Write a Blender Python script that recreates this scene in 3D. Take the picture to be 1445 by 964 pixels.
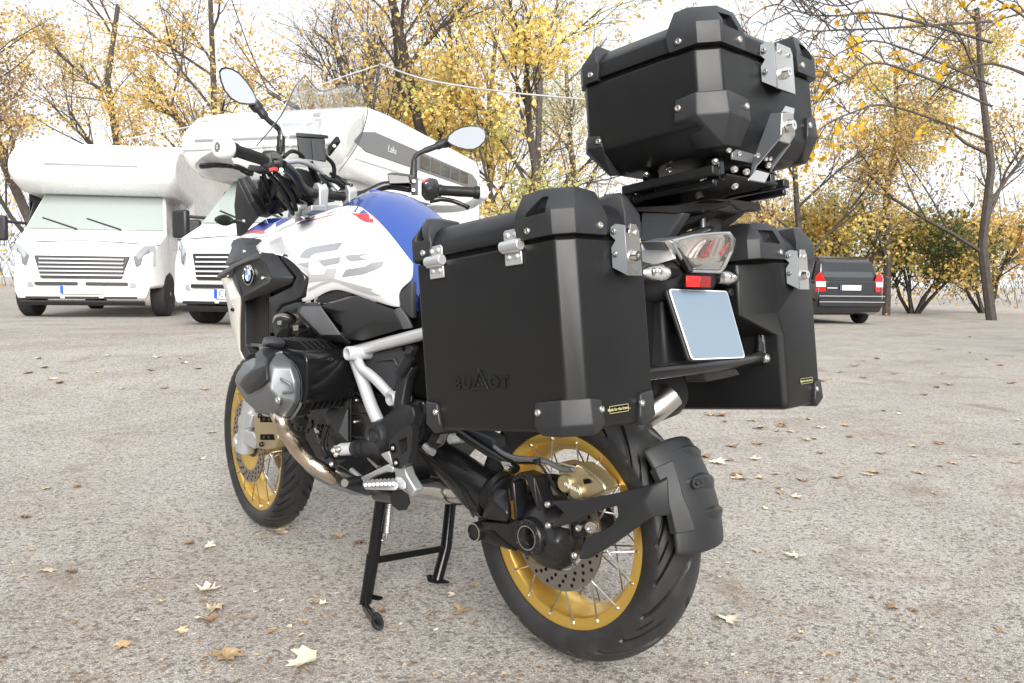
import bpy, bmesh, math, random
from mathutils import Vector, Matrix, noise
from mathutils.bvhtree import BVHTree
from math import sin, cos, pi, radians

rnd = random.Random(7)
S = bpy.context.scene
COL = S.collection
for _o in list(bpy.data.objects):
    bpy.data.objects.remove(_o)

# ------------------------------------------------------------------ camera
FPX, PCX, PCY = 1179.3, 722.5, 482.0
PITCH, ROLL, YAW = .0713, -.0107, .7822
CAM = Vector((-1.522, -1.2893, .9151))
_F = Vector((sin(YAW), cos(YAW), 0)); _R = Vector((cos(YAW), -sin(YAW), 0)); _D = Vector((0, 0, -1))
FW = _F * cos(PITCH) + _D * sin(PITCH)
_dn = _D * cos(PITCH) - _F * sin(PITCH)
RT = _R * cos(ROLL) + _dn * sin(ROLL)
DN = _dn * cos(ROLL) - _R * sin(ROLL)
cam_data = bpy.data.cameras.new('camera')
cam = bpy.data.objects.new('camera', cam_data); COL.objects.link(cam)
cam_data.sensor_width = 36.0; cam_data.lens = FPX / 1445 * 36.0
cam_data.clip_start = .05; cam_data.clip_end = 3000
cam.matrix_world = Matrix(((RT.x, -DN.x, -FW.x, CAM.x), (RT.y, -DN.y, -FW.y, CAM.y), (RT.z, -DN.z, -FW.z, CAM.z), (0, 0, 0, 1)))
S.camera = cam

# ------------------------------------------------------------------ daylight: bright overcast
SUN_EL, SUN_AZ = radians(24), radians(-147)
world = bpy.data.worlds.new('World'); S.world = world; world.use_nodes = True
nt = world.node_tree; nt.nodes.clear()
sky = nt.nodes.new('ShaderNodeTexSky'); sky.sky_type = 'NISHITA'; sky.sun_disc = False
sky.sun_elevation = SUN_EL; sky.sun_rotation = SUN_AZ; sky.dust_density = 3.0; sky.air_density = 1.0
hsv = nt.nodes.new('ShaderNodeHueSaturation'); hsv.inputs['Saturation'].default_value = .25
cl = nt.nodes.new('ShaderNodeTexNoise'); cl.inputs['Scale'].default_value = 1.6; cl.inputs['Detail'].default_value = 5
cr = nt.nodes.new('ShaderNodeMapRange'); cr.inputs['To Min'].default_value = 8.6; cr.inputs['To Max'].default_value = 11.6
cc = nt.nodes.new('ShaderNodeCombineColor')
mx = nt.nodes.new('ShaderNodeMix'); mx.data_type = 'RGBA'; mx.inputs[0].default_value = .86
bg = nt.nodes.new('ShaderNodeBackground'); bg.inputs['Strength'].default_value = .088
wo = nt.nodes.new('ShaderNodeOutputWorld')
nt.links.new(sky.outputs[0], hsv.inputs['Color']); nt.links.new(hsv.outputs[0], mx.inputs[6])
nt.links.new(cl.outputs['Fac'], cr.inputs['Value'])
tint = nt.nodes.new('ShaderNodeMix'); tint.data_type = 'RGBA'; tint.blend_type = 'MULTIPLY'; tint.inputs[0].default_value = 1; tint.inputs[7].default_value = (.955, .985, 1.03, 1)   # cool cloud light
for _i in range(3): nt.links.new(cr.outputs[0], cc.inputs[_i])
nt.links.new(cc.outputs[0], tint.inputs[6]); nt.links.new(tint.outputs[2], mx.inputs[7]); nt.links.new(mx.outputs[2], bg.inputs['Color']); nt.links.new(bg.outputs[0], wo.inputs['Surface'])
sun_d = bpy.data.lights.new('sun', 'SUN'); sun_d.energy = 4.4; sun_d.angle = radians(40); sun_d.color = (1, .97, .92)
sun = bpy.data.objects.new('sun', sun_d); COL.objects.link(sun)
# light travels away from the sun's place in the sky: behind the camera, to its left
_sv = Vector((sin(SUN_AZ) * cos(SUN_EL), cos(SUN_AZ) * cos(SUN_EL), sin(SUN_EL)))
sun.rotation_euler = (-_sv).to_track_quat('-Z', 'Y').to_euler()
S.view_settings.view_transform = 'Standard'; S.view_settings.look = 'None'
S.view_settings.gamma = 1; S.view_settings.exposure = 0.66; S.view_settings.use_curve_mapping = False

# ------------------------------------------------------------------ frames of reference
def _ray(px, py): return (RT * ((px - PCX) / FPX) + DN * ((py - PCY) / FPX) + FW)
def PX(px, py, x):
    r = _ray(px, py); return CAM + r * ((x - CAM.x) / r.x)
def PY(px, py, y):
    r = _ray(px, py); return CAM + r * ((y - CAM.y) / r.y)
def PZ(px, py, z=0.0):
    r = _ray(px, py); return CAM + r * ((z - CAM.z) / r.z)
def PD(px, py, d): return CAM + _ray(px, py) * d            # d metres in front of the lens
def PN(px, py, p0, n):
    r = _ray(px, py); return CAM + r * ((Vector(p0) - CAM).dot(n) / r.dot(n))
def pix(p):
    q = Vector(p) - CAM; d = q.dot(FW); return (PCX + FPX * q.dot(RT) / d, PCY + FPX * q.dot(DN) / d, d)
AL = .1144                                                   # the luggage rack leans nose down
EF = Vector((0, cos(AL), -sin(AL))); EU = Vector((0, sin(AL), cos(AL))); EX = Vector((1, 0, 0))
def BX(x, f, u): return EX * x + EF * f + EU * u
def PB(px, py, f): return PN(px, py, EF * f, EF)             # on a rack plane facing rearward
def PU(px, py, u): return PN(px, py, EU * u, EU)

# ------------------------------------------------------------------ materials
MATS = {}
def mat(name, col, rough=.5, metal=0.0, bump=0.0, bscale=200.0, var=0.0, vscale=8.0, coat=0.0, spec=.5, trans=0.0, ior=1.45, alpha=1.0, rvar=0.0, bdetail=4, dirt=0.0, dirtcol=(.25, .21, .16)):
    m = bpy.data.materials.new(name); m.use_nodes = True; MATS[name] = m
    n = m.node_tree; b = n.nodes['Principled BSDF']; L = n.links.new
    b.inputs['Base Color'].default_value = (*col, 1); b.inputs['Roughness'].default_value = rough
    b.inputs['Metallic'].default_value = metal; b.inputs['Specular IOR Level'].default_value = spec
    b.inputs['IOR'].default_value = ior; b.inputs['Coat Weight'].default_value = coat
    b.inputs['Coat Roughness'].default_value = .05
    b.inputs['Transmission Weight'].default_value = trans; b.inputs['Alpha'].default_value = alpha
    geo = n.nodes.new('ShaderNodeNewGeometry')
    cur = None
    if var:
        t = n.nodes.new('ShaderNodeTexNoise'); t.inputs['Scale'].default_value = vscale; t.inputs['Detail'].default_value = 6
        L(geo.outputs['Position'], t.inputs['Vector'])
        r = n.nodes.new('ShaderNodeMapRange'); r.inputs['From Min'].default_value = .3; r.inputs['From Max'].default_value = .7
        r.inputs['To Min'].default_value = 1 - var; r.inputs['To Max'].default_value = 1 + var
        L(t.outputs['Fac'], r.inputs['Value'])
        mm = n.nodes.new('ShaderNodeMix'); mm.data_type = 'RGBA'; mm.blend_type = 'MULTIPLY'; mm.inputs[0].default_value = 1
        mm.inputs[6].default_value = (*col, 1); L(r.outputs[0], mm.inputs[7]); cur = mm.outputs[2]
    if dirt:
        t = n.nodes.new('ShaderNodeTexNoise'); t.inputs['Scale'].default_value = 14; t.inputs['Detail'].default_value = 9; t.inputs['Roughness'].default_value = .7
        L(geo.outputs['Position'], t.inputs['Vector'])
        r = n.nodes.new('ShaderNodeMapRange'); r.inputs['From Min'].default_value = .5; r.inputs['From Max'].default_value = .75
        r.inputs['To Min'].default_value = 0; r.inputs['To Max'].default_value = dirt
        L(t.outputs['Fac'], r.inputs['Value'])
        mm = n.nodes.new('ShaderNodeMix'); mm.data_type = 'RGBA'; L(r.outputs[0], mm.inputs[0])
        if cur: L(cur, mm.inputs[6])
        else: mm.inputs[6].default_value = (*col, 1)
        mm.inputs[7].default_value = (*dirtcol, 1); cur = mm.outputs[2]
    if cur: L(cur, b.inputs['Base Color'])
    if rvar:
        t = n.nodes.new('ShaderNodeTexNoise'); t.inputs['Scale'].default_value = 9; t.inputs['Detail'].default_value = 8
        L(geo.outputs['Position'], t.inputs['Vector'])
        r = n.nodes.new('ShaderNodeMapRange'); r.inputs['From Min'].default_value = .3; r.inputs['From Max'].default_value = .7
        r.inputs['To Min'].default_value = max(.02, rough - rvar); r.inputs['To Max'].default_value = rough + rvar
        L(t.outputs['Fac'], r.inputs['Value']); L(r.outputs[0], b.inputs['Roughness'])
    if bump:
        t = n.nodes.new('ShaderNodeTexNoise'); t.inputs['Scale'].default_value = bscale; t.inputs['Detail'].default_value = bdetail
        L(geo.outputs['Position'], t.inputs['Vector'])
        bp = n.nodes.new('ShaderNodeBump'); bp.inputs['Strength'].default_value = bump; bp.inputs['Distance'].default_value = .002
        L(t.outputs['Fac'], bp.inputs['Height']); L(bp.outputs[0], b.inputs['Normal'])
    return m
PLASTIC = mat('grained_black_plastic', (.019, .0198, .0215), .40, bump=.25, bscale=900, rvar=.08, var=.12, spec=.42)
PLASTIC2 = mat('dark_grey_plastic', (.043, .045, .049), .44, bump=.3, bscale=800, rvar=.08, spec=.38)
POWDER = mat('black_powder_coat', (.0062, .0066, .0075), .43, bump=.10, bscale=1500, rvar=.05, spec=.48)
BUMPER = mat('moulded_corner_plastic', (.018, .0187, .021), .46, bump=.22, bscale=1100, rvar=.09, var=.15, vscale=40, spec=.55)
GLOSSB = mat('gloss_black_paint', (.006, .006, .007), .15, bump=.05, bscale=300, rvar=.08, spec=.4)
SATINB = mat('satin_black_metal', (.011, .011, .012), .27, bump=.1, bscale=600, rvar=.1, spec=.55)
RUBBER = mat('tyre_rubber', (.019, .019, .020), .46, bump=.35, bscale=500, var=.25, vscale=18, dirt=.3, dirtcol=(.075, .07, .062), spec=.5)
RUBBER2 = mat('soft_rubber', (.010, .010, .011), .5, bump=.2, bscale=900, spec=.35)
GOLD = mat('gold_anodised_rim', (.78, .52, .13), .36, .88, bump=.06, bscale=500, rvar=.08)
GOLD2 = mat('pale_gold_caliper', (.52, .44, .27), .4, .85, bump=.15, bscale=500, rvar=.1)
STEEL = mat('brushed_stainless', (.62, .61, .59), .32, 1.0, bump=.1, bscale=400, rvar=.1)
CHROME = mat('polished_steel', (.75, .74, .72), .14, 1.0, rvar=.06)
PIPE = mat('heat_tinted_header', (.66, .56, .45), .2, 1.0, rvar=.1, var=.25, vscale=12)
DISC = mat('brake_disc_steel', (.34, .31, .29), .35, 1.0, bump=.1, bscale=500, rvar=.1)
SILVER = mat('silver_frame_paint', (.58, .59, .61), .36, .35, bump=.05, bscale=500, rvar=.06)
SILVER2 = mat('silver_cast_metal', (.56, .57, .58), .45, .75, bump=.25, bscale=500, rvar=.1)
GREYM = mat('grey_cover_metal', (.20, .21, .225), .46, .65, bump=.08, bscale=500, rvar=.08)
WHITE = mat('white_bike_paint', (.78, .785, .80), .2, coat=.6, rvar=.04)
LGREY = mat('light_grey_decal', (.27, .28, .30), .3, coat=.4)
LGREY2 = mat('silver_grey_panel', (.60, .61, .62), .32, coat=.3)
BLUE = mat('blue_bike_paint', (.016, .052, .235), .22, coat=.6, rvar=.05)
DBLUE = mat('dark_blue_decal', (.02, .03, .17), .25, coat=.4)
RED = mat('red_decal', (.55, .02, .03), .3, coat=.4)
REDR = mat('red_reflector', (.55, .012, .012), .12, bump=.5, bscale=240, coat=.5)
REDL = mat('red_lamp_plastic', (.6, .015, .015), .12, coat=.5)
PLATE = mat('blue_grey_blank_plate', (.16, .21, .27), .5)
BLACK = mat('flat_black', (.004, .004, .004), .7, spec=.15)
HANDW = mat('white_guard_plastic', (.72, .73, .74), .35, bump=.1, bscale=700)
LETTER = mat('yellow_print', (.42, .39, .19), .5)
EMBOSS = mat('embossed_black', (.007, .007, .008), .28)
SPOKE = mat('bright_spoke_steel', (.66, .66, .66), .4, .85)
MIRRORM = mat('mirror_glass', (.72, .73, .74), .02, 1.0)
def glass(name, col, rough=.02, alpha=.25):
    m = mat(name, col, rough, coat=0); n = m.node_tree
    b = n.nodes['Principled BSDF']; tr = n.nodes.new('ShaderNodeBsdfTransparent'); mi = n.nodes.new('ShaderNodeMixShader')
    tr.inputs['Color'].default_value = (.93, .94, .94, 1)
    n.nodes.remove(b); b = n.nodes.new('ShaderNodeBsdfGlossy'); b.inputs['Color'].default_value = (*col, 1); b.inputs['Roughness'].default_value = rough
    lw = n.nodes.new('ShaderNodeLayerWeight'); lw.inputs['Blend'].default_value = .35                 # clear plastic reflects more at a glancing angle
    ad = n.nodes.new('ShaderNodeMath'); ad.operation = 'MULTIPLY_ADD'; ad.inputs[1].default_value = .30; ad.inputs[2].default_value = alpha
    n.links.new(lw.outputs['Facing'], ad.inputs[0]); n.links.new(ad.outputs[0], mi.inputs[0])
    n.links.new(tr.outputs[0], mi.inputs[1]); n.links.new(b.outputs[0], mi.inputs[2])
    n.links.new(mi.outputs[0], n.nodes['Material Output'].inputs['Surface']); return m
CLEAR = glass('clear_screen', (.9, .92, .93), .03, .16)
LENS = glass('clear_lamp_lens', (.85, .85, .85), .05, .22)

# ------------------------------------------------------------------ objects
ROOT = {}
def tag(o, label=None, cat=None, group=None, kind=None):
    if label: o['label'] = label
    if cat: o['category'] = cat
    if group: o['group'] = group
    if kind: o['kind'] = kind
    return o
def empty(name, loc, label=None, cat=None, group=None):
    o = bpy.data.objects.new(name, None); COL.objects.link(o); o.location = loc; o.empty_display_size = .05
    ROOT[o] = Vector(loc); return tag(o, label, cat, group)
def off(parent): return ROOT.get(parent, Vector((0, 0, 0)))
def link(name, me, m, parent=None, smooth=35, origin=None):
    o = bpy.data.objects.new(name, me); COL.objects.link(o)
    if m is not None and not me.materials:
        for q in (m if isinstance(m, (list, tuple)) else [m]): me.materials.append(q)
    if smooth:
        me.shade_smooth(); me.set_sharp_from_angle(angle=radians(smooth))
    if parent is not None:
        o.parent = parent; ROOT[o] = off(parent)
        me.transform(Matrix.Translation(-off(parent)))
    elif origin is not None:
        me.transform(Matrix.Translation(-Vector(origin))); o.location = origin; ROOT[o] = Vector(origin)
    return o
def bevel(o, w=.003, seg=2, ang=30):
    md = o.modifiers.new('edge', 'BEVEL'); md.width = w; md.segments = seg; md.limit_method = 'ANGLE'; md.angle_limit = radians(ang)
    md.harden_normals = False; md.use_clamp_overlap = True; return o
def inst(name, me, M, parent=None):
    """one more object on shared mesh data; M is its place in the world"""
    o = bpy.data.objects.new(name, me); COL.objects.link(o)
    if parent is not None:
        o.parent = parent; o.matrix_local = Matrix.Translation(-off(parent)) @ M; ROOT[o] = off(parent)
    else: o.matrix_world = M
    return o
def basis(o, z, x=None):
    z = Vector(z).normalized(); x = Vector(x) if x is not None else (Vector((1, 0, 0)) if abs(z.x) < .9 else Vector((0, 1, 0)))
    y = z.cross(x).normalized(); x = y.cross(z).normalized(); o = Vector(o)
    return Matrix(((x.x, y.x, z.x, o.x), (x.y, y.y, z.y, o.y), (x.z, y.z, z.z, o.z), (0, 0, 0, 1)))

class MB:
    def __init__(s): s.b = bmesh.new()
    def poly(s, pts, mi=0):
        f = s.b.faces.new([s.b.verts.new(p) for p in pts]); f.material_index = mi; return f
    def prism(s, pts, vec, mi=0):
        """closed solid: outline pts swept by vec"""
        v = Vector(vec); n = len(pts)
        a = [s.b.verts.new(p) for p in pts]; c = [s.b.verts.new(Vector(p) + v) for p in pts]
        fs = [s.b.faces.new(a), s.b.faces.new(c[::-1])]
        for i in range(n): fs.append(s.b.faces.new((a[i], c[i], c[(i + 1) % n], a[(i + 1) % n])))
        for f in fs: f.material_index = mi
        bmesh.ops.recalc_face_normals(s.b, faces=fs); return fs
    def loft(s, rings, caps=True, closed=True, mi=0, sheet=False):
        R = [[s.b.verts.new(p) for p in r] for r in rings]; fs = []
        n = len(R[0])
        for i in range(len(R) - 1):
            for j in range(n if closed else n - 1):
                k = (j + 1) % n
                try: fs.append(s.b.faces.new((R[i][j], R[i][k], R[i + 1][k], R[i + 1][j])))
                except ValueError: pass
        if caps and closed:
            fs.append(s.b.faces.new(R[0][::-1])); fs.append(s.b.faces.new(R[-1]))
        for f in fs: f.material_index = mi
        if not sheet: bmesh.ops.recalc_face_normals(s.b, faces=fs)
        return fs
    def box(s, M, sx, sy, sz, mi=0):
        p = [M @ Vector((x * sx / 2, y * sy / 2, z * sz / 2)) for x, y, z in ((-1, -1, -1), (1, -1, -1), (1, 1, -1), (-1, 1, -1), (-1, -1, 1), (1, -1, 1), (1, 1, 1), (-1, 1, 1))]
        s.loft([p[:4], p[4:]], mi=mi)
    def boxa(s, a, b, mi=0):
        a, b = Vector(a), Vector(b); s.box(Matrix.Translation((a + b) / 2), abs(b.x - a.x), abs(b.y - a.y), abs(b.z - a.z), mi)
    def tube(s, pts, r, n=12, mi=0, caps=True, smooth=0):
        pts = [Vector(p) for p in pts]
        if smooth: pts = crv(pts, smooth)
        m = len(pts); rr = r if isinstance(r, (list, tuple)) else [r] * m
        if len(rr) != m: rr = [rr[0] + (rr[-1] - rr[0]) * i / (m - 1) if len(rr) == 2 else rr[min(len(rr) - 1, int(i * len(rr) / m))] for i in range(m)]
        t0 = (pts[1] - pts[0]).normalized(); nx = t0.orthogonal().normalized(); rings = []
        for i, p in enumerate(pts):
            t = ((pts[min(i + 1, m - 1)] - p).normalized() + (p - pts[max(i - 1, 0)]).normalized())
            t = t.normalized() if t.length > 1e-6 else t0
            nx = (nx - t * nx.dot(t)).normalized(); ny = t.cross(nx)
            rings.append([p + (nx * cos(2 * pi * k / n) + ny * sin(2 * pi * k / n)) * rr[i] for k in range(n)])
        return s.loft(rings, caps, mi=mi)
    def lathe(s, o, ax, prof, n=24, mi=0, caps=True, x=None, closedprof=False):
        M = basis(o, ax, x)
        rings = [[M @ Vector((r * cos(2 * pi * k / n), r * sin(2 * pi * k / n), h)) for k in range(n)] for r, h in prof]
        if closedprof: rings.append(None); rings[-1] = rings[0]
        if closedprof:
            R = [[s.b.verts.new(p) for p in r] for r in rings[:-1]]; R.append(R[0]); fs = []
            for i in range(len(R) - 1):
                for j in range(n):
                    k = (j + 1) % n; fs.append(s.b.faces.new((R[i][j], R[i][k], R[i + 1][k], R[i + 1][j])))
            for f in fs: f.material_index = mi
            bmesh.ops.recalc_face_normals(s.b, faces=fs); return fs
        return s.loft(rings, caps, mi=mi)
    def hull(s, pts, mi=0):
        vs = [s.b.verts.new(p) for p in pts]
        r = bmesh.ops.convex_hull(s.b, input=vs, use_existing_faces=False)
        for g in r['geom']:
            if isinstance(g, bmesh.types.BMFace): g.material_index = mi
        dead = [v for v in r['geom_interior'] if isinstance(v, bmesh.types.BMVert)] + [v for v in r['geom_unused'] if isinstance(v, bmesh.types.BMVert)]
        bmesh.ops.delete(s.b, geom=list(set(dead)), context='VERTS')
        bmesh.ops.dissolve_limit(s.b, angle_limit=radians(1.5), verts=s.b.verts[:], edges=s.b.edges[:])
    def sphere(s, c, r, sc=(1, 1, 1), u=16, v=10, M=None, mi=0):
        M = M or Matrix.Identity(4)
        r = bmesh.ops.create_uvsphere(s.b, u_segments=u, v_segments=v, radius=r, matrix=Matrix.Translation(c) @ M @ Matrix.Diagonal((*sc, 1)))
        for vv in r['verts']:
            for f in vv.link_faces: f.material_index = mi
    def mesh(s, name):
        me = bpy.data.meshes.new(name); s.b.to_mesh(me); s.b.free(); return me
    def build(s, name, m, parent=None, bev=0, seg=2, smooth=35, ang=30, origin=None):
        o = link(name, s.mesh(name), m, parent, smooth, origin)
        if bev: bevel(o, bev, seg, ang)
        return o
def crv(pts, k=6):
    """Catmull-Rom through pts"""
    pts = [Vector(p) for p in pts]; out = []
    for i in range(len(pts) - 1):
        a, b, c, d = pts[max(i - 1, 0)], pts[i], pts[i + 1], pts[min(i + 2, len(pts) - 1)]
        for j in range(k):
            t = j / k
            out.append(.5 * ((2 * b) + (c - a) * t + (2 * a - 5 * b + 4 * c - d) * t * t + (3 * b - a - 3 * c + d) * t ** 3))
    out.append(pts[-1]); return out
def panel(name, P, faces, m, parent, thick=.006, bev=.002, sub=0, smooth=35, crease=None, outward=None):
    """a moulded panel: P = {key: point}, faces = key strings or tuples; thickness goes away from outward"""
    me = bpy.data.meshes.new(name); ks = list(P); ix = {k: i for i, k in enumerate(ks)}
    b = bmesh.new(); vs = [b.verts.new(P[k]) for k in ks]
    for f in faces: b.faces.new([vs[ix[k]] for k in (f.split() if isinstance(f, str) else f)])
    bmesh.ops.recalc_face_normals(b, faces=b.faces[:])
    b.normal_update()
    o_ = Vector(outward) if outward is not None else Vector((-1, 0, 0))
    if sum(f.normal.dot(o_) * f.calc_area() for f in b.faces) < 0: bmesh.ops.reverse_faces(b, faces=b.faces[:])
    b.to_mesh(me); b.free()
    o = link(name, me, m, parent, smooth)
    if sub:
        cnt = {}
        for p in me.polygons:
            for e in p.edge_keys: cnt[e] = cnt.get(e, 0) + 1
        at = me.attributes.new('crease_edge', 'FLOAT', 'EDGE')
        for e in me.edges: at.data[e.index].value = 1.0 if cnt.get(tuple(sorted(e.vertices)), 0) == 1 else 0.0
        md = o.modifiers.new('round', 'SUBSURF'); md.levels = md.render_levels = sub
    if thick:
        md = o.modifiers.new('thickness', 'SOLIDIFY'); md.thickness = thick; md.offset = -1
    if bev: bevel(o, bev, 2, 25)
    return o
def text_mesh(txt, size, depth=.001, shear=0, align='CENTER', bold=0):
    cu = bpy.data.curves.new('t', 'FONT'); cu.body = txt; cu.size = size; cu.extrude = depth; cu.shear = shear
    cu.align_x = align; cu.align_y = 'CENTER'; cu.offset = bold; cu.resolution_u = 3
    o = bpy.data.objects.new('t', cu); COL.objects.link(o)
    dg = bpy.context.evaluated_depsgraph_get(); me = bpy.data.meshes.new_from_object(o.evaluated_get(dg))
    bpy.data.objects.remove(o); bpy.data.curves.remove(cu); return me
def lettering(name, txt, size, o, nrm, up, m, parent=None, depth=.0008, shear=0, bold=0, stretch=1.0):
    """flat print / raised letters at o, facing nrm, tops towards up"""
    me = text_mesh(txt, size, depth, shear, bold=bold)
    n = Vector(nrm).normalized(); u = Vector(up); u = (u - n * u.dot(n)).normalized(); x = u.cross(n); o = Vector(o)
    M = Matrix(((x.x, u.x, n.x, o.x), (x.y, u.y, n.y, o.y), (x.z, u.z, n.z, o.z), (0, 0, 0, 1)))
    me.transform(M @ Matrix.Diagonal((stretch, 1, 1, 1))); me.materials.clear()
    return link(name, me, m, parent, 0)
# shared small hardware
def bolt_mesh(r=.0065, h=.004):
    b = MB(); b.lathe((0, 0, -.002), (0, 0, 1), [(r, 0), (r, h * .6 + .002), (r * .8, h + .002), (r * .5, h + .002), (r * .42, h), (.0003, h)], 14)
    me = b.mesh('bolt'); me.materials.append(STEEL); me.shade_smooth(); me.set_sharp_from_angle(angle=radians(40)); return me
BOLT = bolt_mesh(); BOLT_S = bolt_mesh(.0045, .003); BOLT_B = bolt_mesh(.006, .004); BOLT_B.materials[0] = SATINB
def bolt(p, n, parent, me=None, s=1.0): return inst('bolt', me or BOLT, basis(p, n) @ Matrix.Scale(s, 4), parent)
def ray_on(obj_or_bvh, px, py):
    h = obj_or_bvh.ray_cast(CAM, _ray(px, py).normalized()); return h[0], h[1]
def bvh_of(objs):
    dg = bpy.context.evaluated_depsgraph_get(); vs, fs = [], []
    for o in objs:
        e = o.evaluated_get(dg); me = e.to_mesh(); k = len(vs); mw = Matrix.Translation(off(o))
        vs += [mw @ v.co for v in me.vertices]; fs += [tuple(k + i for i in p.vertices) for p in me.polygons]; e.to_mesh_clear()
    return BVHTree.FromPolygons(vs, fs)
def decal(name, outline, bvh, m, parent, lift=.0012, grid=.012, default_x=-.22):
    """print laid on a curved panel: outline given in photograph pixels, dropped on to the surface and cut fine enough to follow it"""
    b = bmesh.new(); vs = [b.verts.new((p[0], p[1], 0)) for p in outline]; b.faces.new(vs)
    bmesh.ops.triangulate(b, faces=b.faces[:])
    for _ in range(4):
        es = [e for e in b.edges if e.calc_length() > 9]
        if not es: break
        bmesh.ops.subdivide_edges(b, edges=es, cuts=1); bmesh.ops.triangulate(b, faces=[f for f in b.faces if len(f.verts) > 3])
    for v in b.verts:
        h, nn = ray_on(bvh, v.co.x, v.co.y)
        if h is None: v.co = PX(v.co.x, v.co.y, default_x)
        else:
            if nn.dot(CAM - h) < 0: nn = -nn
            v.co = h + nn * lift
    bmesh.ops.recalc_face_normals(b, faces=b.faces[:])
    me = bpy.data.meshes.new(name); b.to_mesh(me); b.free(); return link(name, me, m, parent, 60)
# ================================================================== ground
GH = Vector((sin(YAW), cos(YAW), 0)); GR = Vector((cos(YAW), -sin(YAW), 0))
def sstep(a, b, x):
    t = min(1, max(0, (x - a) / (b - a))); return t * t * (3 - 2 * t)
def ground_z(x, y):
    v = Vector((x - CAM.x, y - CAM.y, 0)); d = v.dot(GH); l = v.dot(GR)
    if d < 3.6: return 0.0
    return .35 * sstep(3.6, 9.2, d) * sstep(.10, -.06, l / max(d, .1)) + .25 * sstep(30, 60, d)
def spot(px, d):
    """the point of the ground d metres ahead, under picture column px"""
    p = CAM + GH * d + GR * ((px - PCX) / FPX * d); return Vector((p.x, p.y, ground_z(p.x, p.y)))
def asphalt():
    m = bpy.data.materials.new('worn_asphalt'); m.use_nodes = True; n = m.node_tree; L = n.links.new; N = n.nodes.new
    b = n.nodes['Principled BSDF']; b.inputs['Roughness'].default_value = .86; b.inputs['Specular IOR Level'].default_value = .25
    g = N('ShaderNodeNewGeometry'); P = g.outputs['Position']
    def noise_(sc, det, rough=.5, dist=0):
        t = N('ShaderNodeTexNoise'); t.inputs['Scale'].default_value = sc; t.inputs['Detail'].default_value = det; t.inputs['Roughness'].default_value = rough; t.inputs['Distortion'].default_value = dist; L(P, t.inputs['Vector']); return t.outputs['Fac']
    def ramp(f, a, c, lo, hi):
        r = N('ShaderNodeMapRange'); r.inputs['From Min'].default_value = a; r.inputs['From Max'].default_value = c; r.inputs['To Min'].default_value = lo; r.inputs['To Max'].default_value = hi; L(f, r.inputs['Value']); return r.outputs[0]
    def mixc(fac, a, c, mode='MIX'):
        k = N('ShaderNodeMix'); k.data_type = 'RGBA'; k.blend_type = mode
        if isinstance(fac, float): k.inputs[0].default_value = fac
        else: L(fac, k.inputs[0])
        for i, v in ((6, a), (7, c)):
            if isinstance(v, tuple): k.inputs[i].default_value = (*v, 1)
            else: L(v, k.inputs[i])
        return k.outputs[2]
    vor = N('ShaderNodeTexVoronoi'); vor.inputs['Scale'].default_value = 235; L(P, vor.inputs['Vector'])
    vor2 = N('ShaderNodeTexVoronoi'); vor2.inputs['Scale'].default_value = 85; L(P, vor2.inputs['Vector'])
    sep = N('ShaderNodeSeparateColor'); L(vor.outputs['Color'], sep.inputs[0])
    sep2 = N('ShaderNodeSeparateColor'); L(vor2.outputs['Color'], sep2.inputs[0])
    stones = ramp(sep.outputs[0], 0, 1, .52, 1.45)
    base = mixc(ramp(noise_(1.1, 8, .62), .36, .66, 0, 1), (.385, .355, .322), (.47, .437, .398))
    base = mixc(1.0, base, stones, 'MULTIPLY')
    light = ramp(sep2.outputs[1], .88, .95, 0, .55); base = mixc(light, base, (.56, .54, .51))       # pale chippings
    dark = ramp(sep2.outputs[2], .84, .92, 0, .65); base = mixc(dark, base, (.13, .115, .10))         # bitumen holes
    warm = ramp(noise_(2.3, 9, .7, .6), .54, .72, 0, .75); base = mixc(warm, base, (.235, .175, .12))   # brown leaf mould
    fine = ramp(noise_(38, 6, .75), .56, .70, 0, .7); base = mixc(fine, base, (.20, .155, .115))
    fine2 = ramp(noise_(14, 9, .8), .60, .72, 0, .55); base = mixc(fine2, base, (.17, .13, .095))
    mp = N('ShaderNodeMapping'); mp.inputs['Rotation'].default_value = (0, 0, YAW); mp.inputs['Scale'].default_value = (.30, 1.15, 1); L(P, mp.inputs['Vector'])
    t2 = N('ShaderNodeTexNoise'); t2.inputs['Scale'].default_value = 1.0; t2.inputs['Detail'].default_value = 7; t2.inputs['Roughness'].default_value = .68; L(mp.outputs[0], t2.inputs['Vector'])
    speck = ramp(noise_(60, 4, .8), .45, .62, .15, 1); band = N('ShaderNodeMath'); band.operation = 'MULTIPLY'; L(ramp(t2.outputs['Fac'], .52, .68, 0, .85), band.inputs[0]); L(speck, band.inputs[1])
    base = mixc(band.outputs[0], base, (.215, .155, .105))                                            # drifts of crushed leaf swept into bands
    L(base, b.inputs['Base Color'])
    hsum = N('ShaderNodeMath'); hsum.operation = 'ADD'; L(ramp(vor.outputs['Distance'], 0, .7, 1, 0), hsum.inputs[0]); L(ramp(noise_(300, 3), .3, .7, 0, .8), hsum.inputs[1])
    bp = N('ShaderNodeBump'); bp.inputs['Strength'].default_value = .9; bp.inputs['Distance'].default_value = .004; L(hsum.outputs[0], bp.inputs['Height']); L(bp.outputs[0], b.inputs['Normal'])
    return m
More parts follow.
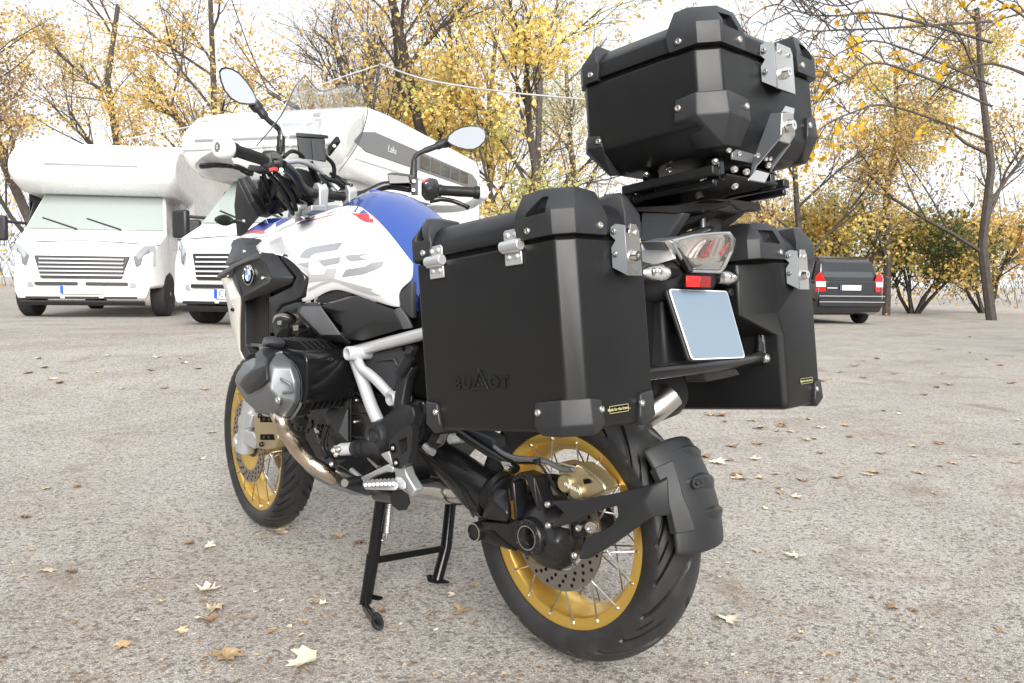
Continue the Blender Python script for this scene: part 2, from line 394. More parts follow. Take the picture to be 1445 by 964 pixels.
def build_ground():
    ds = [-60, -30, -12, -5, -2, -.5, .4] + [.4 + .25 * i for i in range(1, 60)] + [16, 18, 20, 24, 28, 32, 38, 46, 60, 80, 120, 200, 500, 1200]
    ls = [-900, -300, -120, -60, -30, -18, -13] + [-10 + .5 * i for i in range(41)] + [13, 18, 30, 60, 120, 300, 900]
    b = bmesh.new(); R_ = []
    for d in ds:
        row = []
        for l in ls:
            p = CAM + GH * d + GR * l; z = ground_z(p.x, p.y)
            if 0 < d < 40: z += .006 * (noise.noise(Vector((p.x * .9, p.y * .9, 0)))) * min(1, max(0, (d - 3.5) / 3))
            row.append(b.verts.new((p.x, p.y, z)))
        R_.append(row)
    for i in range(len(ds) - 1):
        for j in range(len(ls) - 1): b.faces.new((R_[i][j], R_[i][j + 1], R_[i + 1][j + 1], R_[i + 1][j]))
    bmesh.ops.recalc_face_normals(b, faces=b.faces[:])
    me = bpy.data.meshes.new('ground'); b.to_mesh(me); b.free()
    if me.polygons[0].normal.z < 0: me.flip_normals()
    o = link('ground', me, asphalt(), None, 60); tag(o, kind='structure')
build_ground()
# ================================================================== trees
BARK = mat('dark_bark', (.062, .052, .045), .9, bump=.8, bscale=60, var=.3, vscale=10)
def leafmat(name, col, var=.35):
    m = mat(name, col, .7, var=var, vscale=1.3, spec=.2); n = m.node_tree; b = n.nodes['Principled BSDF']
    tr = n.nodes.new('ShaderNodeBsdfTranslucent'); tr.inputs['Color'].default_value = (*[min(1, c * 1.3) for c in col], 1); ad = n.nodes.new('ShaderNodeMixShader'); ad.inputs[0].default_value = .35
    n.links.new(b.outputs[0], ad.inputs[1]); n.links.new(tr.outputs[0], ad.inputs[2]); n.links.new(ad.outputs[0], n.nodes['Material Output'].inputs['Surface']); return m
LY = leafmat('yellow_leaf', (.64, .49, .15)); LO = leafmat('ochre_leaf', (.56, .38, .13)); LB = leafmat('brown_leaf', (.36, .255, .17)); LG = leafmat('olive_leaf', (.42, .41, .15)); LP = leafmat('pale_olive_leaf', (.52, .49, .30)); LD = leafmat('dark_green_leaf', (.10, .12, .045))
def tree(name, label, base, h, spread, leaves, mats, leaf=.09, seed=1, crown0=.18, bare_top=1.0, lean=(0, 0), forks=3, group='autumn trees round the car park', cat='tree', twigs=1.0, bushy=False, droop=0):
    r = random.Random(seed); root = empty(name, base, label, cat, group)
    tb = MB(); tips = []
    def branch(p, d, L_, rad, lev):
        n = 4 if lev < 2 else 3; pts = [p]; q = p.copy(); dd = d.copy()
        for i in range(n):
            dd = (dd + Vector((r.gauss(0, .16), r.gauss(0, .16), r.gauss(.03 - droop, .08)))).normalized(); q = q + dd * (L_ / n); pts.append(q.copy())
        r1 = rad * (.55 if lev else .45)
        tb.tube(pts, [rad + (r1 - rad) * i / n for i in range(n + 1)], 7 if lev == 0 else (5 if lev < 3 else 3), caps=False)
        if lev >= 2:
            for k in range(1, n + 1): tips.append((pts[k], lev))
        if lev < 4 and rad > .003:
            m_ = (int(8 * twigs), int(6 * twigs), int(5 * twigs), 3)[lev]
            for k in range(m_):
                t = (crown0 if lev == 0 else .25) + (1 - (crown0 if lev == 0 else .25)) * (k + r.random()) / m_
                i = min(n - 1, int(t * n)); s = pts[i].lerp(pts[i + 1], t * n - i)
                a = r.uniform(0, 2 * pi); tilt = r.uniform(.55, 1.05) if lev == 0 else r.uniform(.4, .95)
                base_d = (pts[i + 1] - pts[i]).normalized(); u = base_d.orthogonal().normalized(); v = base_d.cross(u)
                nd = (base_d * cos(tilt) + (u * cos(a) + v * sin(a)) * sin(tilt)); nd.z += .12 - droop; nd.normalize()
                Lk = L_ * (spread if lev == 0 else .62) * r.uniform(.65, 1.1) * (1 - .35 * t if lev == 0 else 1)
                branch(s, nd, Lk, max(.004, rad * (1 - .5 * t) * (.48 if lev == 0 else .55)), lev + 1)
            if lev == 0 and not bushy:
                pass
    d0 = Vector((lean[0], lean[1], 1)).normalized()
    if bushy:
        for k in range(6):
            a = 2 * pi * k / 6 + r.random(); branch(Vector(base) + Vector((cos(a), sin(a), 0)) * .15 * spread, (Vector((cos(a), sin(a), 0)) * .55 + Vector((0, 0, 1))).normalized(), h * .8, h * .02, 1)
    else: branch(Vector(base) - Vector((0, 0, .1)), d0, h, h * .0165, 0)
    me = tb.mesh('trunk'); link('trunk', me, BARK, root, 50)
    if leaves:
        vs, fs, mi = [], [], []; T = [t for t in tips if (t[0].z - base[2]) > 0]
        zc = base[2] + h * bare_top
        for i in range(int(leaves * 1.15)):
            for _ in range(6):
                p, lev = r.choice(T)
                if p.z < zc or r.random() < .12: break
            # leaves hang in small sprays so that clumps and gaps appear
            for k in range(2):
                c = p + Vector((r.gauss(0, leaf * 2.3), r.gauss(0, leaf * 2.3), r.gauss(-leaf * .6, leaf * 1.9))); s = leaf * r.uniform(.6, 1.25)
                u = Vector((r.gauss(0, 1), r.gauss(0, 1), r.gauss(0, 1))).normalized(); v = u.orthogonal().normalized(); v = (v * cos(r.random() * 6) + u.cross(v) * sin(r.random() * 6))
                w = u.cross(v); q = len(vs)
                vs += [c - v * s * .55, c + w * s * .42 + v * s * .05 + u * s * .12, c + v * s * .6, c - w * s * .42 + v * s * .05 + u * s * .12]; fs.append((q, q + 1, q + 2, q + 3))
                mi.append(min(len(mats) - 1, int(abs(noise.noise(p * .55 + Vector((seed, 0, 0)))) * 2.6 * len(mats) * .8 + r.random() * 1.2)))
        me = bpy.data.meshes.new('crown'); me.from_pydata([v - Vector(base) for v in vs], [], fs)
        for m_ in mats: me.materials.append(m_)
        me.polygons.foreach_set('material_index', mi)
        o = bpy.data.objects.new('crown', me); COL.objects.link(o); o.parent = root
    return root
TREES = [  # column, distance, height, spread, leaves, mats, leaf size, label
    (292, 22, 7.9, .40, 3000, [LY, LO, LO], .12, 'yellow tree behind the motorhome roof at the left of the left mirror', 1, .15, .9),
    (402, 25, 8.6, .42, 2200, [LO, LB, LB, LY], .11, 'thin brown and yellow tree between the left mirror and the windscreen', 2, .2, .75),
    (478, 27, 10.2, .46, 0, [LB], .1, 'bare dark branched tree standing above the windscreen', 3, .38, 1),
    (560, 22, 7.2, .50, 4200, [LY, LY, LO], .125, 'bushy bright yellow tree just right of the cable pole', 4, .12, .8),
    (643, 21, 9.4, .50, 3400, [LB, LO, LB, LY], .115, 'tall rusty brown tree above the right mirror', 5, .16, 1),
    (716, 19, 6.6, .52, 4600, [LY, LY, LO, LG], .12, 'full golden tree between the right mirror and the top case', 6, .1, .85),
    (772, 26, 9.0, .40, 2600, [LB, LP, LO], .1, 'slim brownish tree left of the top case', 7, .2, 1),
    (848, 30, 10.2, .42, 4200, [LP, LP, LG], .1, 'pale olive feathery tree rising behind the top case', 8, .25, 1),
    (1052, 21, 6.0, .5, 3200, [LO, LY, LB], .11, 'ochre tree seen under the top case between the rack and the right pannier', 9, .15, 1),
    (1128, 24, 6.6, .5, 5200, [LY, LO, LB, LO], .115, 'yellow brown tree above the parked black car', 10, .12, 1),
    (520, 33, 9.8, .4, 900, [LB, LO], .11, 'leafless grey tree far behind the bare dark one', 11, .3, .5),
    (340, 30, 8.4, .42, 1600, [LO, LY], .12, 'sparse ochre tree farthest back behind the left mirror', 12, .2, .7),
    (60, 21, 8.4, .46, 3800, [LY, LO, LB], .12, 'broad yellow tree outermost on the left', 13, .15, .9),
    (180, 26, 9.2, .42, 2600, [LB, LO, LY], .11, 'rusty tree second from the left edge', 14, .2, .9),
    (1250, 26, 7.6, .46, 4600, [LY, LO, LG], .12, 'golden tree behind the roof of the black car', 15, .12, 1),
    (1400, 23, 8.6, .46, 4200, [LO, LY, LB], .12, 'ochre tree outermost on the right', 16, .15, 1),
    (600, 36, 9.4, .42, 2600, [LB, LO], .12, 'brown tree far behind the golden ones', 17, .2, 1),
    (690, 34, 10.6, .42, 2600, [LB, LB, LO], .12, 'tall russet tree far behind the right mirror', 18, .2, 1),
]
for px_, d_, h_, sp_, lv_, mt_, lf_, lab_, sd_, c0_, bt_ in TREES:
    tree('tree', lab_, spot(px_, d_), h_, sp_, lv_, mt_, lf_ * .66, sd_, c0_, bt_, lean=(rnd.uniform(-.06, .06), rnd.uniform(-.06, .06)))
for px_, d_, h_, lab_, mt_, sd_ in ((1035, 27, 2.6, 'dense yellow shrub left of the right pannier lid', [LO, LY, LG], 31), (1105, 29, 3.2, 'dark green and yellow shrub above the right pannier lid', [LD, LO, LG, LY], 32), (1172, 27, 3.4, 'dark bushy shrub just behind the black car', [LD, LY, LG, LO], 33), (1010, 32, 3.6, 'brown thicket behind the rack', [LB, LO], 34), (800, 24, 2.8, 'yellow thicket at the left of the rack', [LY, LO, LB], 35), (735, 27, 3.0, 'ochre thicket behind the right handlebar grip', [LO, LY], 36), (1290, 28, 3.2, 'yellow shrub right of the black car', [LY, LO, LD], 37), (1390, 29, 3.4, 'olive shrub outermost on the right', [LG, LO], 38)):
    tree('shrub', lab_, spot(px_, d_), h_, 1.0, 3000, mt_, .11, sd_, .1, 1, bushy=True, group='shrubs along the edge of the car park', cat='shrub', twigs=.8)
# nearer tree on the right: its bare upper twigs and big yellow leaves reach into the picture
nb = spot(1600, 10.5); nr = empty('tree', nb, 'near tree at the right with thin drooping twigs and large yellow leaves', 'tree', 'autumn trees round the car park')
b = MB(); top_ = PD(1590, -260, 10.5); b.tube([nb - Vector((0, 0, .1)), PD(1595, 250, 10.5), PD(1605, 80, 10.5), top_], [.16, .13, .10, .06], 12, smooth=4)
for y_ in ((120, 90), (0, -30)): b.tube([PD(1602, y_[0] + 60, 10.5), PD(1500, y_[0] + 10, 10.6), PD(1400, y_[1], 10.5), PD(1325, y_[1] + 20, 10.5)], [.034, .024, .017, .012], 6, smooth=4)
r = random.Random(5); tips = []
def twig(pts, rad, lev=0):
    P = crv(pts, 5); b.tube(P, [rad * (1 - .8 * i / (len(P) - 1)) + .0025 for i in range(len(P))], 5, caps=False)
    for i in range(2, len(P)):
        tips.append((P[i], lev))
        if lev < 2 and r.random() < (.75 if lev == 0 else .5):
            d = (P[i] - P[i - 1]).normalized(); s = r.choice((-1, 1)); nd = (d + (DN * s * .8 + RT * r.uniform(-.3, .3) + FW * r.uniform(-.5, .5))).normalized(); L_ = r.uniform(.18, .5) / (lev + 1)
            twig([P[i], P[i] + nd * L_ * .5 + DN * -.02, P[i] + nd * L_ + DN * r.uniform(-.05, .06)], rad * .5, lev + 1)
twig([PD(1400, 60, 10.5), PD(1250, 20, 10.2), PD(1185, 22, 10), PD(1140, 20, 9.9), PD(1098, 6, 9.8)], .016)
twig([PD(1400, 30, 10.5), PD(1250, 40, 10.2), PD(1190, 42, 10), PD(1150, 44, 9.9), PD(1128, 40, 9.8)], .014)
twig([PD(1400, -10, 10.5), PD(1260, -10, 10.2), PD(1190, 8, 10), PD(1150, 2, 9.9), PD(1115, -6, 9.8)], .012)
twig([PD(1400, 150, 10.5), PD(1250, 90, 10.2), PD(1200, 110, 10.0), PD(1165, 130, 9.9), PD(1150, 150, 9.85)], .014); k0 = len(tips)
twig([PD(1400, 200, 10.5), PD(1260, 150, 10.2), PD(1200, 160, 10.0), PD(1160, 180, 9.9), PD(1146, 195, 9.85)], .014)
twig([PD(1400, 120, 10.5), PD(1250, 60, 10.2), PD(1195, 70, 10.0), PD(1172, 85, 9.95)], .012)
twig([PD(1500, 70, 10.6), PD(1440, 20, 10.5), PD(1370, -20, 10.8)], .02)
b.build('trunk', BARK, nr, smooth=50)
LEAFO = [(0, -.55), (.12, -.30), (.42, -.34), (.30, -.12), (.52, .10), (.26, .14), (.24, .34), (.10, .26), (0, .60), (-.10, .26), (-.24, .34), (-.26, .14), (-.52, .10), (-.30, -.12), (-.42, -.34), (-.12, -.30)]
vs, fs = [], []
for p, lev in [t for t in tips[k0 - 14:] if r.random() < .06]:
    for k in range(2):
        c = p + Vector((r.gauss(0, .05), r.gauss(0, .05), r.gauss(-.06, .05))); s = r.uniform(.03, .05); u = Vector((r.gauss(0, .6), r.gauss(0, .6), r.gauss(0, .5))) + (CAM - p).normalized(); u.normalize(); v = (Vector((0, 0, -1)) + Vector((r.gauss(0, .5), r.gauss(0, .5), 0))); v = (v - u * v.dot(u)).normalized(); w = u.cross(v); q = len(vs)
        vs += [c + w * x * s * 2 + v * y * s * 2 + u * abs(x) * s * .5 for x, y in LEAFO]; fs.append(tuple(range(q, q + len(LEAFO))))
me = bpy.data.meshes.new('crown'); me.from_pydata([v - nb for v in vs], [], fs); me.materials.append(leafmat('golden_leaf', (.60, .36, .03))); o = bpy.data.objects.new('crown', me); COL.objects.link(o); o.parent = nr

# unseen wood added to darken low reflections, its gap left to brighten case chamfers
vs, fs, mi = [], [], []; r = random.Random(77)
for k in range(5200):
    a = radians(r.uniform(118, 330))
    if 172 < math.degrees(a) < 234: continue
    R0 = r.uniform(15, 20); z = r.random() ** .8 * (8.5 + 1.5 * noise.noise(Vector((a * 5, 0, 0)))); c = Vector((CAM.x + R0 * sin(a), CAM.y + R0 * cos(a), z)); s = r.uniform(.35, .8)
    u = Vector((r.gauss(0, 1), r.gauss(0, 1), r.gauss(0, 1))).normalized(); v = u.orthogonal().normalized(); w = u.cross(v); q = len(vs)
    vs += [c + v * s, c + w * s, c - v * s, c - w * s]; fs.append((q, q + 1, q + 2, q + 3)); mi.append(r.choice((0, 1, 1, 2)))
me = bpy.data.meshes.new('added_wood'); me.from_pydata(vs, [], fs)
for m_ in (LD, LB, LG): me.materials.append(m_)
me.polygons.foreach_set('material_index', mi); o = bpy.data.objects.new('added_wood', me); COL.objects.link(o); tag(o, kind='stuff')

# far belt of bare wood behind the car park: reads as one pale brown mass
vs, fs, mi = [], [], []; r = random.Random(91)
for k in range(34000):
    a = YAW + r.uniform(-1.65, 1.65); R0 = r.uniform(40, 56); hh = 5.2 + 3.2 * noise.noise(Vector((a * 9, R0 * .06, 0))); z = r.random() ** 1.25 * hh
    c = Vector((CAM.x + R0 * sin(a), CAM.y + R0 * cos(a), 0)); c.z = ground_z(c.x, c.y) + z; q = len(vs)
    if k % 5 < 3:                                                     # a twig
        d = Vector((r.gauss(0, .45), r.gauss(0, .45), 1)).normalized(); L_ = r.uniform(.5, 1.6); w = d.orthogonal().normalized() * r.uniform(.008, .025)
        w = w * cos(k) + d.cross(w) * sin(k); vs += [c - w, c + w, c + d * L_ + w * .3, c + d * L_ - w * .3]; mi.append(0)
    else:
        s = r.uniform(.06, .13); u = Vector((r.gauss(0, 1), r.gauss(0, 1), r.gauss(0, 1))).normalized(); v = u.orthogonal().normalized(); w = u.cross(v); vs += [c + v * s, c + w * s, c - v * s, c - w * s]; mi.append(r.choice((1, 2, 2, 3)))
    fs.append((q, q + 1, q + 2, q + 3))
me = bpy.data.meshes.new('far_wood'); me.from_pydata(vs, [], fs)
for m_ in (BARK, LO, LB, LG): me.materials.append(m_)
me.polygons.foreach_set('material_index', mi); o = bpy.data.objects.new('far_wood', me); COL.objects.link(o); tag(o, kind='stuff')

# ------------------------------------------------------------------ cable pole and cables
pole = empty('cable_pole', spot(531, 14.5), 'thin dark pole holding cables above the motorhome roof', 'pole')
pt = PD(535.5, 91, 14.5)
b = MB(); b.tube([spot(521, 14.5), PD(524, 160, 14.5), pt], [.03, .022, .018], 8); b.build('shaft', SATINB, pole)
CAB = mat('grey_cable', (.32, .32, .33), .5)
b = MB(); b.tube([pt + Vector((0, 0, .01)), PD(600, 112, 14.7), PD(690, 127, 15), PD(770, 135.5, 15.3), PD(850, 142, 15.6), PD(960, 150, 16.2)], .017, 6, smooth=5); tag(b.build('cable', CAB, None, smooth=60, origin=pt), 'pale cable sagging from the pole towards the top case', 'cable', 'cables on the thin pole')
b = MB(); b.tube([pt - Vector((0, 0, .01)), PD(500, 103, 14.2), PD(455, 119, 13.9), PD(380, 150, 13.3), PD(300, 172, 12.8), PD(180, 196, 12.4)], .012, 6, smooth=5); tag(b.build('cable', CAB, None, smooth=60, origin=pt), 'dark cable running down left from the pole', 'cable', 'cables on the thin pole')

# ------------------------------------------------------------------ motorhomes
VW = mat('white_vehicle_paint', (.80, .80, .80), .3, coat=.3, rvar=.06, dirt=.03, dirtcol=(.6, .59, .57)); VG = mat('vehicle_window', (.06, .07, .075), .08, coat=.5); VD = mat('dark_grey_band', (.16, .165, .175), .4); VL = mat('light_grey_trim', (.50, .51, .53), .4); VT = mat('vehicle_tyre', (.02, .02, .021), .7, bump=.3, bscale=80); VB = mat('black_vehicle_trim', (.02, .02, .022), .45); VLAMP = mat('headlamp', (.42, .44, .46), .12, .3, coat=.6); VTINT = mat('tinted_windscreen', (.30, .34, .33), .08, coat=.6); EUB = mat('plate_blue', (.02, .09, .45), .4); PWH = mat('plate_white', (.8, .8, .8), .4)
class Frame:
    """x across (towards the vehicle's right seen from behind the wheel = picture left), y back, z up, from the near front corner"""
    def __init__(s, o, back): s.o = Vector(o); s.b = Vector((back.x, back.y, 0)).normalized(); s.l = Vector((-s.b.y, s.b.x, 0))
    def __call__(s, x, y, z): return s.o + s.l * x + s.b * y + Vector((0, 0, z))
def wheel_mesh(F, x0, x1, y, rad, par, name='wheel'):
    c = F(x0, y, rad); ax = (F(x1, y, rad) - c); w = ax.length; b = MB(); b.lathe(c, ax, [(rad * .62, 0), (rad * .9, 0), (rad, w * .12), (rad, w * .88), (rad * .9, w), (rad * .62, w), (rad * .6, w * .5)], 28)
    o = b.build(name, VT, par, smooth=40); b = MB(); b.lathe(c + ax * .03, ax, [(.0005, -.01), (rad * .25, 0), (rad * .3, .03), (rad * .55, .03), (rad * .64, 0), (rad * .64, w * .5)], 20, caps=False); b.build('rim', SILVER2, o, smooth=40); return o
def rbox(F, x0, x1, y0, y1, z0, z1, m, name, par, bev=.12, seg=4, cut=None):
    b = MB(); P = [F(x, y, z) for z in (z0, z1) for x, y in ((x0, y0), (x1, y0), (x1, y1), (x0, y1))]
    b.loft([P[:4], P[4:]]); return b.build(name, m, par, bev, seg, 50)
def plate_on(F, pts, d, m, name, par, bev=.0):
    """thin raised piece: pts = (x, y, z) corners, d = outward offset vector"""
    b = MB(); b.prism([F(*p) for p in pts], d); return b.build(name, m, par, bev, 1, 30)
vv = GH; near = spot(505, 10.2)
back = (GH * .96 + GR * .28)
F1 = Frame(near, back); W1, L1 = 2.25, 4.7
mh = empty('motorhome', F1(W1 / 2, 1, 0), 'white overcab motorhome with grey side band and blue edged plate, behind the motorcycle', 'motorhome', 'white motorhomes parked along the edge')
HZ = 2.72
# living box with a swept nose over the cab
b = MB(); prof = [(-.28, 1.98), (-.40, 2.12), (-.38, 2.34), (-.10, 2.58), (.35, HZ), (1.0, HZ + .02), (L1 - .2, HZ - .08), (L1, HZ - .22), (L1, .52), (1.15, .48), (1.05, 1.80), (.0, 1.84)]
b.prism([F1(0, y, z) for y, z in prof], F1.l * W1); body = b.build('body', VW, mh, .14, 5, 60)
fr = -F1.b; sd = -F1.l
plate_on(F1, [(.25, -.385, 2.22), (W1 - .25, -.385, 2.22), (W1 - .32, -.28, 2.40), (.32, -.28, 2.40)], fr * .05 + Vector((0, 0, .03)), VL, 'front_window', mh, .01)
plate_on(F1, [(.32, -.43, 2.24), (W1 - .32, -.43, 2.24), (W1 - .37, -.33, 2.375), (.37, -.33, 2.375)], fr * .02 + Vector((0, 0, .015)), mat('pale_window', (.62, .65, .68), .1, coat=.5), 'pane', mh, .004)
# grey swoosh band with windows along the visible side
band = [(0, -.12, 2.22), (0, .1, 2.36), (0, .45, 2.42), (0, L1 - .5, 2.36), (0, L1 - .25, 2.28), (0, L1 - .2, 2.12), (0, .2, 2.14)]
bnd = plate_on(F1, band, sd * .012, VD, 'side_band', mh, .004)
for k in range(5): plate_on(F1, [(-.013, 1.9 + k * .42, 2.17), (-.013, 2.26 + k * .42, 2.17), (-.013, 2.26 + k * .42, 2.345), (-.013, 1.9 + k * .42, 2.355)], sd * .01, VG, 'side_window', mh, .003)
plate_on(F1, [(0, -.1, 2.03), (0, L1 - .1, 2.02), (0, L1 - .1, 2.0), (0, -.1, 2.01)], sd * .01, VL, 'trim_line', mh)
dr_ = plate_on(F1, [(0, 3.0, .62), (0, 3.75, .62), (0, 3.75, 1.9), (0, 3.0, 1.9)], sd * .02, VW, 'door', mh, .01)
plate_on(F1, [(0, 1.5, 1.2), (0, 2.5, 1.2), (0, 2.5, 1.7), (0, 1.5, 1.7)], sd * .02, VG, 'side_window', mh, .02)
lettering('side_print', 'Laika', .13, F1(-.016, .95, 2.27), sd, (0, 0, 1), VL, mh, .002, shear=.3)
def motor_cab(F1, W1, mh, laika):
    fr = -F1.b; sd = -F1.l
    cx0, cx1 = .10, W1 - .10
    b = MB(); R_ = []
    for y, z0, z1, ins in ((1.1, .42, 1.86, 0), (.35, .42, 1.86, .02), (-.20, .42, 1.24, .02), (-.62, .42, 1.06, .06), (-.80, .40, .86, .14), (-.86, .36, .60, .16), (-.84, .24, .34, .18)):
        R_.append([F1(cx0 + ins, y, z0 if y > -.8 else z0), F1(cx1 - ins, y, z0), F1(cx1 - ins - (.16 if y > .2 else .03), y, z1), F1(cx0 + ins + (.16 if y > .2 else .03), y, z1)])
    b.loft(R_); b.build('cab', VW, mh, .05, 3, 40)
    wsn = (fr * .62 + Vector((0, 0, .55))).normalized()
    plate_on(F1, [(cx0 + .10, -.20, 1.255), (cx1 - .10, -.20, 1.255), (cx1 - .22, .33, 1.84), (cx0 + .22, .33, 1.84)], wsn * .018, VTINT, 'windscreen', mh, .004)
    for k in range(2): 
        b = MB(); b.tube([F1(W1 / 2 + .25 - k * .6, -.23, 1.26), F1(W1 / 2 + .75 - k * .6, -.08, 1.42)], .012, 6); b.build('wiper', VB, mh)
    for xx in (cx0, cx1): plate_on(F1, [(xx, .05, 1.25), (xx, .85, 1.25), (xx, .85, 1.72), (xx, .42, 1.72)], (sd if xx == cx0 else F1.l) * .012, VG, 'cab_window', mh, .004)
    plate_on(F1, [(W1 / 2 - .62, -.80, .86), (W1 / 2 + .62, -.80, .86), (W1 / 2 + .52, -.865, .55), (W1 / 2 - .52, -.865, .55)], fr * .02, VB, 'grille', mh, .01)
    for k in range(5): plate_on(F1, [(W1 / 2 - .55, -.835 - k * .011, .825 - k * .055), (W1 / 2 + .55, -.835 - k * .011, .825 - k * .055), (W1 / 2 + .54, -.838 - k * .011, .803 - k * .055), (W1 / 2 - .54, -.838 - k * .011, .803 - k * .055)], fr * .02, VL, 'grille_bar', mh, .003)
    for sx_ in (-1, 1):
        X_ = lambda u: W1 / 2 + sx_ * u
        b = MB(); b.hull([F1(X_(.66), -.845, .88), F1(X_(.93), -.66, 1.03), F1(X_(.93), -.70, .72), F1(X_(.70), -.865, .70), F1(X_(.80), -.78, 1.02), F1(X_(.8), -.6, .8)]); hl_ = b.build('headlamp', VLAMP, mh, .015)
        b = MB(); b.hull([F1(X_(.665), -.853, .86), F1(X_(.86), -.74, .97), F1(X_(.90), -.735, .77), F1(X_(.71), -.870, .72), F1(X_(.8), -.7, .85)]); b.build('headlamp_bowl', VD, hl_, .01)
        b = MB(); b.hull([F1(X_(.62), -.87, .50), F1(X_(.84), -.80, .50), F1(X_(.84), -.80, .42), F1(X_(.62), -.87, .42), F1(X_(.72), -.7, .46)]); b.build('fog_lamp', VLAMP, mh, .01)
        b = MB(); b.tube([F1(X_(1.0), .1, 1.34), F1(X_(1.30), -.12, 1.36)], .022, 8); arm_ = b.build('mirror_arm', VB, mh); b = MB(); b.hull([F1(X_(1.22 + q * .22), -.14 + r_ * .1, z) for q in (0, 1) for r_ in (0, 1) for z in (1.08, 1.44)]); b.build('door_mirror', VB, mh, .03)
    for k in range(2): plate_on(F1, [(W1 / 2 - .60 + k * .65, -.868, .50), (W1 / 2 - .05 + k * .65, -.868, .50), (W1 / 2 - .05 + k * .65, -.872, .455), (W1 / 2 - .60 + k * .65, -.872, .455)], fr * .012, VB, 'bumper_slot', mh, .004)
    for k in range(3): plate_on(F1, [(W1 / 2 - .72 + k * .5, -.868, .30), (W1 / 2 - .28 + k * .5, -.868, .30), (W1 / 2 - .28 + k * .5, -.868, .265), (W1 / 2 - .72 + k * .5, -.868, .265)], fr * .012, VB, 'bumper_slot', mh, .004)
    npl = plate_on(F1, [(W1 / 2 - .27, -.885, .335), (W1 / 2 + .27, -.885, .335), (W1 / 2 + .27, -.885, .445), (W1 / 2 - .27, -.885, .445)], fr * .012, PWH, 'number_plate', mh, .003)
    plate_on(F1, [(W1 / 2 + .225, -.898, .337), (W1 / 2 + .268, -.898, .337), (W1 / 2 + .268, -.898, .443), (W1 / 2 + .225, -.898, .443)], fr * .003, EUB, 'plate_band', npl)
    if laika: lettering('plate_print', 'CB', .11, F1(W1 / 2 + .14, -.8985, .39), fr, (0, 0, 1), VB, npl, .002)
    if laika: lettering('bonnet_print', 'L A I K A', .11, F1(W1 / 2, -.50, 1.135), (fr * .35 + Vector((0, 0, 1))).normalized(), F1.b * 1.0 + Vector((0, 0, .4)), VL, mh, .004, stretch=1.4)
    for x_ in ((cx0 + .02, cx0 + .24), (cx1 - .02, cx1 - .24)): wheel_mesh(F1, x_[0], x_[1], -.15, .33, mh)
    for x_ in ((.04, .26), (W1 - .04, W1 - .26)): wheel_mesh(F1, x_[0], x_[1], 3.0, .33, mh)
    # seams, handles, washer line: the small things a real cab shows
    b = MB(); b.tube([F1(cx0 + .06, -.63, 1.03), F1(W1 / 2, -.66, 1.075), F1(cx1 - .06, -.63, 1.03)], .006, 5, smooth=4); b.build('bonnet_seam', VB, mh)
    for xx, n_ in ((cx0 + .01, sd), (cx1 - .01, F1.l)):
        b = MB(); b.tube([F1(xx, .98, .5), F1(xx, .98, 1.2), F1(xx + (.1 if xx < 1 else -.1), .92, 1.78)], .006, 5); b.build('door_seam', VB, mh)
        b = MB(); b.hull([F1(xx, .80 + q * .12, 1.02 + r_ * .03) + n_ * k * .03 for q in (0, 1) for r_ in (0, 1) for k in (0, 1)]); b.build('door_handle', VB, mh, .005)
    plate_on(F1, [(cx0 + .22, -.83, .25), (cx1 - .22, -.83, .25), (cx1 - .22, -.78, .20), (cx0 + .22, -.78, .20)], Vector((0, 0, -.03)), VB, 'bumper_lip', mh, .005)
    for k in (-1, 1): plate_on(F1, [(W1 / 2 + k * .55 - .30, -.10, 1.28), (W1 / 2 + k * .55 + .30, -.10, 1.28), (W1 / 2 + k * .55 + .26, .12, 1.47), (W1 / 2 + k * .55 - .26, .12, 1.47)], wsn * .022, mat('dark_seat_shape', (.05, .055, .055), .4) if 'dark_seat_shape' not in MATS else MATS['dark_seat_shape'], 'seat_back', mh, .03)
motor_cab(F1, W1, mh, True)
# joints, marker lamps and hatches of the living box
for pts in ([(0, -.02, 1.95), (0, .25, 2.5), (0, .36, 2.66)], [(0, 1.2, .6), (0, 1.2, 2.1)], [(0, 2.75, .6), (0, 2.75, 2.02)], [(0, L1 - .25, .6), (0, L1 - .25, 2.5)]):
    b = MB(); b.tube([F1(-.004, y, z) for x, y, z in pts], .007, 5); b.build('panel_joint', VL, mh)
b = MB(); b.tube([F1(.05, -.405, 2.14), F1(W1 - .05, -.405, 2.14)], .010, 6); b.build('panel_joint', VL, mh)
for u in (.16, .5, .84):
    b = MB(); b.hull([F1(W1 * u + sx_ * .05, -.34 + q * .03, 2.47 + q * .03 + r_ * .03) for sx_ in (-1, 1) for q in (0, 1) for r_ in (0, 1)]); b.build('marker_lamp', VLAMP, mh, .006)
plate_on(F1, [(0, 1.35, .75), (0, 2.05, .75), (0, 2.05, 1.05), (0, 1.35, 1.05)], sd * .012, VL, 'service_hatch', mh, .006)
plate_on(F1, [(-.012, 1.37, .77), (-.012, 2.03, .77), (-.012, 2.03, 1.03), (-.012, 1.37, 1.03)], sd * .006, VW, 'hatch_cover', mh, .004)
plate_on(F1, [(0, .1, .52), (0, L1, .52), (0, L1, .58), (0, .1, .58)], sd * .02, VL, 'sill_trim', mh, .004)
# roof hatch and rails
rbox(F1, .7, 1.3, 2.0, 2.7, HZ - .06, HZ + .06, VW, 'roof_hatch', mh, .03, 2)
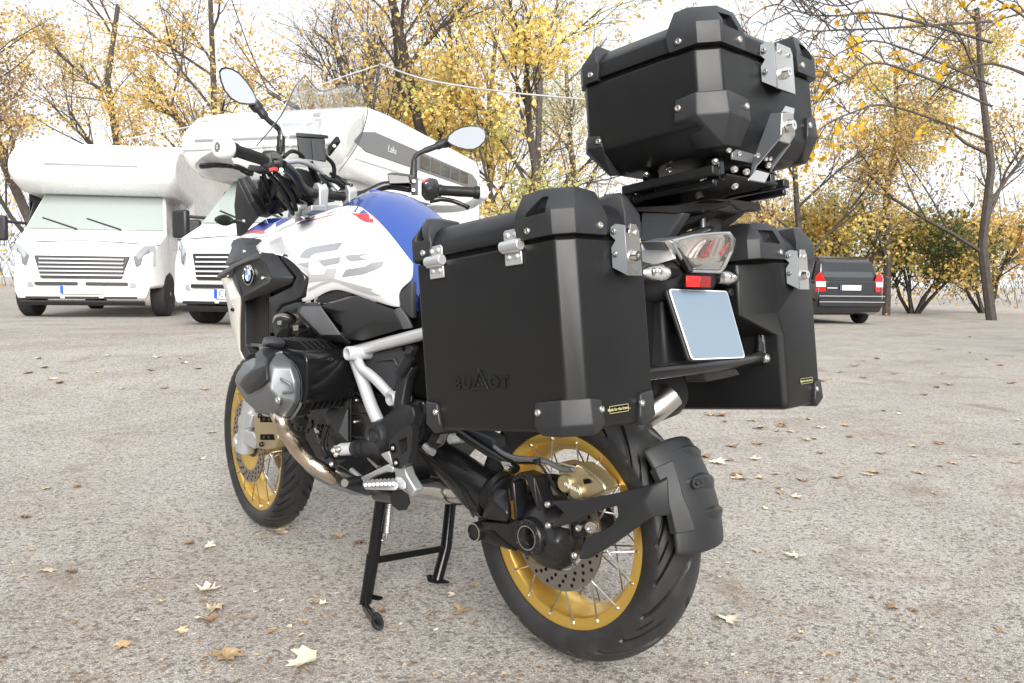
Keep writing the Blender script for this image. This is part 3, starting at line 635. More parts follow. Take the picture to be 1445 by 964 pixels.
# second motorhome at the left edge
n2_ = spot(256, 12.6); F2 = Frame(n2_, (GH * .985 + GR * -.17)); mh2 = empty('motorhome', F2(1.1, 1, 0), 'white motorhome with dark cab window at the far left', 'motorhome', 'white motorhomes parked along the edge')
b = MB(); prof = [(-.22, 1.92), (-.36, 2.06), (-.32, 2.26), (.0, 2.5), (.8, 2.62), (5.0, 2.58), (5.2, 2.45), (5.2, .5), (1.15, .46), (1.05, 1.74), (.1, 1.80)]
b.prism([F2(.0, y, z) for y, z in prof], F2.l * 2.25); b.build('body', VW, mh2, .12, 4, 60)
motor_cab(F2, 2.25, mh2, False)
plate_on(F2, [(.5, -.34, 2.14), (1.75, -.34, 2.14), (1.7, -.24, 2.32), (.55, -.24, 2.32)], -F2.b * .05 + Vector((0, 0, .03)), VL, 'front_window', mh2, .01)
plate_on(F2, [(2.25, .5, 1.55), (2.25, 1.6, 1.55), (2.25, 1.6, 2.0), (2.25, .5, 2.0)], F2.l * .02, VG, 'side_window', mh2, .02)
for z_ in (1.0, 1.12): plate_on(F2, [(2.25, 1.2, z_), (2.25, 5.1, z_), (2.25, 5.1, z_ + .05), (2.25, 1.2, z_ + .05)], F2.l * .006, VD, 'side_stripe', mh2)
# pale caravan further back, seen between handlebar and pannier
n3 = spot(770, 19); F3 = Frame(n3, (GH * .9 + GR * .43)); cv = empty('caravan', F3(1.2, 1, 0), 'white caravan with outlined windows behind the right handlebar grip', 'caravan')
b = MB(); prof = [(0, .45), (-.12, 1.2), (.05, 2.0), (.5, 2.42), (4.5, 2.42), (5.0, 1.9), (5.0, .45)]
b.prism([F3(0, y, z) for y, z in prof], F3.l * 2.9); b.build('body', VW, cv, .12, 4, 60)
for x0_, x1_ in ((.25, 1.35), (1.5, 2.7)):
    plate_on(F3, [(x0_, -.03, 1.62), (x1_, -.03, 1.62), (x1_ - .08, .22, 2.15), (x0_ + .08, .22, 2.15)], -F3.b * .02, VB, 'window_frame', cv, .02)
    plate_on(F3, [(x0_ + .05, -.05, 1.66), (x1_ - .05, -.05, 1.66), (x1_ - .12, .18, 2.11), (x0_ + .12, .18, 2.11)], -F3.b * .02, mat('pale_pane', (.55, .57, .58), .1), 'window', cv, .015)
plate_on(F3, [(.2, -.09, 1.35), (2.7, -.09, 1.35), (2.7, -.09, 1.42), (.2, -.09, 1.42)], -F3.b * .03, VL, 'trim_line', cv, .004)
for x_ in ((.05, .25), (2.85, 2.65)): wheel_mesh(F3, x_[0], x_[1], 2.4, .33, cv)
# ------------------------------------------------------------------ black estate car, rear towards us
n4 = spot(1148, 19.5); F4 = Frame(n4 + GR * 1.74 * .97 + GH * .2, (GH * .985 + GR * -.17)); CARB = mat('black_car_paint', (.012, .013, .015), .16, coat=.8, rvar=.04)
car = empty('parked_car', F4(.87, 1.5, 0), 'black estate car seen from behind at the right of the right pannier', 'car')
b = MB(); sec = [(0.0, .28, .60, .06), (-.05, .34, .80, .02), (.02, .86, .98, .0)]
def carsec(y, zs):   # zs: list of (half width, z)
    return [F4(.87 + w, y, z) for w, z in zs] + [F4(.87 - w, y, z) for w, z in zs[::-1]]
R_ = [carsec(y, zs) for y, zs in (
    (-.02, [(.78, .30), (.84, .40), (.84, .62), (.80, .95), (.74, 1.02)]),
    (.25, [(.82, .22), (.87, .40), (.87, .70), (.85, .98), (.80, 1.05)]),
    (1.2, [(.82, .20), (.87, .40), (.87, .70), (.86, .96), (.82, 1.03)]),
    (2.8, [(.82, .20), (.87, .40), (.87, .70), (.85, .94), (.80, 1.0)]),
    (3.9, [(.80, .22), (.84, .40), (.84, .66), (.78, .84), (.70, .90)]),
    (4.3, [(.70, .30), (.74, .40), (.72, .62), (.66, .70), (.60, .74)]))]
b.loft(R_); b.build('body', CARB, car, .03, 3, 40)
R_ = [carsec(y, zs) for y, zs in ((.04, [(.78, 1.0), (.74, 1.04)]), (.16, [(.77, 1.0), (.66, 1.45)]), (.42, [(.78, 1.0), (.62, 1.60)]), (1.6, [(.80, 1.0), (.64, 1.64)]), (2.4, [(.80, 1.0), (.62, 1.56)]), (3.2, [(.78, .96), (.70, 1.02)]))]
b = MB(); b.loft(R_); b.build('cabin', CARB, car, .04, 3, 50)
CG = mat('car_glass', (.05, .057, .062), .06, coat=.6)
plate_on(F4, [(.87 - .66, .075, 1.09), (.87 + .66, .075, 1.09), (.87 + .57, .23, 1.52), (.87 - .57, .23, 1.52)], -F4.b * .03, CG, 'rear_window', car, .02)
for sx_ in (-1, 1):
    for y0, y1 in ((.35, 1.15), (1.22, 2.0)): plate_on(F4, [(.87 + sx_ * .775, y0, 1.07), (.87 + sx_ * .79, y1, 1.07), (.87 + sx_ * .665, y1, 1.52), (.87 + sx_ * .655, y0 + .06, 1.50)], F4.l * sx_ * .025, CG, 'side_window', car, .01)
    lampc = plate_on(F4, [(.87 + sx_ * .63, -.03, .76), (.87 + sx_ * .86, .03, .76), (.87 + sx_ * .86, .05, 1.10), (.87 + sx_ * .74, .03, 1.24), (.87 + sx_ * .63, .01, 1.02)], -F4.b * .03, REDL, 'tail_lamp', car, .01)
    plate_on(F4, [(.87 + sx_ * .64, -.06, .88), (.87 + sx_ * .85, -.005, .88), (.87 + sx_ * .85, .01, 1.0), (.87 + sx_ * .64, -.04, 1.0)], -F4.b * .012, mat('clear_lamp_band', (.7, .68, .68), .2), 'lamp_band', lampc, .003)
plate_on(F4, [(.05, -.05, .42), (1.69, -.05, .42), (1.66, -.05, .60), (.08, -.05, .60)], -F4.b * .07, VB, 'bumper', car, .02)
for z_ in (.52, .655): plate_on(F4, [(.04, -.125, z_), (1.70, -.125, z_), (1.70, -.125, z_ + .022), (.04, -.125, z_ + .022)], -F4.b * .012, mat('bright_trim', (.5, .51, .53), .25, .6) if z_ < .6 else MATS['bright_trim'], 'bumper_strip', car, .003)
plate_on(F4, [(.61, -.04, .80), (1.13, -.04, .80), (1.13, -.04, .92), (.61, -.04, .92)], -F4.b * .02, PWH, 'number_plate', car, .003)
plate_on(F4, [(1.09, -.062, .80), (1.13, -.062, .80), (1.13, -.062, .92), (1.09, -.062, .92)], -F4.b * .004, EUB, 'plate_band', car)
plate_on(F4, [(1.2, -.03, .84), (1.46, -.03, .84), (1.46, -.03, .865), (1.2, -.03, .865)], -F4.b * .012, VL, 'nameplate', car, .002)
for x_ in ((.03, .22), (1.71, 1.52)):
    for y_ in (.75, 3.35): wheel_mesh(F4, x_[0], x_[1], y_, .31, car)

# ------------------------------------------------------------------ fallen leaves
LM = [mat('pale_dry_leaf', (.62, .55, .42), .7, var=.25, vscale=40, spec=.2), mat('tan_dry_leaf', (.47, .37, .25), .7, var=.3, vscale=40, spec=.2), mat('brown_dry_leaf', (.24, .15, .09), .75, var=.35, vscale=40, spec=.2), mat('ochre_dry_leaf', (.42, .29, .165), .7, var=.3, vscale=40, spec=.2)]
def leaf_mesh(seed, kind):
    r = random.Random(seed); b = bmesh.new(); N_ = len(LEAFO); c = b.verts.new((0, -.05, 0)); ring_, mid = [], []
    k1, k2, k3 = r.uniform(-.6, 1.2), r.uniform(.2, 1.5), r.uniform(0, 6)
    def z_(x, y): return max(-.02, k2 * .55 * x * x + k1 * .35 * y * y + .10 * sin(5 * x + k3) * sin(4 * y + k3) + .05)
    for x, y in LEAFO:
        s = r.uniform(.60, 1.2); x, y = x * s + r.uniform(-.05, .05), y * s
        ring_.append(b.verts.new((x, y, z_(x, y) + r.uniform(-.02, .07)))); mid.append(b.verts.new((x * .5, y * .5 - .02, z_(x * .5, y * .5))))
    for i in range(N_):
        k = (i + 1) % N_
        if r.random() < .86: b.faces.new((mid[i], mid[k], ring_[k], ring_[i]))
        b.faces.new((c, mid[k], mid[i]))
    st = [b.verts.new(v) for v in ((.012, -.5, .06), (-.012, -.5, .06), (-.01, -.95, .02), (.01, -.95, .02))]; b.faces.new(st)
    zm = min(v.co.z for v in b.verts)
    for v in b.verts: v.co.z -= zm
    bmesh.ops.recalc_face_normals(b, faces=b.faces[:]); me = bpy.data.meshes.new('leaf'); b.to_mesh(me); b.free(); me.materials.append(LM[kind]); me.shade_smooth(); return me
LMESH = {(k, s): leaf_mesh(s * 10 + k, k) for k in range(4) for s in range(4)}
def fallen(px, py, kind, size, rot, label, sv=0, squash=1.0):
    p = PZ(px, py, 0)
    if ground_z(p.x, p.y) > .002:
        for _ in range(12): p = PZ(px, py, ground_z(p.x, p.y))
    p.z = ground_z(p.x, p.y) + .0015
    o = bpy.data.objects.new('fallen_leaf', LMESH[kind, sv % 4]); COL.objects.link(o)
    o.matrix_world = Matrix.Translation(p) @ Matrix.Rotation(rot, 4, 'Z') @ Matrix.Diagonal((size, size * squash, size * .8, 1))
    tag(o, label, 'leaf', 'fallen leaves on the asphalt')
NAMED = [(291, 835, 0, .095, .3, 'pale cream leaf with ragged lobes near the left edge', 0), (303, 860, 1, .085, 1.7, 'flat tan leaf just below the pale cream one at the left', 1), (296, 877, 2, .07, 2.4, 'dark curled leaf with a long stalk below the flat tan one', 2), (320, 929, 3, .105, 5.2, 'large ochre leaf flat at the lower left corner', 3), (428, 934, 0, .115, .9, 'large pale split leaf lowest in the left foreground', 1), (649, 864, 3, .10, 1.2, 'ochre leaf lying left of the rear tyre', 0),
    (477, 758, 1, .085, 2.2, 'curled tan leaf between front wheel and centre stand', 2), (506, 767, 2, .065, .5, 'small dark leaf beside the left stand leg', 3), (395, 752, 1, .11, .2, 'crumpled leaf lying behind the front tyre', 0), (268, 768, 2, .055, 4.1, 'brown leaf touching the left edge of the ground view', 1), (602, 771, 1, .06, 2.0, 'light tan leaf by the cross bar of the stand', 2), (384, 891, 3, .035, 1.0, 'tiny amber leaf in the left foreground', 3), (1072, 605, 3, .13, .4, 'broad rusty leaf heap piece below the right pannier', 0), (1025, 876, 0, .075, 1.9, 'pale leaf right of the rear tyre in the foreground', 1), (1120, 787, 0, .085, 1.1, 'pale leaf alone on clean asphalt at the right', 2), (1122, 703, 0, .07, 2.9, 'cream leaf at mid right below the pannier', 3), (1098, 690, 2, .05, .9, 'small brown leaf left of the cream one at mid right', 0), (1003, 586, 3, .11, 2.1, 'rusty curled leaf right of the tyre guard top', 1), (1068, 628, 2, .09, .3, 'brown leaf below the broad rusty one', 2), (1158, 604, 0, .10, 1.6, 'pale leaf at the right edge below the pannier', 3)]
for px_, py_, k_, s_, r_, lb_, sv_ in NAMED: fallen(px_, py_, k_, s_ * 1.0, r_, lb_, sv_, rnd.uniform(.75, 1.0))
r = random.Random(21)
USED = set()
def scatter(n, x0, x1, y0, y1, label, s0=.05, s1=.10):
    done = 0
    while done < n:
        k = r.choice((0, 1, 1, 2, 2, 3)); px, py = r.uniform(x0, x1), r.uniform(y0, y1); sz, sv = r.uniform(s0, s1), r.randrange(4)
        where = ('near ' if py > (y0 + y1) / 2 else 'far ') + ('left, ' if px < x0 + (x1 - x0) / 3 else 'right, ' if px > x1 - (x1 - x0) / 3 else 'middle, ')
        lb = ('larger ' if sz > (s0 + s1) / 2 else 'smaller ') + ('curled ', 'flat ', 'torn ', 'crinkled ')[sv] + ('pale', 'tan', 'dark brown', 'ochre')[k] + ' leaf, ' + where + label
        if lb in USED: continue
        USED.add(lb); done += 1; fallen(px, py, k, sz, r.uniform(0, 6.3), lb, sv, r.uniform(.7, 1))
scatter(46, 940, 1440, 577, 680, 'beside the right pannier')
scatter(22, 1155, 1440, 455, 570, 'towards the black car', .07, .13)
scatter(16, 30, 318, 500, 560, 'before the motorhome', .06, .11)
scatter(12, 1010, 1440, 690, 950, 'right of the rear tyre', .03, .06)
scatter(14, 10, 300, 580, 950, 'left of the front wheel', .03, .07)
scatter(12, 400, 680, 740, 950, 'round the centre stand', .02, .045)
# crumbled leaf litter: thousands of scraps nobody could count
vs, fs, mi = [], [], []
def scrap(px, py, s):
    p = PZ(px, py, 0)
    if ground_z(p.x, p.y) > .002:
        for _ in range(8): p = PZ(px, py, ground_z(p.x, p.y))
    p.z = ground_z(p.x, p.y) + .0012; a = r.uniform(0, 6.3); n = r.choice((3, 4, 5)); q = len(vs)
    for k in range(n):
        t = a + 2 * pi * k / n + r.uniform(-.3, .3); vs.append(p + Vector((cos(t) * s * r.uniform(.5, 1.2), sin(t) * s * r.uniform(.3, .8), s * r.uniform(0, .35))))
    fs.append(tuple(range(q, q + n))); mi.append(r.choice((0, 1, 1, 2, 2, 2, 3)))
for i in range(5200):
    px_, py_ = r.uniform(0, 1445), 470 + (r.random() ** .8) * 494
    w = noise.noise(Vector((px_ * .006, py_ * .016, 3.1)))
    if w < -.05 and r.random() < .8: continue
    scrap(px_, py_, r.choice((.0025, .003, .004, .004, .005, .007, .010)) * r.uniform(.7, 1.2))
me = bpy.data.meshes.new('leaf_litter'); me.from_pydata(vs, [], fs)
for m_ in LM: me.materials.append(m_)
me.polygons.foreach_set('material_index', mi)
o = bpy.data.objects.new('leaf_litter', me); COL.objects.link(o); tag(o, kind='stuff')
b = MB(); b.tube([PZ(322, 872, .006), PZ(340, 871, .012), PZ(362, 872, .006)], .002, 5, smooth=3); tag(b.build('twig', LM[2], None, origin=PZ(340, 871, 0)), 'thin brown stalk lying beside the dark curled leaf', 'twig')
# ================================================================== luggage
def boolean_cut(o, cutters):
    """cut pockets once and keep the plain mesh"""
    cb = MB()
    for P, v in cutters: cb.prism(P, v)
    co = bpy.data.objects.new('cutter', cb.mesh('cutter')); COL.objects.link(co)
    bpy.context.view_layer.update()
    co.matrix_world = Matrix.Translation(-Vector((0, 0, 0)))
    md = o.modifiers.new('pocket', 'BOOLEAN'); md.operation = 'DIFFERENCE'; md.object = co; md.solver = 'EXACT'
    dg = bpy.context.evaluated_depsgraph_get(); me = bpy.data.meshes.new_from_object(o.evaluated_get(dg))
    o.modifiers.clear(); old = o.data; o.data = me
    bpy.data.objects.remove(co); bpy.data.meshes.remove(old); return o
def inset2(poly, d):
    """move every side of a plan outline inward by d"""
    n = len(poly); A = sum(poly[i][0] * poly[(i + 1) % n][1] - poly[(i + 1) % n][0] * poly[i][1] for i in range(n)); sg = 1 if A > 0 else -1
    out = []
    for i in range(n):
        p0, p1, p2 = Vector(poly[i - 1]), Vector(poly[i]), Vector(poly[(i + 1) % n])
        d1 = (p1 - p0).normalized(); d2 = (p2 - p1).normalized()
        n1 = Vector((-d1.y, d1.x)) * sg; n2 = Vector((-d2.y, d2.x)) * sg
        k = 1 + n1.dot(n2)
        out.append(tuple(p1 + (n1 + n2) / k * d))
    return out
def ring(poly, u): return [BX(x, f, u) for x, f in poly]

def hinge(parent, me=None, s=-1, x0=-.465, f=0, u=.946):
    if me is None:
        b = MB(); w = .021
        for (u0, u1) in ((.006, .03), (-.034, -.008)):
            b.prism([BX(x0 + s * .001, f - w, u + u0), BX(x0 + s * .001, f + w, u + u0), BX(x0 + s * .001, f + w, u + u1 - .004), BX(x0 + s * .001, f + w - .004, u + u1), BX(x0 + s * .001, f - w + .004, u + u1), BX(x0 + s * .001, f - w, u + u1 - .004)], EX * s * .0035)
            for ff in (-.010, .010): b.sphere(BX(x0 + s * .005, f + ff, u + (u0 + u1) / 2 + .002), .0052, (.7, 1, 1), 10, 6)
        b.tube([BX(x0 + s * .008, f - w - .004, u), BX(x0 + s * .008, f + w + .002, u)], .0105, 14)
        b.prism([BX(x0 + s * .001, f - w, u - .012), BX(x0 + s * .001, f + w, u - .012), BX(x0 + s * .001, f + w, u + .01), BX(x0 + s * .001, f - w, u + .01)], EX * s * .012)
        o = b.build('hinge', SILVER2, parent, .0012, 1); return o
def latch(parent, xa, xb, fr, u0, u1, um, mirror=1):
    """key latch on a rear face: xa is the edge on the left of the picture; a folded steel cover over a dark side cheek"""
    d = .026
    b = MB()
    # steel face, slightly wedge shaped, lip at the top
    b.prism([BX(xa + .013, fr - d, u0), BX(xb, fr - d, u0), BX(xb, fr - d, u1 - .012), BX(xb - .008, fr - d, u1), BX(xa + .030, fr - d, u1), BX(xa + .026, fr - d, u1 - .018), BX(xa + .018, fr - d, u1 - .018), BX(xa + .013, fr - d, u1 - .006)], EF * .003)
    b.prism([BX(xb - .003, fr - d + .003, u0), BX(xb - .003, fr - d + .003, u1 - .012), BX(xb - .003, fr - .001, u1 - .012), BX(xb - .003, fr - .001, u0 + .012)], EX * .003)
    for q in (.3, .75): b.sphere(BX(xa + .013 + (xb - xa - .013) * q, fr - d - .001, u1 - .016), .006, (1, .5, 1), 10, 6)
    o = b.build('latch', STEEL, parent, .0012, 2)
    c = MB()
    P = [(xa + .0115, fr - d - .001, u0 - .001), (xa + .0115, fr - d - .001, u1 - .004), (xa + .002, fr - d + .012, u1), (xa, fr - .004, u1 - .004), (xa, fr - .002, um + .006), (xa + .003, fr - .010, um - .004), (xa, fr - .002, um - .016), (xa, fr - .002, u0 + .016)]
    c.loft([[BX(*p) for p in P], [BX(p[0] + .0035, p[1], p[2]) for p in P]])
    c.build('latch_cheek', GREYM, o, .0008, 1)
    k = MB(); kc = BX(xa + .013 + (xb - xa - .013) * .42, fr - d, u0 + .034)
    k.lathe(kc, -EF, [(.0125, -.001), (.0125, .003), (.0095, .010), (.0088, .013), (.003, .013), (.003, .009), (.0004, .009)], 20)
    k.build('lock_barrel', CHROME, o, smooth=30)
    for uu in (um + .012, um - .028): bolt(BX(xa - .001, fr - .012, uu), (-1, 0, 0), o, BOLT_S)
    return o
def corner_top(parent, C, sx, sf, ub, fl=.10, xl=.10, h=.085, slot='outer', extra=0, chf=.03):
    """moulded guard on a lid corner. C = sharp corner (x, f) of the lid; sx/sf point out of the box"""
    def q(a, c, u): return BX(C[0] - sx * c, C[1] - sf * a, ub + u)       # a inward along f, c inward along x
    t = .008
    pts = [q(fl, -t, 0), q(chf, -t, 0), (q(-t, chf, 0)), q(-t, xl, 0), q(fl, xl * .9, 0),
           q(fl + .006, -t, .03), q(fl, -t, h * .55), q(chf, -t, h * .50), q(-t, chf, h * .50), q(-t, xl + .004, .03), q(-t, xl, h * .48),
           q(fl * .9, .004, h * .95), q(chf + .028, .012, h), q(chf + .004, chf + .004, h * .94), q(.012, chf + .028, h), q(.004, xl * .9, h * .92),
           q(fl * .9, xl * .85, h * .93), q(fl * .6, xl * .6, h + .004)]
    b = MB(); b.hull(pts)
    o = b.build('corner_guard', BUMPER, parent, 0, smooth=0)
    o.data.transform(Matrix.Translation(off(parent))); lo = off(parent); o.location = (0, 0, 0)
    o.parent = None
    if slot == 'outer':
        v = EX * (-sx)
        P = [q(fl * .80, -t - .02, h * .46), q(chf + .012, -t - .02, h * .46), q(chf + .014, -t - .02, h * .80), q(max(fl * .46, chf + .022), -t - .02, h * .80)]
    else:
        v = EF * (-sf)
        P = [q(-t - .02, xl * .84, h * .42), q(-t - .02, chf + .012, h * .42), q(-t - .02, chf + .014, h * .76), q(-t - .02, xl * .72, h * .78)]
    boolean_cut(o, [(P, v * .040)])
    o.data.transform(Matrix.Translation(-lo)); o.parent = parent; ROOT[o] = lo
    bevel(o, .0035, 3, 22)
    for p in o.data.polygons: p.use_smooth = True
    o.data.set_sharp_from_angle(angle=radians(60))
    bolt(q(fl * .74, -t, .014), (sx, 0, 0), o); bolt(q(-t, xl * .82, .016), EF * sf, o)
    return o
def corner_low(parent, C, sx, sf, ub, fl=.10, xl=.10, h=.055, drop=.004, chf=.03, bevx=.0, bevf=0):
    """guard wrapped round a bottom corner; bevx/bevf = how far the floor bevel comes in"""
    def q(a, c, u): return BX(C[0] - sx * c, C[1] - sf * a, ub + u)
    t = .006
    pts = [q(fl, -t, .012), q(fl - .006, -t, h), q(chf, -t, h + .004), q(-t, chf, h + .004), q(-t, xl - .006, h), q(-t, xl, .012),
           q(chf, -t - .003, .014), q(-t - .003, chf, .014),
           q(fl - .012, bevx, -drop), q(chf + .012, bevx * .9, -drop - .002), q(bevf * .9 + .002, chf + .012, -drop - .002), q(bevf, xl - .012, -drop), q(fl - .012, xl - .012, -drop), q(fl - .012, xl - .012, .02)]
    b = MB(); b.hull(pts); o = b.build('corner_guard', BUMPER, parent, .003, 3, smooth=60, ang=20)
    bolt(q(fl * .86, -t, h * .68), (sx, 0, 0), o); bolt(q(-t, xl * .86, h * .68), EF * sf, o)
    return o

def pannier(s, xo, xi, fr, ff, ub, us, label):
    """s = side (-1 left). xo/xi outer and inner walls, fr/ff rear and front, ub floor, us lid seam"""
    X = lambda x: x
    root = empty('pannier', BX((xo + xi) / 2, (fr + ff) / 2, ub), label, 'pannier', 'aluminium luggage cases on the motorcycle')
    ch = .030
    if s < 0:
        ol = [(xo, fr + .024), (xo, ff - .024), (xo + ch, ff), (xi, ff), (xi, fr), (xo + ch, fr)]
    else:
        ol = [(xo, ff - .024), (xo, fr + .024), (xo - ch, fr), (xi + .085, fr), (xi, fr + .048), (xi, ff), (xo - ch, ff)]
    b = MB()
    if s < 0:
        b.loft([ring(inset2(ol, .016), ub), ring(inset2(ol, .005), ub + .004), ring(ol, ub + .018), ring(ol, us)])
    else:
        # the inner wall steps in below to clear the silencer
        low = [(xo, ff - .024), (xo, fr + .024), (xo - ch, fr), (.272, fr), (.262, fr + .012), (.262, ff), (xo - ch, ff)]
        b.loft([ring(inset2(low, .016), ub), ring(inset2(low, .004), ub + .005), ring(low, ub + .02), ring(low, .752), ring(ol, .802), ring(ol, us)])
    body = b.build('case_body', POWDER, root, .0045, 3, smooth=40)
    g = MB(); g.loft([ring(inset2(ol, .006), us - .002), ring(inset2(ol, .006), us + .010)]); g.build('lid_seal', BLACK, root)
    l = MB(); o2 = inset2(ol, -.003)
    l.loft([ring(o2, us + .009), ring(o2, us + .034), ring(inset2(ol, .003), us + .046), ring(inset2(ol, .014), us + .060), ring(inset2(ol, .03), us + .069), ring(inset2(ol, .05), us + .072)])
    lid = l.build('lid', POWDER, root, .003, 2, smooth=50)
    so, sr = s, -1
    corner_top(lid, (xo, fr), s, -1, us + .006, fl=.105, xl=.105, chf=.021)
    corner_top(lid, (xo, ff), s, 1, us + .006, fl=.075, xl=.10, chf=.021)
    corner_top(lid, (xi, fr), -s, -1, us + .006, fl=.085, xl=.055 if s < 0 else .125, slot='outer' if s < 0 else 'rear', chf=.012)
    corner_top(lid, (xi, ff), -s, 1, us + .006, fl=.08, xl=.06, chf=.012)
    corner_low(body, (xo, fr), s, -1, ub, fl=.098, xl=.066)
    corner_low(body, (xo, ff), s, 1, ub, fl=.068, xl=.09)
    corner_low(body, (xi if s < 0 else .262, fr), -s, -1, ub, fl=.09, xl=.052, chf=.008) if s < 0 else None
    return root, body, lid

pl, plb, pll = pannier(-1, -.465, -.248, -.459, -.036, .612, .946, 'left black aluminium pannier with raised lettering, nearest the camera beside the seat')
hinge(pll, f=-.124); hinge(pll, f=-.338)
latch(plb, -.345, -.290, -.459, .879, .972, .947)
# raised brand lettering on the outer wall: B U (triangle) O T
def raised(txt, f, u, size, st=1.0):
    me = text_mesh(txt, size, .0022, bold=.0013); n = -EX; up = EU; x = up.cross(n); o = BX(-.4655, f, u)
    me.transform(Matrix(((x.x, up.x, n.x, o.x), (x.y, up.y, n.y, o.y), (x.z, up.z, n.z, o.z), (0, 0, 0, 1))) @ Matrix.Diagonal((st, 1, 1, 1)))
    me.materials.clear(); o = link('raised_letter', me, EMBOSS, plb, 0); bevel(o, .0007, 2)
for ch_, f_ in (('B', -.160), ('U', -.186), ('O', -.262), ('T', -.290)): raised(ch_, f_, .7035, .031, 1.12)
tb = MB()
def tri(f, u, r, x): return [BX(x, f + r * sin(a), u + r * cos(a)) for a in (0, 2 * pi / 3, 4 * pi / 3)]
A_, B_ = tri(-.2245, .705, .027, -.4655), tri(-.2245, .705, .0175, -.4655)
for i in range(3):
    k = (i + 1) % 3; tb.prism([A_[i], A_[k], B_[k], B_[i]], -EX * .0022)
for df, du, rr in ((0, .007, .0045), (-.006, -.004, .0045), (.006, -.004, .0045)): tb.prism(tri(-.2245 + df, .705 + du, rr, -.4655), -EX * .002)
tb.build('raised_emblem', EMBOSS, plb, .0006, 2)
def sticker(parent, xa, xb, fr, u, lw=.022):
    b = MB(); b.prism([BX(xa, fr - .0004, u - .006), BX(xb, fr - .0004, u - .006), BX(xb, fr - .0004, u + .007), BX(xa, fr - .0004, u + .007)], -EF * .0006); o = b.build('sticker', BLACK, parent, smooth=0)
    q = MB()
    for a, c, d, e in ((xa, xb, u + .0062, u + .007), (xa, xb, u - .006, u - .0052), (xa, xa + .0008, u - .006, u + .007), (xb - .0008, xb, u - .006, u + .007)):
        q.prism([BX(a, fr - .001, d), BX(c, fr - .001, d), BX(c, fr - .001, e), BX(a, fr - .001, e)], -EF * .0004)
    q.build('sticker_border', LETTER, o, smooth=0)
    lettering('sticker_print', 'Made for the brave ...', .0075, BX((xa + xb) / 2, fr - .0014, u + .0003), -EF, EU, LETTER, o, .0002, shear=.2, bold=.0001)
sticker(plb, -.380, -.326, -.459, .6445)

pr, prb, prl = pannier(1, .459, .165, -.459, -.036, .580, .920, 'right black aluminium pannier with stepped inner wall, on the far side of the number plate')
latch(prb, .299, .362, -.459, .855, .948, .922)
sticker(prb, .335, .395, -.459, .640)
# ------------------------------------------------------------------ top case
tx0, tx1, tf0, tf1, tb0, ts = -.207, .210, -.608, -.298, 1.104, 1.281
tc = empty('top_case', BX(0, (tf0 + tf1) / 2, tb0), 'black aluminium top case with steel latches, high on the rear rack', 'top case', 'aluminium luggage cases on the motorcycle')
tch = .034
tol = [(tx0, tf0 + tch), (tx0, tf1 - .02), (tx0 + .02, tf1), (tx1 - .02, tf1), (tx1, tf1 - .02), (tx1, tf0 + tch), (tx1 - tch, tf0), (tx0 + tch, tf0)]
b = MB(); nar = lambda ol, dx, dr: [(x - math.copysign(dx, x), f + (dr if f < -.5 else -dx * .6)) for x, f in ol]
b.loft([ring(nar(tol, .062, .03), tb0), ring(nar(tol, .055, .022), tb0 + .002), ring(nar(tol, .004, .002), 1.142), ring(tol, 1.150), ring(tol, ts)])
tbody = b.build('case_body', POWDER, tc, .004, 3, smooth=40)
g = MB(); g.loft([ring(inset2(tol, .005), ts - .002), ring(inset2(tol, .005), ts + .010)]); g.build('lid_seal', BLACK, tc)
l = MB(); o2 = inset2(tol, -.003)
l.loft([ring(o2, ts + .008), ring(o2, ts + .036), ring(inset2(tol, .001), ts + .042), ring(inset2(tol, .030), ts + .066), ring(inset2(tol, .045), ts + .070)])
tlid = l.build('lid', POWDER, tc, .003, 2, smooth=40)
corner_top(tlid, (tx0, tf0), -1, -1, ts + .005, fl=.082, xl=.105, h=.078, slot='rear', chf=tch - .012)
corner_top(tlid, (tx1, tf0), 1, -1, ts + .005, fl=.09, xl=.10, h=.085, slot='rear', chf=tch - .012)
corner_top(tlid, (tx0, tf1), -1, 1, ts + .003, fl=.055, xl=.10, h=.075, slot='outer2', chf=.02)
corner_top(tlid, (tx1, tf1), 1, 1, ts + .005, fl=.08, xl=.10, h=.085, slot='outer2', chf=.02)
corner_low(tbody, (tx0, tf0), -1, -1, 1.146, fl=.085, xl=.115, h=.052, drop=.036, chf=tch, bevx=.042, bevf=.014)
corner_low(tbody, (tx1, tf0), 1, -1, 1.146, fl=.085, xl=.075, h=.052, drop=.036, chf=tch, bevx=.042, bevf=.014)
corner_low(tbody, (tx0, tf1), -1, 1, 1.140, fl=.055, xl=.09, h=.035, drop=.036, chf=.02, bevx=.046, bevf=.046)
corner_low(tbody, (tx1, tf1), 1, 1, 1.140, fl=.06, xl=.09, h=.05, drop=.036, chf=.02, bevx=.046, bevf=.046)
latch(tbody, -.036, .052, tf0, 1.225, 1.315, 1.286)
# ================================================================== motorcycle
ZR = .3296
bike = empty('motorcycle', (0, .6, 0), 'white and blue adventure motorcycle with gold spoked wheels on its centre stand', 'motorcycle')
def sweep(a, style):
    """how far round (in tread periods) a groove has run at a = 0 (centre) .. 1 (shoulder)"""
    return .80 * a ** 1.35 if style == 'rear' else 1.05 * a ** 1.15
def groove_depth(k, a, style):
    """tread height cut at row phase k (0..1 within a period, measured along the grooves)"""
    d = 0
    def cut(c, w, lo, hi):
        u = (k - c) % 1.0; u = min(u, 1 - u)
        return min(1, max(0, (w - u) / w * 3.5)) * min(1, max(0, (a - lo) * 16)) * min(1, max(0, (hi - a) * 16 + .2)) if lo < a < hi else 0
    if style == 'rear': d = max(cut(0, .050, .06, 1.02), cut(.5, .042, .42, 1.02), cut(.26, .025, .70, .97))
    else: d = max(cut(0, .10, .12, 1.02), cut(.5, .08, .40, 1.02))
    return d
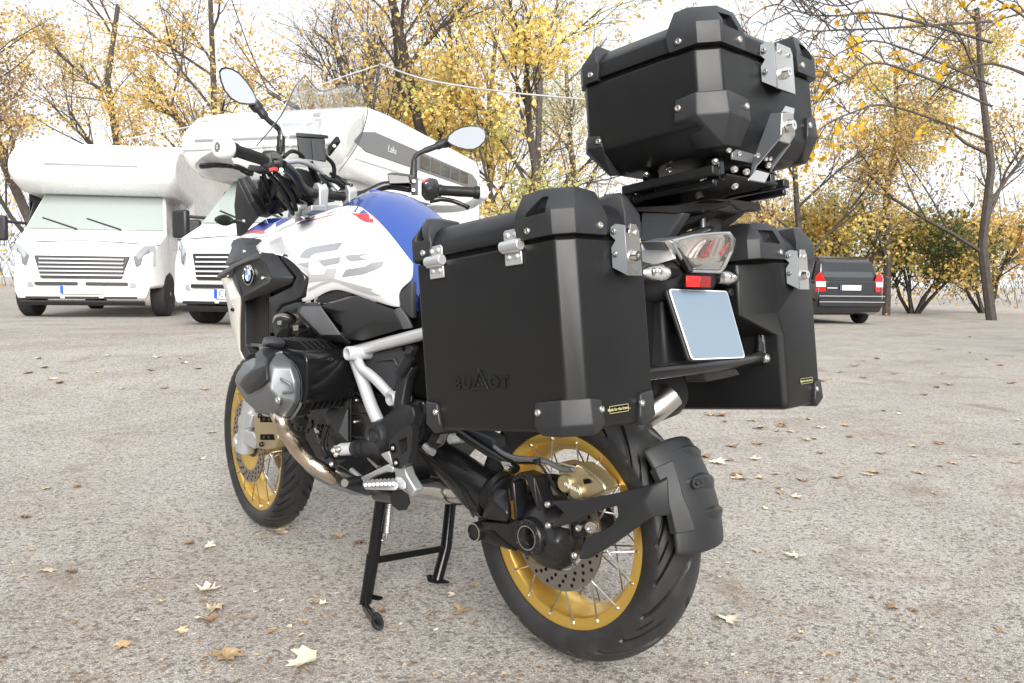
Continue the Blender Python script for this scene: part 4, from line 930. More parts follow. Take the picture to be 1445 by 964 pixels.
def make_wheel(M, R, W, rr, rw, nspoke, style, n_tread):
    """M: wheel centre frame (x = axle). R tyre radius, W its width, rr/rw rim flange radius and half width"""
    rim = MB()
    prof = [(rr - .026, -rw + .005), (rr - .006, -rw), (rr + .001, -rw + .001), (rr + .001, -rw + .008), (rr - .008, -rw + .014), (rr - .020, -rw + .020), (rr - .036, -.018), (rr - .038, .018), (rr - .020, rw - .020), (rr - .008, rw - .014), (rr + .001, rw - .008), (rr + .001, rw - .001), (rr - .006, rw), (rr - .026, rw - .005), (rr - .031, rw - .012), (rr - .033, rw - .022), (rr - .046, .02), (rr - .046, -.02), (rr - .033, -rw + .022), (rr - .031, -rw + .012)]
    rim.lathe((0, 0, 0), (1, 0, 0), [(r, h) for r, h in prof], 120, closedprof=True)
    me = rim.mesh('rim'); me.transform(M); wheel = link('rear_wheel' if style == 'rear' else 'front_wheel', me, GOLD, bike, 40)
    # tyre with cut tread
    NT, NS = n_tread * (26 if style == 'front' else 44), 56
    b = bmesh.new(); rows = []
    sw = W / 2; bead = rr + .0005
    PR = 26 if style == 'front' else 44; per = 2 * pi / n_tread
    for i in range(NT):
        row = []
        for j in range(NS + 1):
            s = j / NS * 2 - 1; a_ = min(1, abs(s) / .80); th = per * (i / PR + sweep(a_, style))
            if abs(s) < .80:                     # tread
                a = s / .80; ang = a * radians(58 if style == 'rear' else 62)
                cr_ = sw * 1.02; x = sw * sin(ang) / sin(radians(62)) * .97; r = R - (sw * 1.05) * (1 - cos(ang)) * .86
                d = groove_depth((i / PR + (.5 if s > 0 else 0)) % 1.0, abs(a), style) * (.0125 if style == 'rear' else .009)
                r -= d * cos(ang); x -= d * sin(ang) * .8
            else:                                # side wall
                k = (abs(s) - .80) / .20; ang = radians(58 if style == 'rear' else 62)
                x0 = sw * sin(ang) / sin(radians(62)) * .97; r0 = R - sw * 1.05 * (1 - cos(ang)) * .86
                x = (x0 + (rw + .001 - x0) * k + .006 * sin(pi * k) + (.0012 if .30 < k < .36 or .70 < k < .78 else 0)) * (1 if s > 0 else -1); r = r0 + (bead - r0) * k
            row.append(b.verts.new(M @ Vector((x, r * cos(th), r * sin(th)))))
        rows.append(row)
    for i in range(NT):
        for j in range(NS): b.faces.new((rows[i][j], rows[i][j + 1], rows[(i + 1) % NT][j + 1], rows[(i + 1) % NT][j]))
    bmesh.ops.recalc_face_normals(b, faces=b.faces[:])
    me = bpy.data.meshes.new('tyre'); b.to_mesh(me); b.free(); link('tyre', me, RUBBER, wheel, 32)
    # hub
    h = MB(); h.lathe((0, 0, 0), (1, 0, 0), [(.02, -.075), (.055, -.07), (.066, -.055), (.05, -.04), (.04, 0), (.05, .04), (.066, .05), (.055, .07), (.02, .075)], 32)
    me = h.mesh('hub'); me.transform(M); link('hub', me, SATINB, wheel, 35)
    # cross laced spokes run from the hub to holes in the outer edge of the rim
    sp = MB(); sp.tube([(0, 0, 0), (0, 0, 1)], .0021, 6); sm = sp.mesh('spoke'); sm.materials.append(SPOKE); sm.shade_smooth()
    nb = MB(); nb.lathe((0, 0, 0), (0, 0, 1), [(.0035, -.002), (.0035, .004), (.0022, .006)], 8); nm = nb.mesh('nipple'); nm.materials.append(STEEL)
    for i in range(nspoke):
        side = 1 if i % 2 else -1; k = i // 2; lead = 1 if k % 2 else -1
        th = 2 * pi * (k + (.25 if side > 0 else 0)) / (nspoke / 2)
        p1 = M @ Vector((side * (rw - .002), (rr - .017) * cos(th), (rr - .017) * sin(th)))
        t0 = th + lead * 1.05
        p0 = M @ Vector((-side * .052 if False else side * .05, .060 * cos(t0), .060 * sin(t0)))
        v = p1 - p0; inst('spoke', sm, basis(p0, v) @ Matrix.Diagonal((1, 1, v.length, 1)), wheel)
        inst('spoke_nipple', nm, basis(p1, M.to_3x3() @ Vector((side * .6, cos(th), sin(th)))), wheel)
    return wheel
def brake_disc(wheel, M, x, r0, r1, holes, name='brake_disc'):
    b = MB(); b.lathe((x, 0, 0), (1, 0, 0), [(r0, -.0025), (r1, -.0025), (r1, .0025), (r0, .0025)], 72, closedprof=True)
    me = b.mesh(name); me.transform(M); o = link(name, me, DISC, wheel, 30)
    h = MB()
    sx = -1 if x < 0 else 1
    for i in range(holes):
        th = 2 * pi * i / holes; r = r0 + (r1 - r0) * (.25 + .25 * (i % 3))
        c = Vector((x + sx * .0026, r * cos(th), r * sin(th))); h.lathe(c, (sx, 0, 0), [(.0045, 0), (.0045, .0006), (.0001, .0006)], 8)
    me = h.mesh('vent_hole'); me.transform(M); link('vent_holes', me, BLACK, o, 0)
    return o
MR = Matrix.Translation((0, 0, ZR))
ST = -.119
MF = Matrix.Translation((0, 1.525, .3255)) @ Matrix.Rotation(ST, 4, 'Z')
rw = make_wheel(MR, .318, .170, .2325, .066, 36, 'rear', 10)
fwh = make_wheel(MF, .3255, .122, .2575, .048, 36, 'front', 22)
brake_disc(rw, MR, -.085, .090, .1375, 60)
brake_disc(fwh, MF, -.072, .108, .1525, 66); brake_disc(fwh, MF, .072, .108, .1525, 66)
sx = MB(); sx.lathe((0, 0, 0), (1, 0, 0), [(.108, -.071), (.06, -.060), (.06, .060), (.108, .071), (.102, .071), (.05, .05), (.05, -.05), (.102, -.071)], 40, closedprof=True)
me = sx.mesh('disc_carrier'); me.transform(MF); link('disc_carrier', me, GOLD, fwh, 35)
# ================================================================== bodywork
def V3(d): return {k: PX(*v) for k, v in d.items()}
def slab(name, pts, x, t, m, parent=None, bev=.0025, seg=2, smooth=35):
    """plate cut to an outline on the plane X = x (or a per-point x), t thick towards the bike's middle"""
    b = MB(); P = [PX(p[0], p[1], p[2] if len(p) > 2 else x) for p in pts]; b.prism(P, EX * t)
    return b.build(name, m, parent if parent is not None else bike, bev, seg, smooth)
def hullx(name, pts, m, parent=None, bev=.004, seg=3, smooth=50, extra=()):
    b = MB(); b.hull([PX(*p) for p in pts] + list(extra)); return b.build(name, m, parent if parent is not None else bike, bev, seg, smooth, 20)
def tubex(name, pts, r, m, parent=None, n=14, smooth=5, bev=0):
    b = MB(); b.tube([PX(*p) if len(p) == 3 and p[0] > 20 else Vector(p) for p in pts], r, n, smooth=smooth); return b.build(name, m, parent if parent is not None else bike, bev, smooth=50)
def mirror_x(o, name=None):
    """the same piece for the other flank of the machine"""
    me = o.data.copy(); me.transform(Matrix.Diagonal((-1, 1, 1, 1))); me.flip_normals()
    c = bpy.data.objects.new(name or o.name.split('.')[0], me); COL.objects.link(c); c.parent = o.parent; ROOT[c] = off(o)
    for md in o.modifiers:
        n = c.modifiers.new(md.name, md.type)
        for a in ('width', 'segments', 'limit_method', 'angle_limit', 'levels', 'render_levels', 'thickness', 'offset'):
            if hasattr(md, a): setattr(n, a, getattr(md, a))
    return c

# fuel tank: blue shell lofted front to back, the white side panels lie on it
secs = [(.405, .89, .09, .87, .145, .855, .14), (.46, .953, .10, .93, .160, .89, .165), (.53, 1.035, .105, 1.012, .165, .95, .19), (.61, 1.105, .105, 1.085, .16, 1.0, .20),
        (.69, 1.160, .10, 1.135, .15, 1.03, .21), (.76, 1.186, .095, 1.163, .14, 1.06, .215), (.84, 1.190, .085, 1.160, .11, 1.04, .18), (.93, 1.165, .08, 1.135, .105, 1.02, .17), (1.03, 1.115, .07, 1.085, .10, 1.0, .14), (1.12, 1.07, .06, 1.04, .09, .98, .12)]
t = MB(); rings = []
for y, zt, x1, z1, x2, z3, x3 in secs:
    h = [(0, zt), (x1 * .55, zt - (zt - z1) * .22), (x1, z1), (x2, z1 - .045), (x3 - .012, z3), (x3 - .02, z3 - .08), (x3 - .05, z3 - .16)]
    full = [(-x, z) for x, z in h[::-1]] + h[1:]
    rings.append([Vector((x, y, z)) for x, z in full])
t.loft(rings)
tank = t.build('fuel_tank', BLUE, bike, 0, smooth=60)
md = tank.modifiers.new('round', 'SUBSURF'); md.levels = md.render_levels = 2
# raised filler ridge on the tank top
r = MB(); ctr = [PX(516, 276, -.055), PX(525, 272, -.035), PX(536, 273.5, -.02), PX(541, 281, -.03)]
r.tube(ctr, [.004, .009, .009, .002], 10, smooth=6); r.build('tank_ridge', BLUE, tank, smooth=60)

W = V3(dict(a0=(366, 338, -.19), a1=(400, 321, -.172), a2=(421, 311, -.160), a3=(457, 299, -.145), a4=(483, 290, -.133), a5=(507, 290, -.133), a6=(514, 295, -.138), a7=(538, 315, -.155), a8=(557, 338, -.168), a9=(581, 370, -.178),
            b0=(359, 346, -.205), b1=(393, 345, -.215), b2=(417, 343, -.22), b3=(455, 332, -.212), b4=(485, 326, -.205), b5=(508, 326, -.2), b6=(522, 330, -.198), b7=(543, 348, -.198), b8=(562, 368, -.197), b9=(582, 392, -.192),
            c0=(364, 355, -.215), c1=(385, 359, -.228), c2=(402, 361, -.24), c3=(436, 372, -.25), c4=(470, 368, -.246), c5=(500, 370, -.24), c6=(520, 374, -.233), c7=(543, 384, -.223), c8=(561, 397, -.211), c9=(572, 402, -.2),
            d3=(434, 392, -.252), d4=(472, 394, -.247), d5=(500, 401, -.238), d6=(520, 406, -.231), d7=(541, 412, -.222), d8=(556, 414, -.208), d9=(561, 413, -.203),
            e2=(424, 418, -.238), e3=(427, 426, -.23), e4=(440, 426, -.225), e5=(469, 404, -.238), e6=(500, 416, -.222), e7=(530, 425, -.212), e8=(555, 434, -.2), e9=(564, 433, -.193), cd=(418, 374, -.247)))
white = panel('white_tank_panel', W, ['a0 a1 b1 b0', 'a1 a2 b2 b1', 'a2 a3 b3 b2', 'a3 a4 b4 b3', 'a4 a5 b5 b4', 'a5 a6 b6 b5', 'a6 a7 b7 b6', 'a7 a8 b8 b7', 'a8 a9 b9 b8',
    'b0 b1 c1 c0', 'b1 b2 c2 c1', 'b2 b3 c3 cd', 'b2 cd c2', 'b3 b4 c4 c3', 'b4 b5 c5 c4', 'b5 b6 c6 c5', 'b6 b7 c7 c6', 'b7 b8 c8 c7', 'b8 b9 c9 c8', 'cd c3 d3', 'c3 c4 d4 d3', 'c4 c5 d5 d4', 'c5 c6 d6 d5', 'c6 c7 d7 d6', 'c7 c8 d8 d7', 'c8 c9 d9 d8',
    'd3 d4 e5 e4', 'd3 e4 e3 e2', 'd4 d5 e6 e5', 'd5 d6 e7 e6', 'd6 d7 e8 e7', 'd7 d8 d9 e9 e8'], WHITE, bike, .008, .0012, 2, 60)
mirror_x(white)
bw = bvh_of([white, tank])
# large two-letter mark, laid on in greys (outlines read off the photograph)
def z2(x, y): return (420 + x / 6.425, 250 + y / 6.425)
def dec(name, pts, m, bv=bw, lift=.0012, f=z2, par=None): return decal(name, [f(*p) for p in pts], bv, m, par or white, lift)
LG3 = mat('pale_grey_decal', (.44, .45, .465), .3, coat=.4)
dec('lettering', [(20, 728), (40, 690), (80, 655), (130, 635), (415, 590), (365, 660), (170, 690), (130, 708), (105, 740)], LGREY)
dec('lettering', [(190, 758), (395, 722), (380, 780), (240, 808), (215, 790)], LGREY)
dec('lettering', [(265, 828), (362, 830), (330, 920), (258, 930), (100, 930), (90, 880), (140, 885), (240, 880)], LG3)
dec('lettering', [(440, 660), (470, 620), (520, 590), (660, 570), (600, 610), (550, 668)], LG3)
dec('lettering', [(435, 712), (470, 708), (690, 690), (560, 720), (620, 745), (690, 750), (480, 762), (448, 745)], LGREY)
dec('lettering', [(400, 908), (440, 838), (610, 812), (680, 775), (790, 765), (770, 810), (700, 845), (600, 880)], LGREY)
dec('lettering', [(5, 790), (105, 770), (100, 830), (30, 800)], LGREY)
# stripes along the top edge
dec('stripe', [(480, 330), (640, 332), (690, 352), (752, 420), (620, 412), (570, 388), (530, 352)], RED)
dec('stripe', [(590, 300), (605, 300), (690, 352), (640, 332), (560, 330)], BLUE)
dec('stripe', [(85, 400), (330, 338), (330, 343), (90, 406)], RED)
dec('stripe', [(0, 424), (50, 402), (60, 405), (0, 432)], RED)
dec('stripe', [(0, 400), (60, 372), (160, 344), (120, 368), (20, 404)], DBLUE)
dec('model_print', [(505, 318), (545, 268), (556, 268), (528, 318)], BLUE); dec('model_print', [(545, 318), (575, 275), (590, 278), (560, 318)], LGREY)
dec('model_print', [(400, 322), (470, 288), (490, 290), (420, 324)], LG3); dec('model_print', [(320, 325), (400, 290), (420, 290), (345, 326)], LG3); dec('model_print', [(260, 340), (330, 305), (350, 305), (280, 338)], LGREY)
# grey wash at the front and along the lower crease
def z1_(x, y): return (300 + x / 8.03, 300 + y / 8.03)
LG4 = mat('silver_tank_flash', (.50, .505, .515), .3, .2, coat=.4)
dec('grey_flash', [(640, 340), (780, 270), (800, 330), (860, 410), (960, 500), (1085, 640), (1110, 690), (1085, 720), (900, 540), (800, 468), (720, 460), (650, 400)], LG4, f=z1_, lift=.0008)
def z4(x, y): return (400 + x / 7.225, 380 + y / 7.225)
dec('grey_flash', [(520, 95), (860, 190), (920, 200), (880, 215), (1000, 275), (900, 262), (720, 205), (560, 138), (500, 126), (380, 165), (260, 225), (250, 200), (400, 130)], LG4, f=z4, lift=.0008)
dec('grey_flash', [(250, 90), (390, 60), (515, 95), (430, 115), (260, 135)], LG3, f=z4, lift=.0009)

# striped nose flank ahead of the tank
N = V3(dict(a=(333, 337, -.215), b=(343, 329, -.205), c=(376, 307, -.165), d=(400, 306, -.14), e=(413, 307.5, -.13), f=(421, 310, -.14), g=(395, 322, -.17), h=(368, 336.7, -.20), i=(342, 335.5, -.215), j=(358, 326, -.2), k=(385, 316, -.17)))
nose = panel('nose_flank', N, ['a b j i', 'b c k j', 'c d k', 'd e f k', 'f g k', 'g h j k', 'h i j'], WHITE, bike, .006, .001, 1, 60)
mirror_x(nose); bn = bvh_of([nose])
PURPLE = mat('violet_blue_decal', (.16, .19, .52), .28, coat=.4); PINK = mat('faded_red_decal', (.58, .19, .2), .3, coat=.4)
dec('stripe', [(610, 72), (800, 66), (700, 120), (632, 122)], BLUE, bn, f=z1_, par=nose)
dec('stripe', [(348, 238), (600, 76), (622, 124), (700, 122), (640, 170), (590, 205), (450, 195), (400, 225)], PURPLE, bn, f=z1_, par=nose)
dec('stripe', [(355, 246), (450, 198), (590, 208), (600, 235), (560, 245), (440, 232)], PINK, bn, f=z1_, par=nose)
dec('stripe', [(720, 120), (800, 72), (900, 70), (720, 168)], PURPLE, bn, f=z1_, par=nose)

# ---- black shrouds round the radiator
sh = V3(dict(o0=(305, 392, -.275), o1=(308, 386, -.28), o2=(330, 371, -.285), o3=(350, 362, -.285), o4=(370, 356, -.28), o5=(386, 357, -.262), o6=(392, 361, -.25), o7=(414, 391, -.25), o8=(412, 400, -.25), o9=(379, 415, -.262), o10=(340, 427, -.27), o11=(337, 416, -.275),
              r1=(309, 393, -.286), r2=(331, 377, -.296), r3=(349, 369, -.298), r4=(366, 364, -.296), r5=(375, 372, -.29), r6=(383.5, 393, -.29), r7=(380, 399, -.29), r8=(341, 420, -.288), r9=(327, 392, -.285),
              i1=(332, 380, -.286), i2=(350, 373, -.288), i3=(364, 369, -.287), i4=(371, 375, -.284), i5=(379, 392, -.284), i6=(376, 396, -.284), i7=(342, 415, -.284)))
shroud = panel('radiator_shroud', sh, ['o0 o1 r1', 'o1 o2 r2 r1', 'o2 o3 r3 r2', 'o3 o4 r4 r3', 'o4 o5 r5 r4', 'o5 o6 o7 r6 r5', 'o7 o8 r7 r6', 'o8 o9 r8 r7', 'o9 o10 r8', 'o10 o11 r8', 'r1 r2 r9', 'r9 r8 o11', 'r2 r3 i2 i1', 'r3 r4 i3 i2', 'r4 r5 i4 i3', 'r5 r6 i5 i4', 'r6 r7 i6 i5', 'r7 r8 i7 i6', 'r8 r9 i1 i7', 'r9 r2 i1', 'i1 i2 i3 i4 i5 i6 i7'], PLASTIC, bike, .012, .004, 0, 40)
mirror_x(shroud)
up = V3(dict(a=(325, 345, -.22), b=(329, 338, -.218), c=(341, 335, -.218), d=(367, 336.5, -.205), e=(360, 346, -.21), f=(365, 357, -.225), g=(352, 362, -.25), h=(330, 370, -.265), i=(317, 374, -.25), j=(326, 350, -.235), k=(345, 345, -.228)))
upper = panel('upper_shroud', up, ['a b c k', 'c d k', 'd e f k', 'f g k', 'g h k', 'h j a k', 'h i j'], PLASTIC2, bike, .02, .003, 0, 45); mirror_x(upper)
tr = V3(dict(a=(395, 364, -.236), b=(399.6, 358.5, -.238), c=(404, 360, -.24), d=(434, 392, -.254), e=(425, 418, -.248), f=(413, 424, -.24), g=(396, 428.5, -.236), h=(388, 440, -.235), i=(384, 468, -.235), j=(379, 470, -.225), k=(379, 420, -.215), l=(412, 404, -.215), m=(418, 391, -.225)))
trim = panel('shroud_trim', tr, ['a b c m', 'c d m', 'd e m', 'e f l m', 'f g k l', 'g h k', 'h i j k'], PLASTIC, bike, .03, .004, 0, 45); mirror_x(trim)
lowtrim = panel('shroud_trim', V3(dict(a=(381, 470, -.23), b=(388, 446, -.233), c=(399, 434, -.234), d=(416, 428, -.236), e=(426, 428, -.23), f=(420, 442, -.225), g=(408, 437, -.225), h=(398, 444, -.225), i=(392, 470, -.22))), ['a b h i', 'b c g h', 'c d f g', 'd e f'], PLASTIC2, bike, .02, .003, 0, 45)
# radiator core with its upright fins, set back inside the shroud
rad = slab('radiator', [(345, 432), (381, 412), (381, 474), (372, 486), (345, 486)], -.205, .03, BLACK, bevel and None, .001)
FIN = mat('radiator_fin', (.055, .052, .05), .4, .6)
fb = MB()
for i in range(13):
    x = 347.5 + i * 2.7; y0 = 432 - (x - 345) * .55; y1 = 484 if x < 372 else 484 - (x - 372) * 1.2
    p = [PX(x, y0, -.209), PX(x + 1.1, y0, -.209), PX(x + 1.1, y1, -.209), PX(x, y1, -.209)]
    fb.prism(p, EX * .004)
fo = fb.build('fins', FIN, rad, smooth=0); fo['kind'] = 'stuff'
slab('radiator_rail', [(345, 484), (371, 485.5), (373, 490), (347, 489)], -.215, .02, GREYM, rad, .001)
slab('radiator_rail', [(345, 432), (347, 431), (348, 486), (346, 486)], -.212, .02, GREYM, rad, .0008)
slab('radiator_frame', [(338, 418), (346, 424), (346, 488), (352, 500), (346, 508), (338.5, 495), (337, 455)], -.235, .045, PLASTIC, bike, .003)
slab('shroud_back', [(338, 420), (352, 372), (392, 362), (412, 372), (428, 392), (420, 424), (396, 432), (382, 470), (378, 430)], -.20, .02, BLACK, bike, .001)
# champagne outer shield with a step in it
SH = mat('champagne_shield', (.62, .60, .56), .38, .25, bump=.05, bscale=400)
ss = V3(dict(a=(311, 390, -.283), b=(319, 383.5, -.285), c=(325.6, 382.7, -.285), d=(330, 392, -.283), e=(336, 414, -.28), f=(339, 419, -.282), g=(338, 456, -.262), h=(339, 495, -.24), i=(346.5, 507.5, -.225), j=(341, 506, -.235), k=(334, 484, -.25), l=(326, 461, -.265), m=(317.5, 412, -.282),
             n=(321, 402, -.288), o=(328, 396, -.276), p=(332, 411, -.275), q=(325, 423, -.288), r=(332, 460, -.268)))
shield = panel('wing_shield', ss, ['a b c d o n', 'a n m', 'd e p o', 'n o p q', 'n q m', 'e f q p', 'm q r l', 'q f g r', 'l r k', 'r g h k', 'h i j k'], SH, bike, .006, .002, 0, 40); mirror_x(shield)
for p in ((322, 389.5), (327.5, 430.5), (328, 437)): bolt(PX(p[0], p[1], -.287 if p[1] < 400 else -.282), (-1, -.3, 0), shield, BOLT_S if p[1] < 436 else BOLT_B)
bsh = bvh_of([shroud, upper])
for p in ((345, 355), (371, 392.5)):
    h, n = ray_on(bsh, *p)
    if h: bolt(h, -EX, shroud, BOLT, 1.0)
# round badge: black ring with letters, blue and white quarters
bc, bn_ = PX(350.5, 388, -.2905), Vector((-1, -.0, .03)).normalized()
M_ = basis(bc, bn_, EF); R_ = .031
def disc_part(name, r0, r1, h, m, a0=0, a1=2 * pi, par=None, n=40):
    q = MB(); k = max(3, int(n * (a1 - a0) / (2 * pi))); A = [a0 + (a1 - a0) * i / k for i in range(k + 1)]
    for i in range(k):
        P = [M_ @ Vector((r * cos(a), r * sin(a), h)) for r, a in ((r0, A[i]), (r1, A[i]), (r1, A[i + 1]), (r0, A[i + 1]))]
        if r0 < 1e-6: P = P[1:3] + [M_ @ Vector((0, 0, h))]
        q.poly(P)
    return q.build(name, m, par or shroud, smooth=0)
q = MB(); q.lathe(bc - bn_ * .002, bn_, [(R_ * 1.03, 0), (R_ * 1.03, .003), (R_ * .97, .0042), (R_ * .95, .0032), (.0003, .0032)], 48)
badge = q.build('badge', CHROME, shroud, smooth=30)
disc_part('badge_ring', R_ * .60, R_ * .93, .0019, BLACK, par=badge)
disc_part('badge_rim', R_ * .56, R_ * .62, .0021, CHROME, par=badge)
LBLUE = mat('badge_blue', (.05, .25, .62), .25, coat=.5); BWHITE = mat('badge_white', (.8, .8, .8), .25, coat=.5)
for k in range(4): disc_part('badge_quarter', 0, R_ * .57, .0017, LBLUE if k % 2 else BWHITE, k * pi / 2 + .0, (k + 1) * pi / 2, par=badge)
for ch_, an in (('B', 42), ('M', 0), ('W', -42)):
    up_ = (Vector((0, 0, 1)) * cos(radians(an)) + (-EF) * -sin(radians(an))).normalized()
    up_ = (Vector((0, 0, 1)) * cos(radians(an)) + EF * sin(radians(an))).normalized()
    lettering('badge_letter', ch_, .0125, bc + bn_ * .0024 + up_ * R_ * .765, bn_, up_, BWHITE, badge, .0003, bold=.0003)

# ---- dark side cover under the tank
KN = V3(dict(a=(451, 433, -.252), b=(500, 418, -.232), c=(556, 437, -.205), d=(568, 464, -.195), e=(563, 458, -.203), f=(529, 451, -.222), g=(482, 477, -.245), h=(511, 481, -.215), i=(497, 479.5, -.225), j=(484, 440, -.24), k=(466, 444, -.236), l=(474, 455, -.238), m=(482, 461, -.246)))
knee = panel('side_cover', KN, ['a b j', 'a j k', 'j b f', 'b c f', 'c e f', 'c d e', 'j f m', 'm f g', 'k j m l', 'f e d h', 'f h i g'], PLASTIC, bike, .02, .003, 0, 30); mirror_x(knee)
GP = mat('lightened_plastic', (.085, .088, .095), .42, bump=.15, bscale=800)  # the knee flare's outward reflection is put into this lighter grey
fl = V3(dict(a=(421, 441, -.262), b=(426, 432, -.258), c=(450.5, 432, -.262), d=(480, 473, -.258), e=(453, 473, -.262), r0=(418, 442, -.25), r1=(423, 428, -.24), r2=(443, 426, -.236), r3=(455, 431, -.248), r5=(494, 486, -.22), r6=(470, 483, -.235), r7=(452, 478, -.245)))
panel('knee_flare', fl, ['a b c d e'], GP, bike, .006, .002, 0, 20)
panel('knee_flare_rim', fl, ['r0 r1 b a', 'r1 r2 c b', 'r2 r3 c', 'a e r7 r0', 'e d r6 r7', 'd r5 r6'], PLASTIC, bike, .01, .002, 0, 30)
vent = slab('vent_mesh', [(444, 425), (469, 404.5), (477, 406), (499, 415), (478, 422), (455, 428.5)], -.226, .006, PLASTIC, bike, .001)
vb = MB()
for r_ in range(6):
    for c_ in range(9):
        x = 452 + c_ * 4.4 + r_ * 3.0; y = 424.5 - c_ * 2.0 + r_ * 1.1 - r_ * 1.2
        y = 423.5 - (x - 452) * .72 + r_ * 2.9
        if x > 470: y = 410.5 + r_ * 2.9 + (x - 470) * .12
        lim = 426 - max(0, x - 455) * .17 - max(0, x - 478) * .12
        if y < lim - 1.2 and y > (424 - (x - 445) * .78 if x < 469 else 405 + (x - 469) * .32) + 2 and x < 494:
            vb.lathe(PX(x, y, -.2265), -EX, [(.0019, 0), (.0019, .0004), (.0001, .0004)], 6)
vo = vb.build('vent_holes', BLACK, vent, smooth=0); vo['kind'] = 'stuff'
panel('side_filler', V3(dict(a=(556, 437, -.203), b=(565, 433, -.197), c=(574, 447, -.192), d=(581, 463, -.185), e=(568, 465, -.194))), ['a b c e', 'c d e'], GP, bike, .01, .002, 0, 40)
# seat: only its nose shows ahead of the pannier
st_ = MB(); rings = []
for y, z, w in ((.50, .885, .06), (.47, .90, .15), (.38, .885, .175), (.25, .875, .185), (.1, .875, .19), (-.02, .90, .18), (-.06, .95, .16), (-.2, .96, .15), (-.32, .965, .13)):
    rings.append([Vector((sx_ * w, y, z + dz)) for sx_, dz in ((-1, -.03), (-.96, -.005), (-.7, .012), (0, .018), (.7, .012), (.96, -.005), (1, -.03), (.95, -.10), (-.95, -.10))])
st_.loft(rings); SEAT = mat('seat_vinyl', (.02, .02, .022), .48, bump=.4, bscale=600)
so_ = st_.build('seat', SEAT, bike, 0, smooth=60); m_ = so_.modifiers.new('round', 'SUBSURF'); m_.levels = m_.render_levels = 2
panel('seat_side', V3(dict(a=(562, 415, -.2), b=(570, 405, -.198), c=(582, 396, -.19), d=(582, 450, -.19), e=(573, 445, -.195), f=(565, 434, -.198))), ['a b e f', 'b c d e'], PLASTIC2, bike, .02, .004, 1, 60)

# ---- hidden bulk that closes the machine: air box, crankcase, sub frame box
core = MB()
core.boxa((-.15, .30, .60), (.15, 1.0, .84)); core.boxa((-.12, -.18, .70), (.12, .34, .86)); core.build('air_box', BLACK, bike, .02)
# ================================================================== fork, cockpit
SAX = (MF.to_3x3() @ Vector((1, 0, 0))).normalized()      # the turned front axle
FW_ = SAX.cross(Vector((0, 0, 1))) * -1
if FW_.y < 0: FW_ = -FW_
fc = Vector((0, 1.525, .3255))
rake = (Vector((0, 0, 1)) * cos(.44) - FW_ * sin(.44)).normalized()
for s in (-1, 1):
    a = fc + SAX * s * .092 - FW_ * .02
    b = MB(); b.tube([a + Vector((0, 0, -.03)), a + rake * .10, a + rake * .36], [.036, .031, .030], 16); b.lathe(a - SAX * s * .02 + FW_ * .01, SAX * s, [(.03, 0), (.032, .02), (.028, .05), (.016, .052), (.016, .058)], 20)
    fl_ = b.build('fork_leg', SILVER2, bike, .002, smooth=50)
    t_ = MB(); t_.tube([a + rake * .36, a + rake * .86], .021, 14); t_.build('fork_tube', CHROME, fl_, smooth=50)
# front calipers
def caliper(name, pts, x, t, parent, m=GOLD2):
    return slab(name, pts, x, t, m, parent, .006, 3, 50)
cal = caliper('brake_caliper', [(357.5, 588), (366, 583), (378, 585), (388, 591), (387, 603), (391, 608), (392, 620), (388, 633), (375, 635), (362, 632), (359, 612)], -.135, .055, bike)
for (px_, py_, w_, h_) in ((376, 592, 9, 4), (376, 617, 9, 4)):
    slab('caliper_pocket', [(px_ - w_, py_ - h_), (px_ + w_, py_ - h_), (px_ + w_ + 2, py_ + h_), (px_ - w_, py_ + h_)], -.1375, .006, BLACK, cal, .001)
    for k in range(2): bolt(PX(px_ - 3 + k * 7, py_, -.139), -EX, cal, BOLT_B)
for p in ((367, 587), (369, 627)): bolt(PX(p[0], p[1], -.139), -EX, cal, BOLT_B, 1.5)
slab('caliper_bracket', [(331, 613), (340, 606), (356, 610), (362, 620), (358, 634), (344, 626), (333, 622)], -.120, .03, SILVER2, bike, .004)
# fender over the front wheel: mostly hidden, a grey tip shows behind the head
b = MB(); rings = []
for i in range(15):
    a = radians(86 + 32 * i / 14); r = .352
    c = fc + FW_ * (r * cos(a)) + Vector((0, 0, r * sin(a)))
    o_ = (FW_ * cos(a) + Vector((0, 0, sin(a))))
    rings.append([c + SAX * (-.085) - o_ * .05, c + SAX * (-.06) - o_ * .01, c, c + SAX * .06 - o_ * .01, c + SAX * .085 - o_ * .05])
b.loft(rings, closed=False, caps=False, sheet=True); fe = b.build('front_fender', PLASTIC2, bike, smooth=60); md = fe.modifiers.new('thickness', 'SOLIDIFY'); md.thickness = .004
slab('fork_guard', [(335, 590), (344, 580), (356, 586), (352, 604), (336, 606)], -.125, .03, SILVER2, bike, .004)
# headstock, triple clamp
b = MB(); hs = PX(446, 294, -.02)
b.tube([fc + rake * .80, fc + rake * .98], .035, 16); b.build('headstock', SATINB, bike, smooth=50)
tc_ = MB(); tc_.prism([PX(425, 297, -.13), PX(440, 289, -.13), PX(474, 290, .02), PX(505, 292, .12), PX(496, 300, .13), PX(470, 303, .02), PX(437, 305, -.12)], Vector((0, 0, -.02))); tcl = tc_.build('triple_clamp', SILVER2, bike, .004, 3)
for px_, py_, x in ((421, 287, -.115),):
    p = PX(px_, py_, x); q = MB(); q.lathe(p - rake * .06, rake, [(.025, 0), (.025, .03), (.030, .034), (.030, .058), (.027, .064), (.018, .064), (.018, .060), (.0003, .060)], 28); q.build('fork_cap', SILVER2, tcl, smooth=40)
    q = MB(); q.lathe(p + rake * .0005, rake, [(.0175, 0), (.0175, .004), (.015, .006), (.0003, .006)], 24); q.build('fork_cap_plug', PLASTIC, tcl, smooth=40)
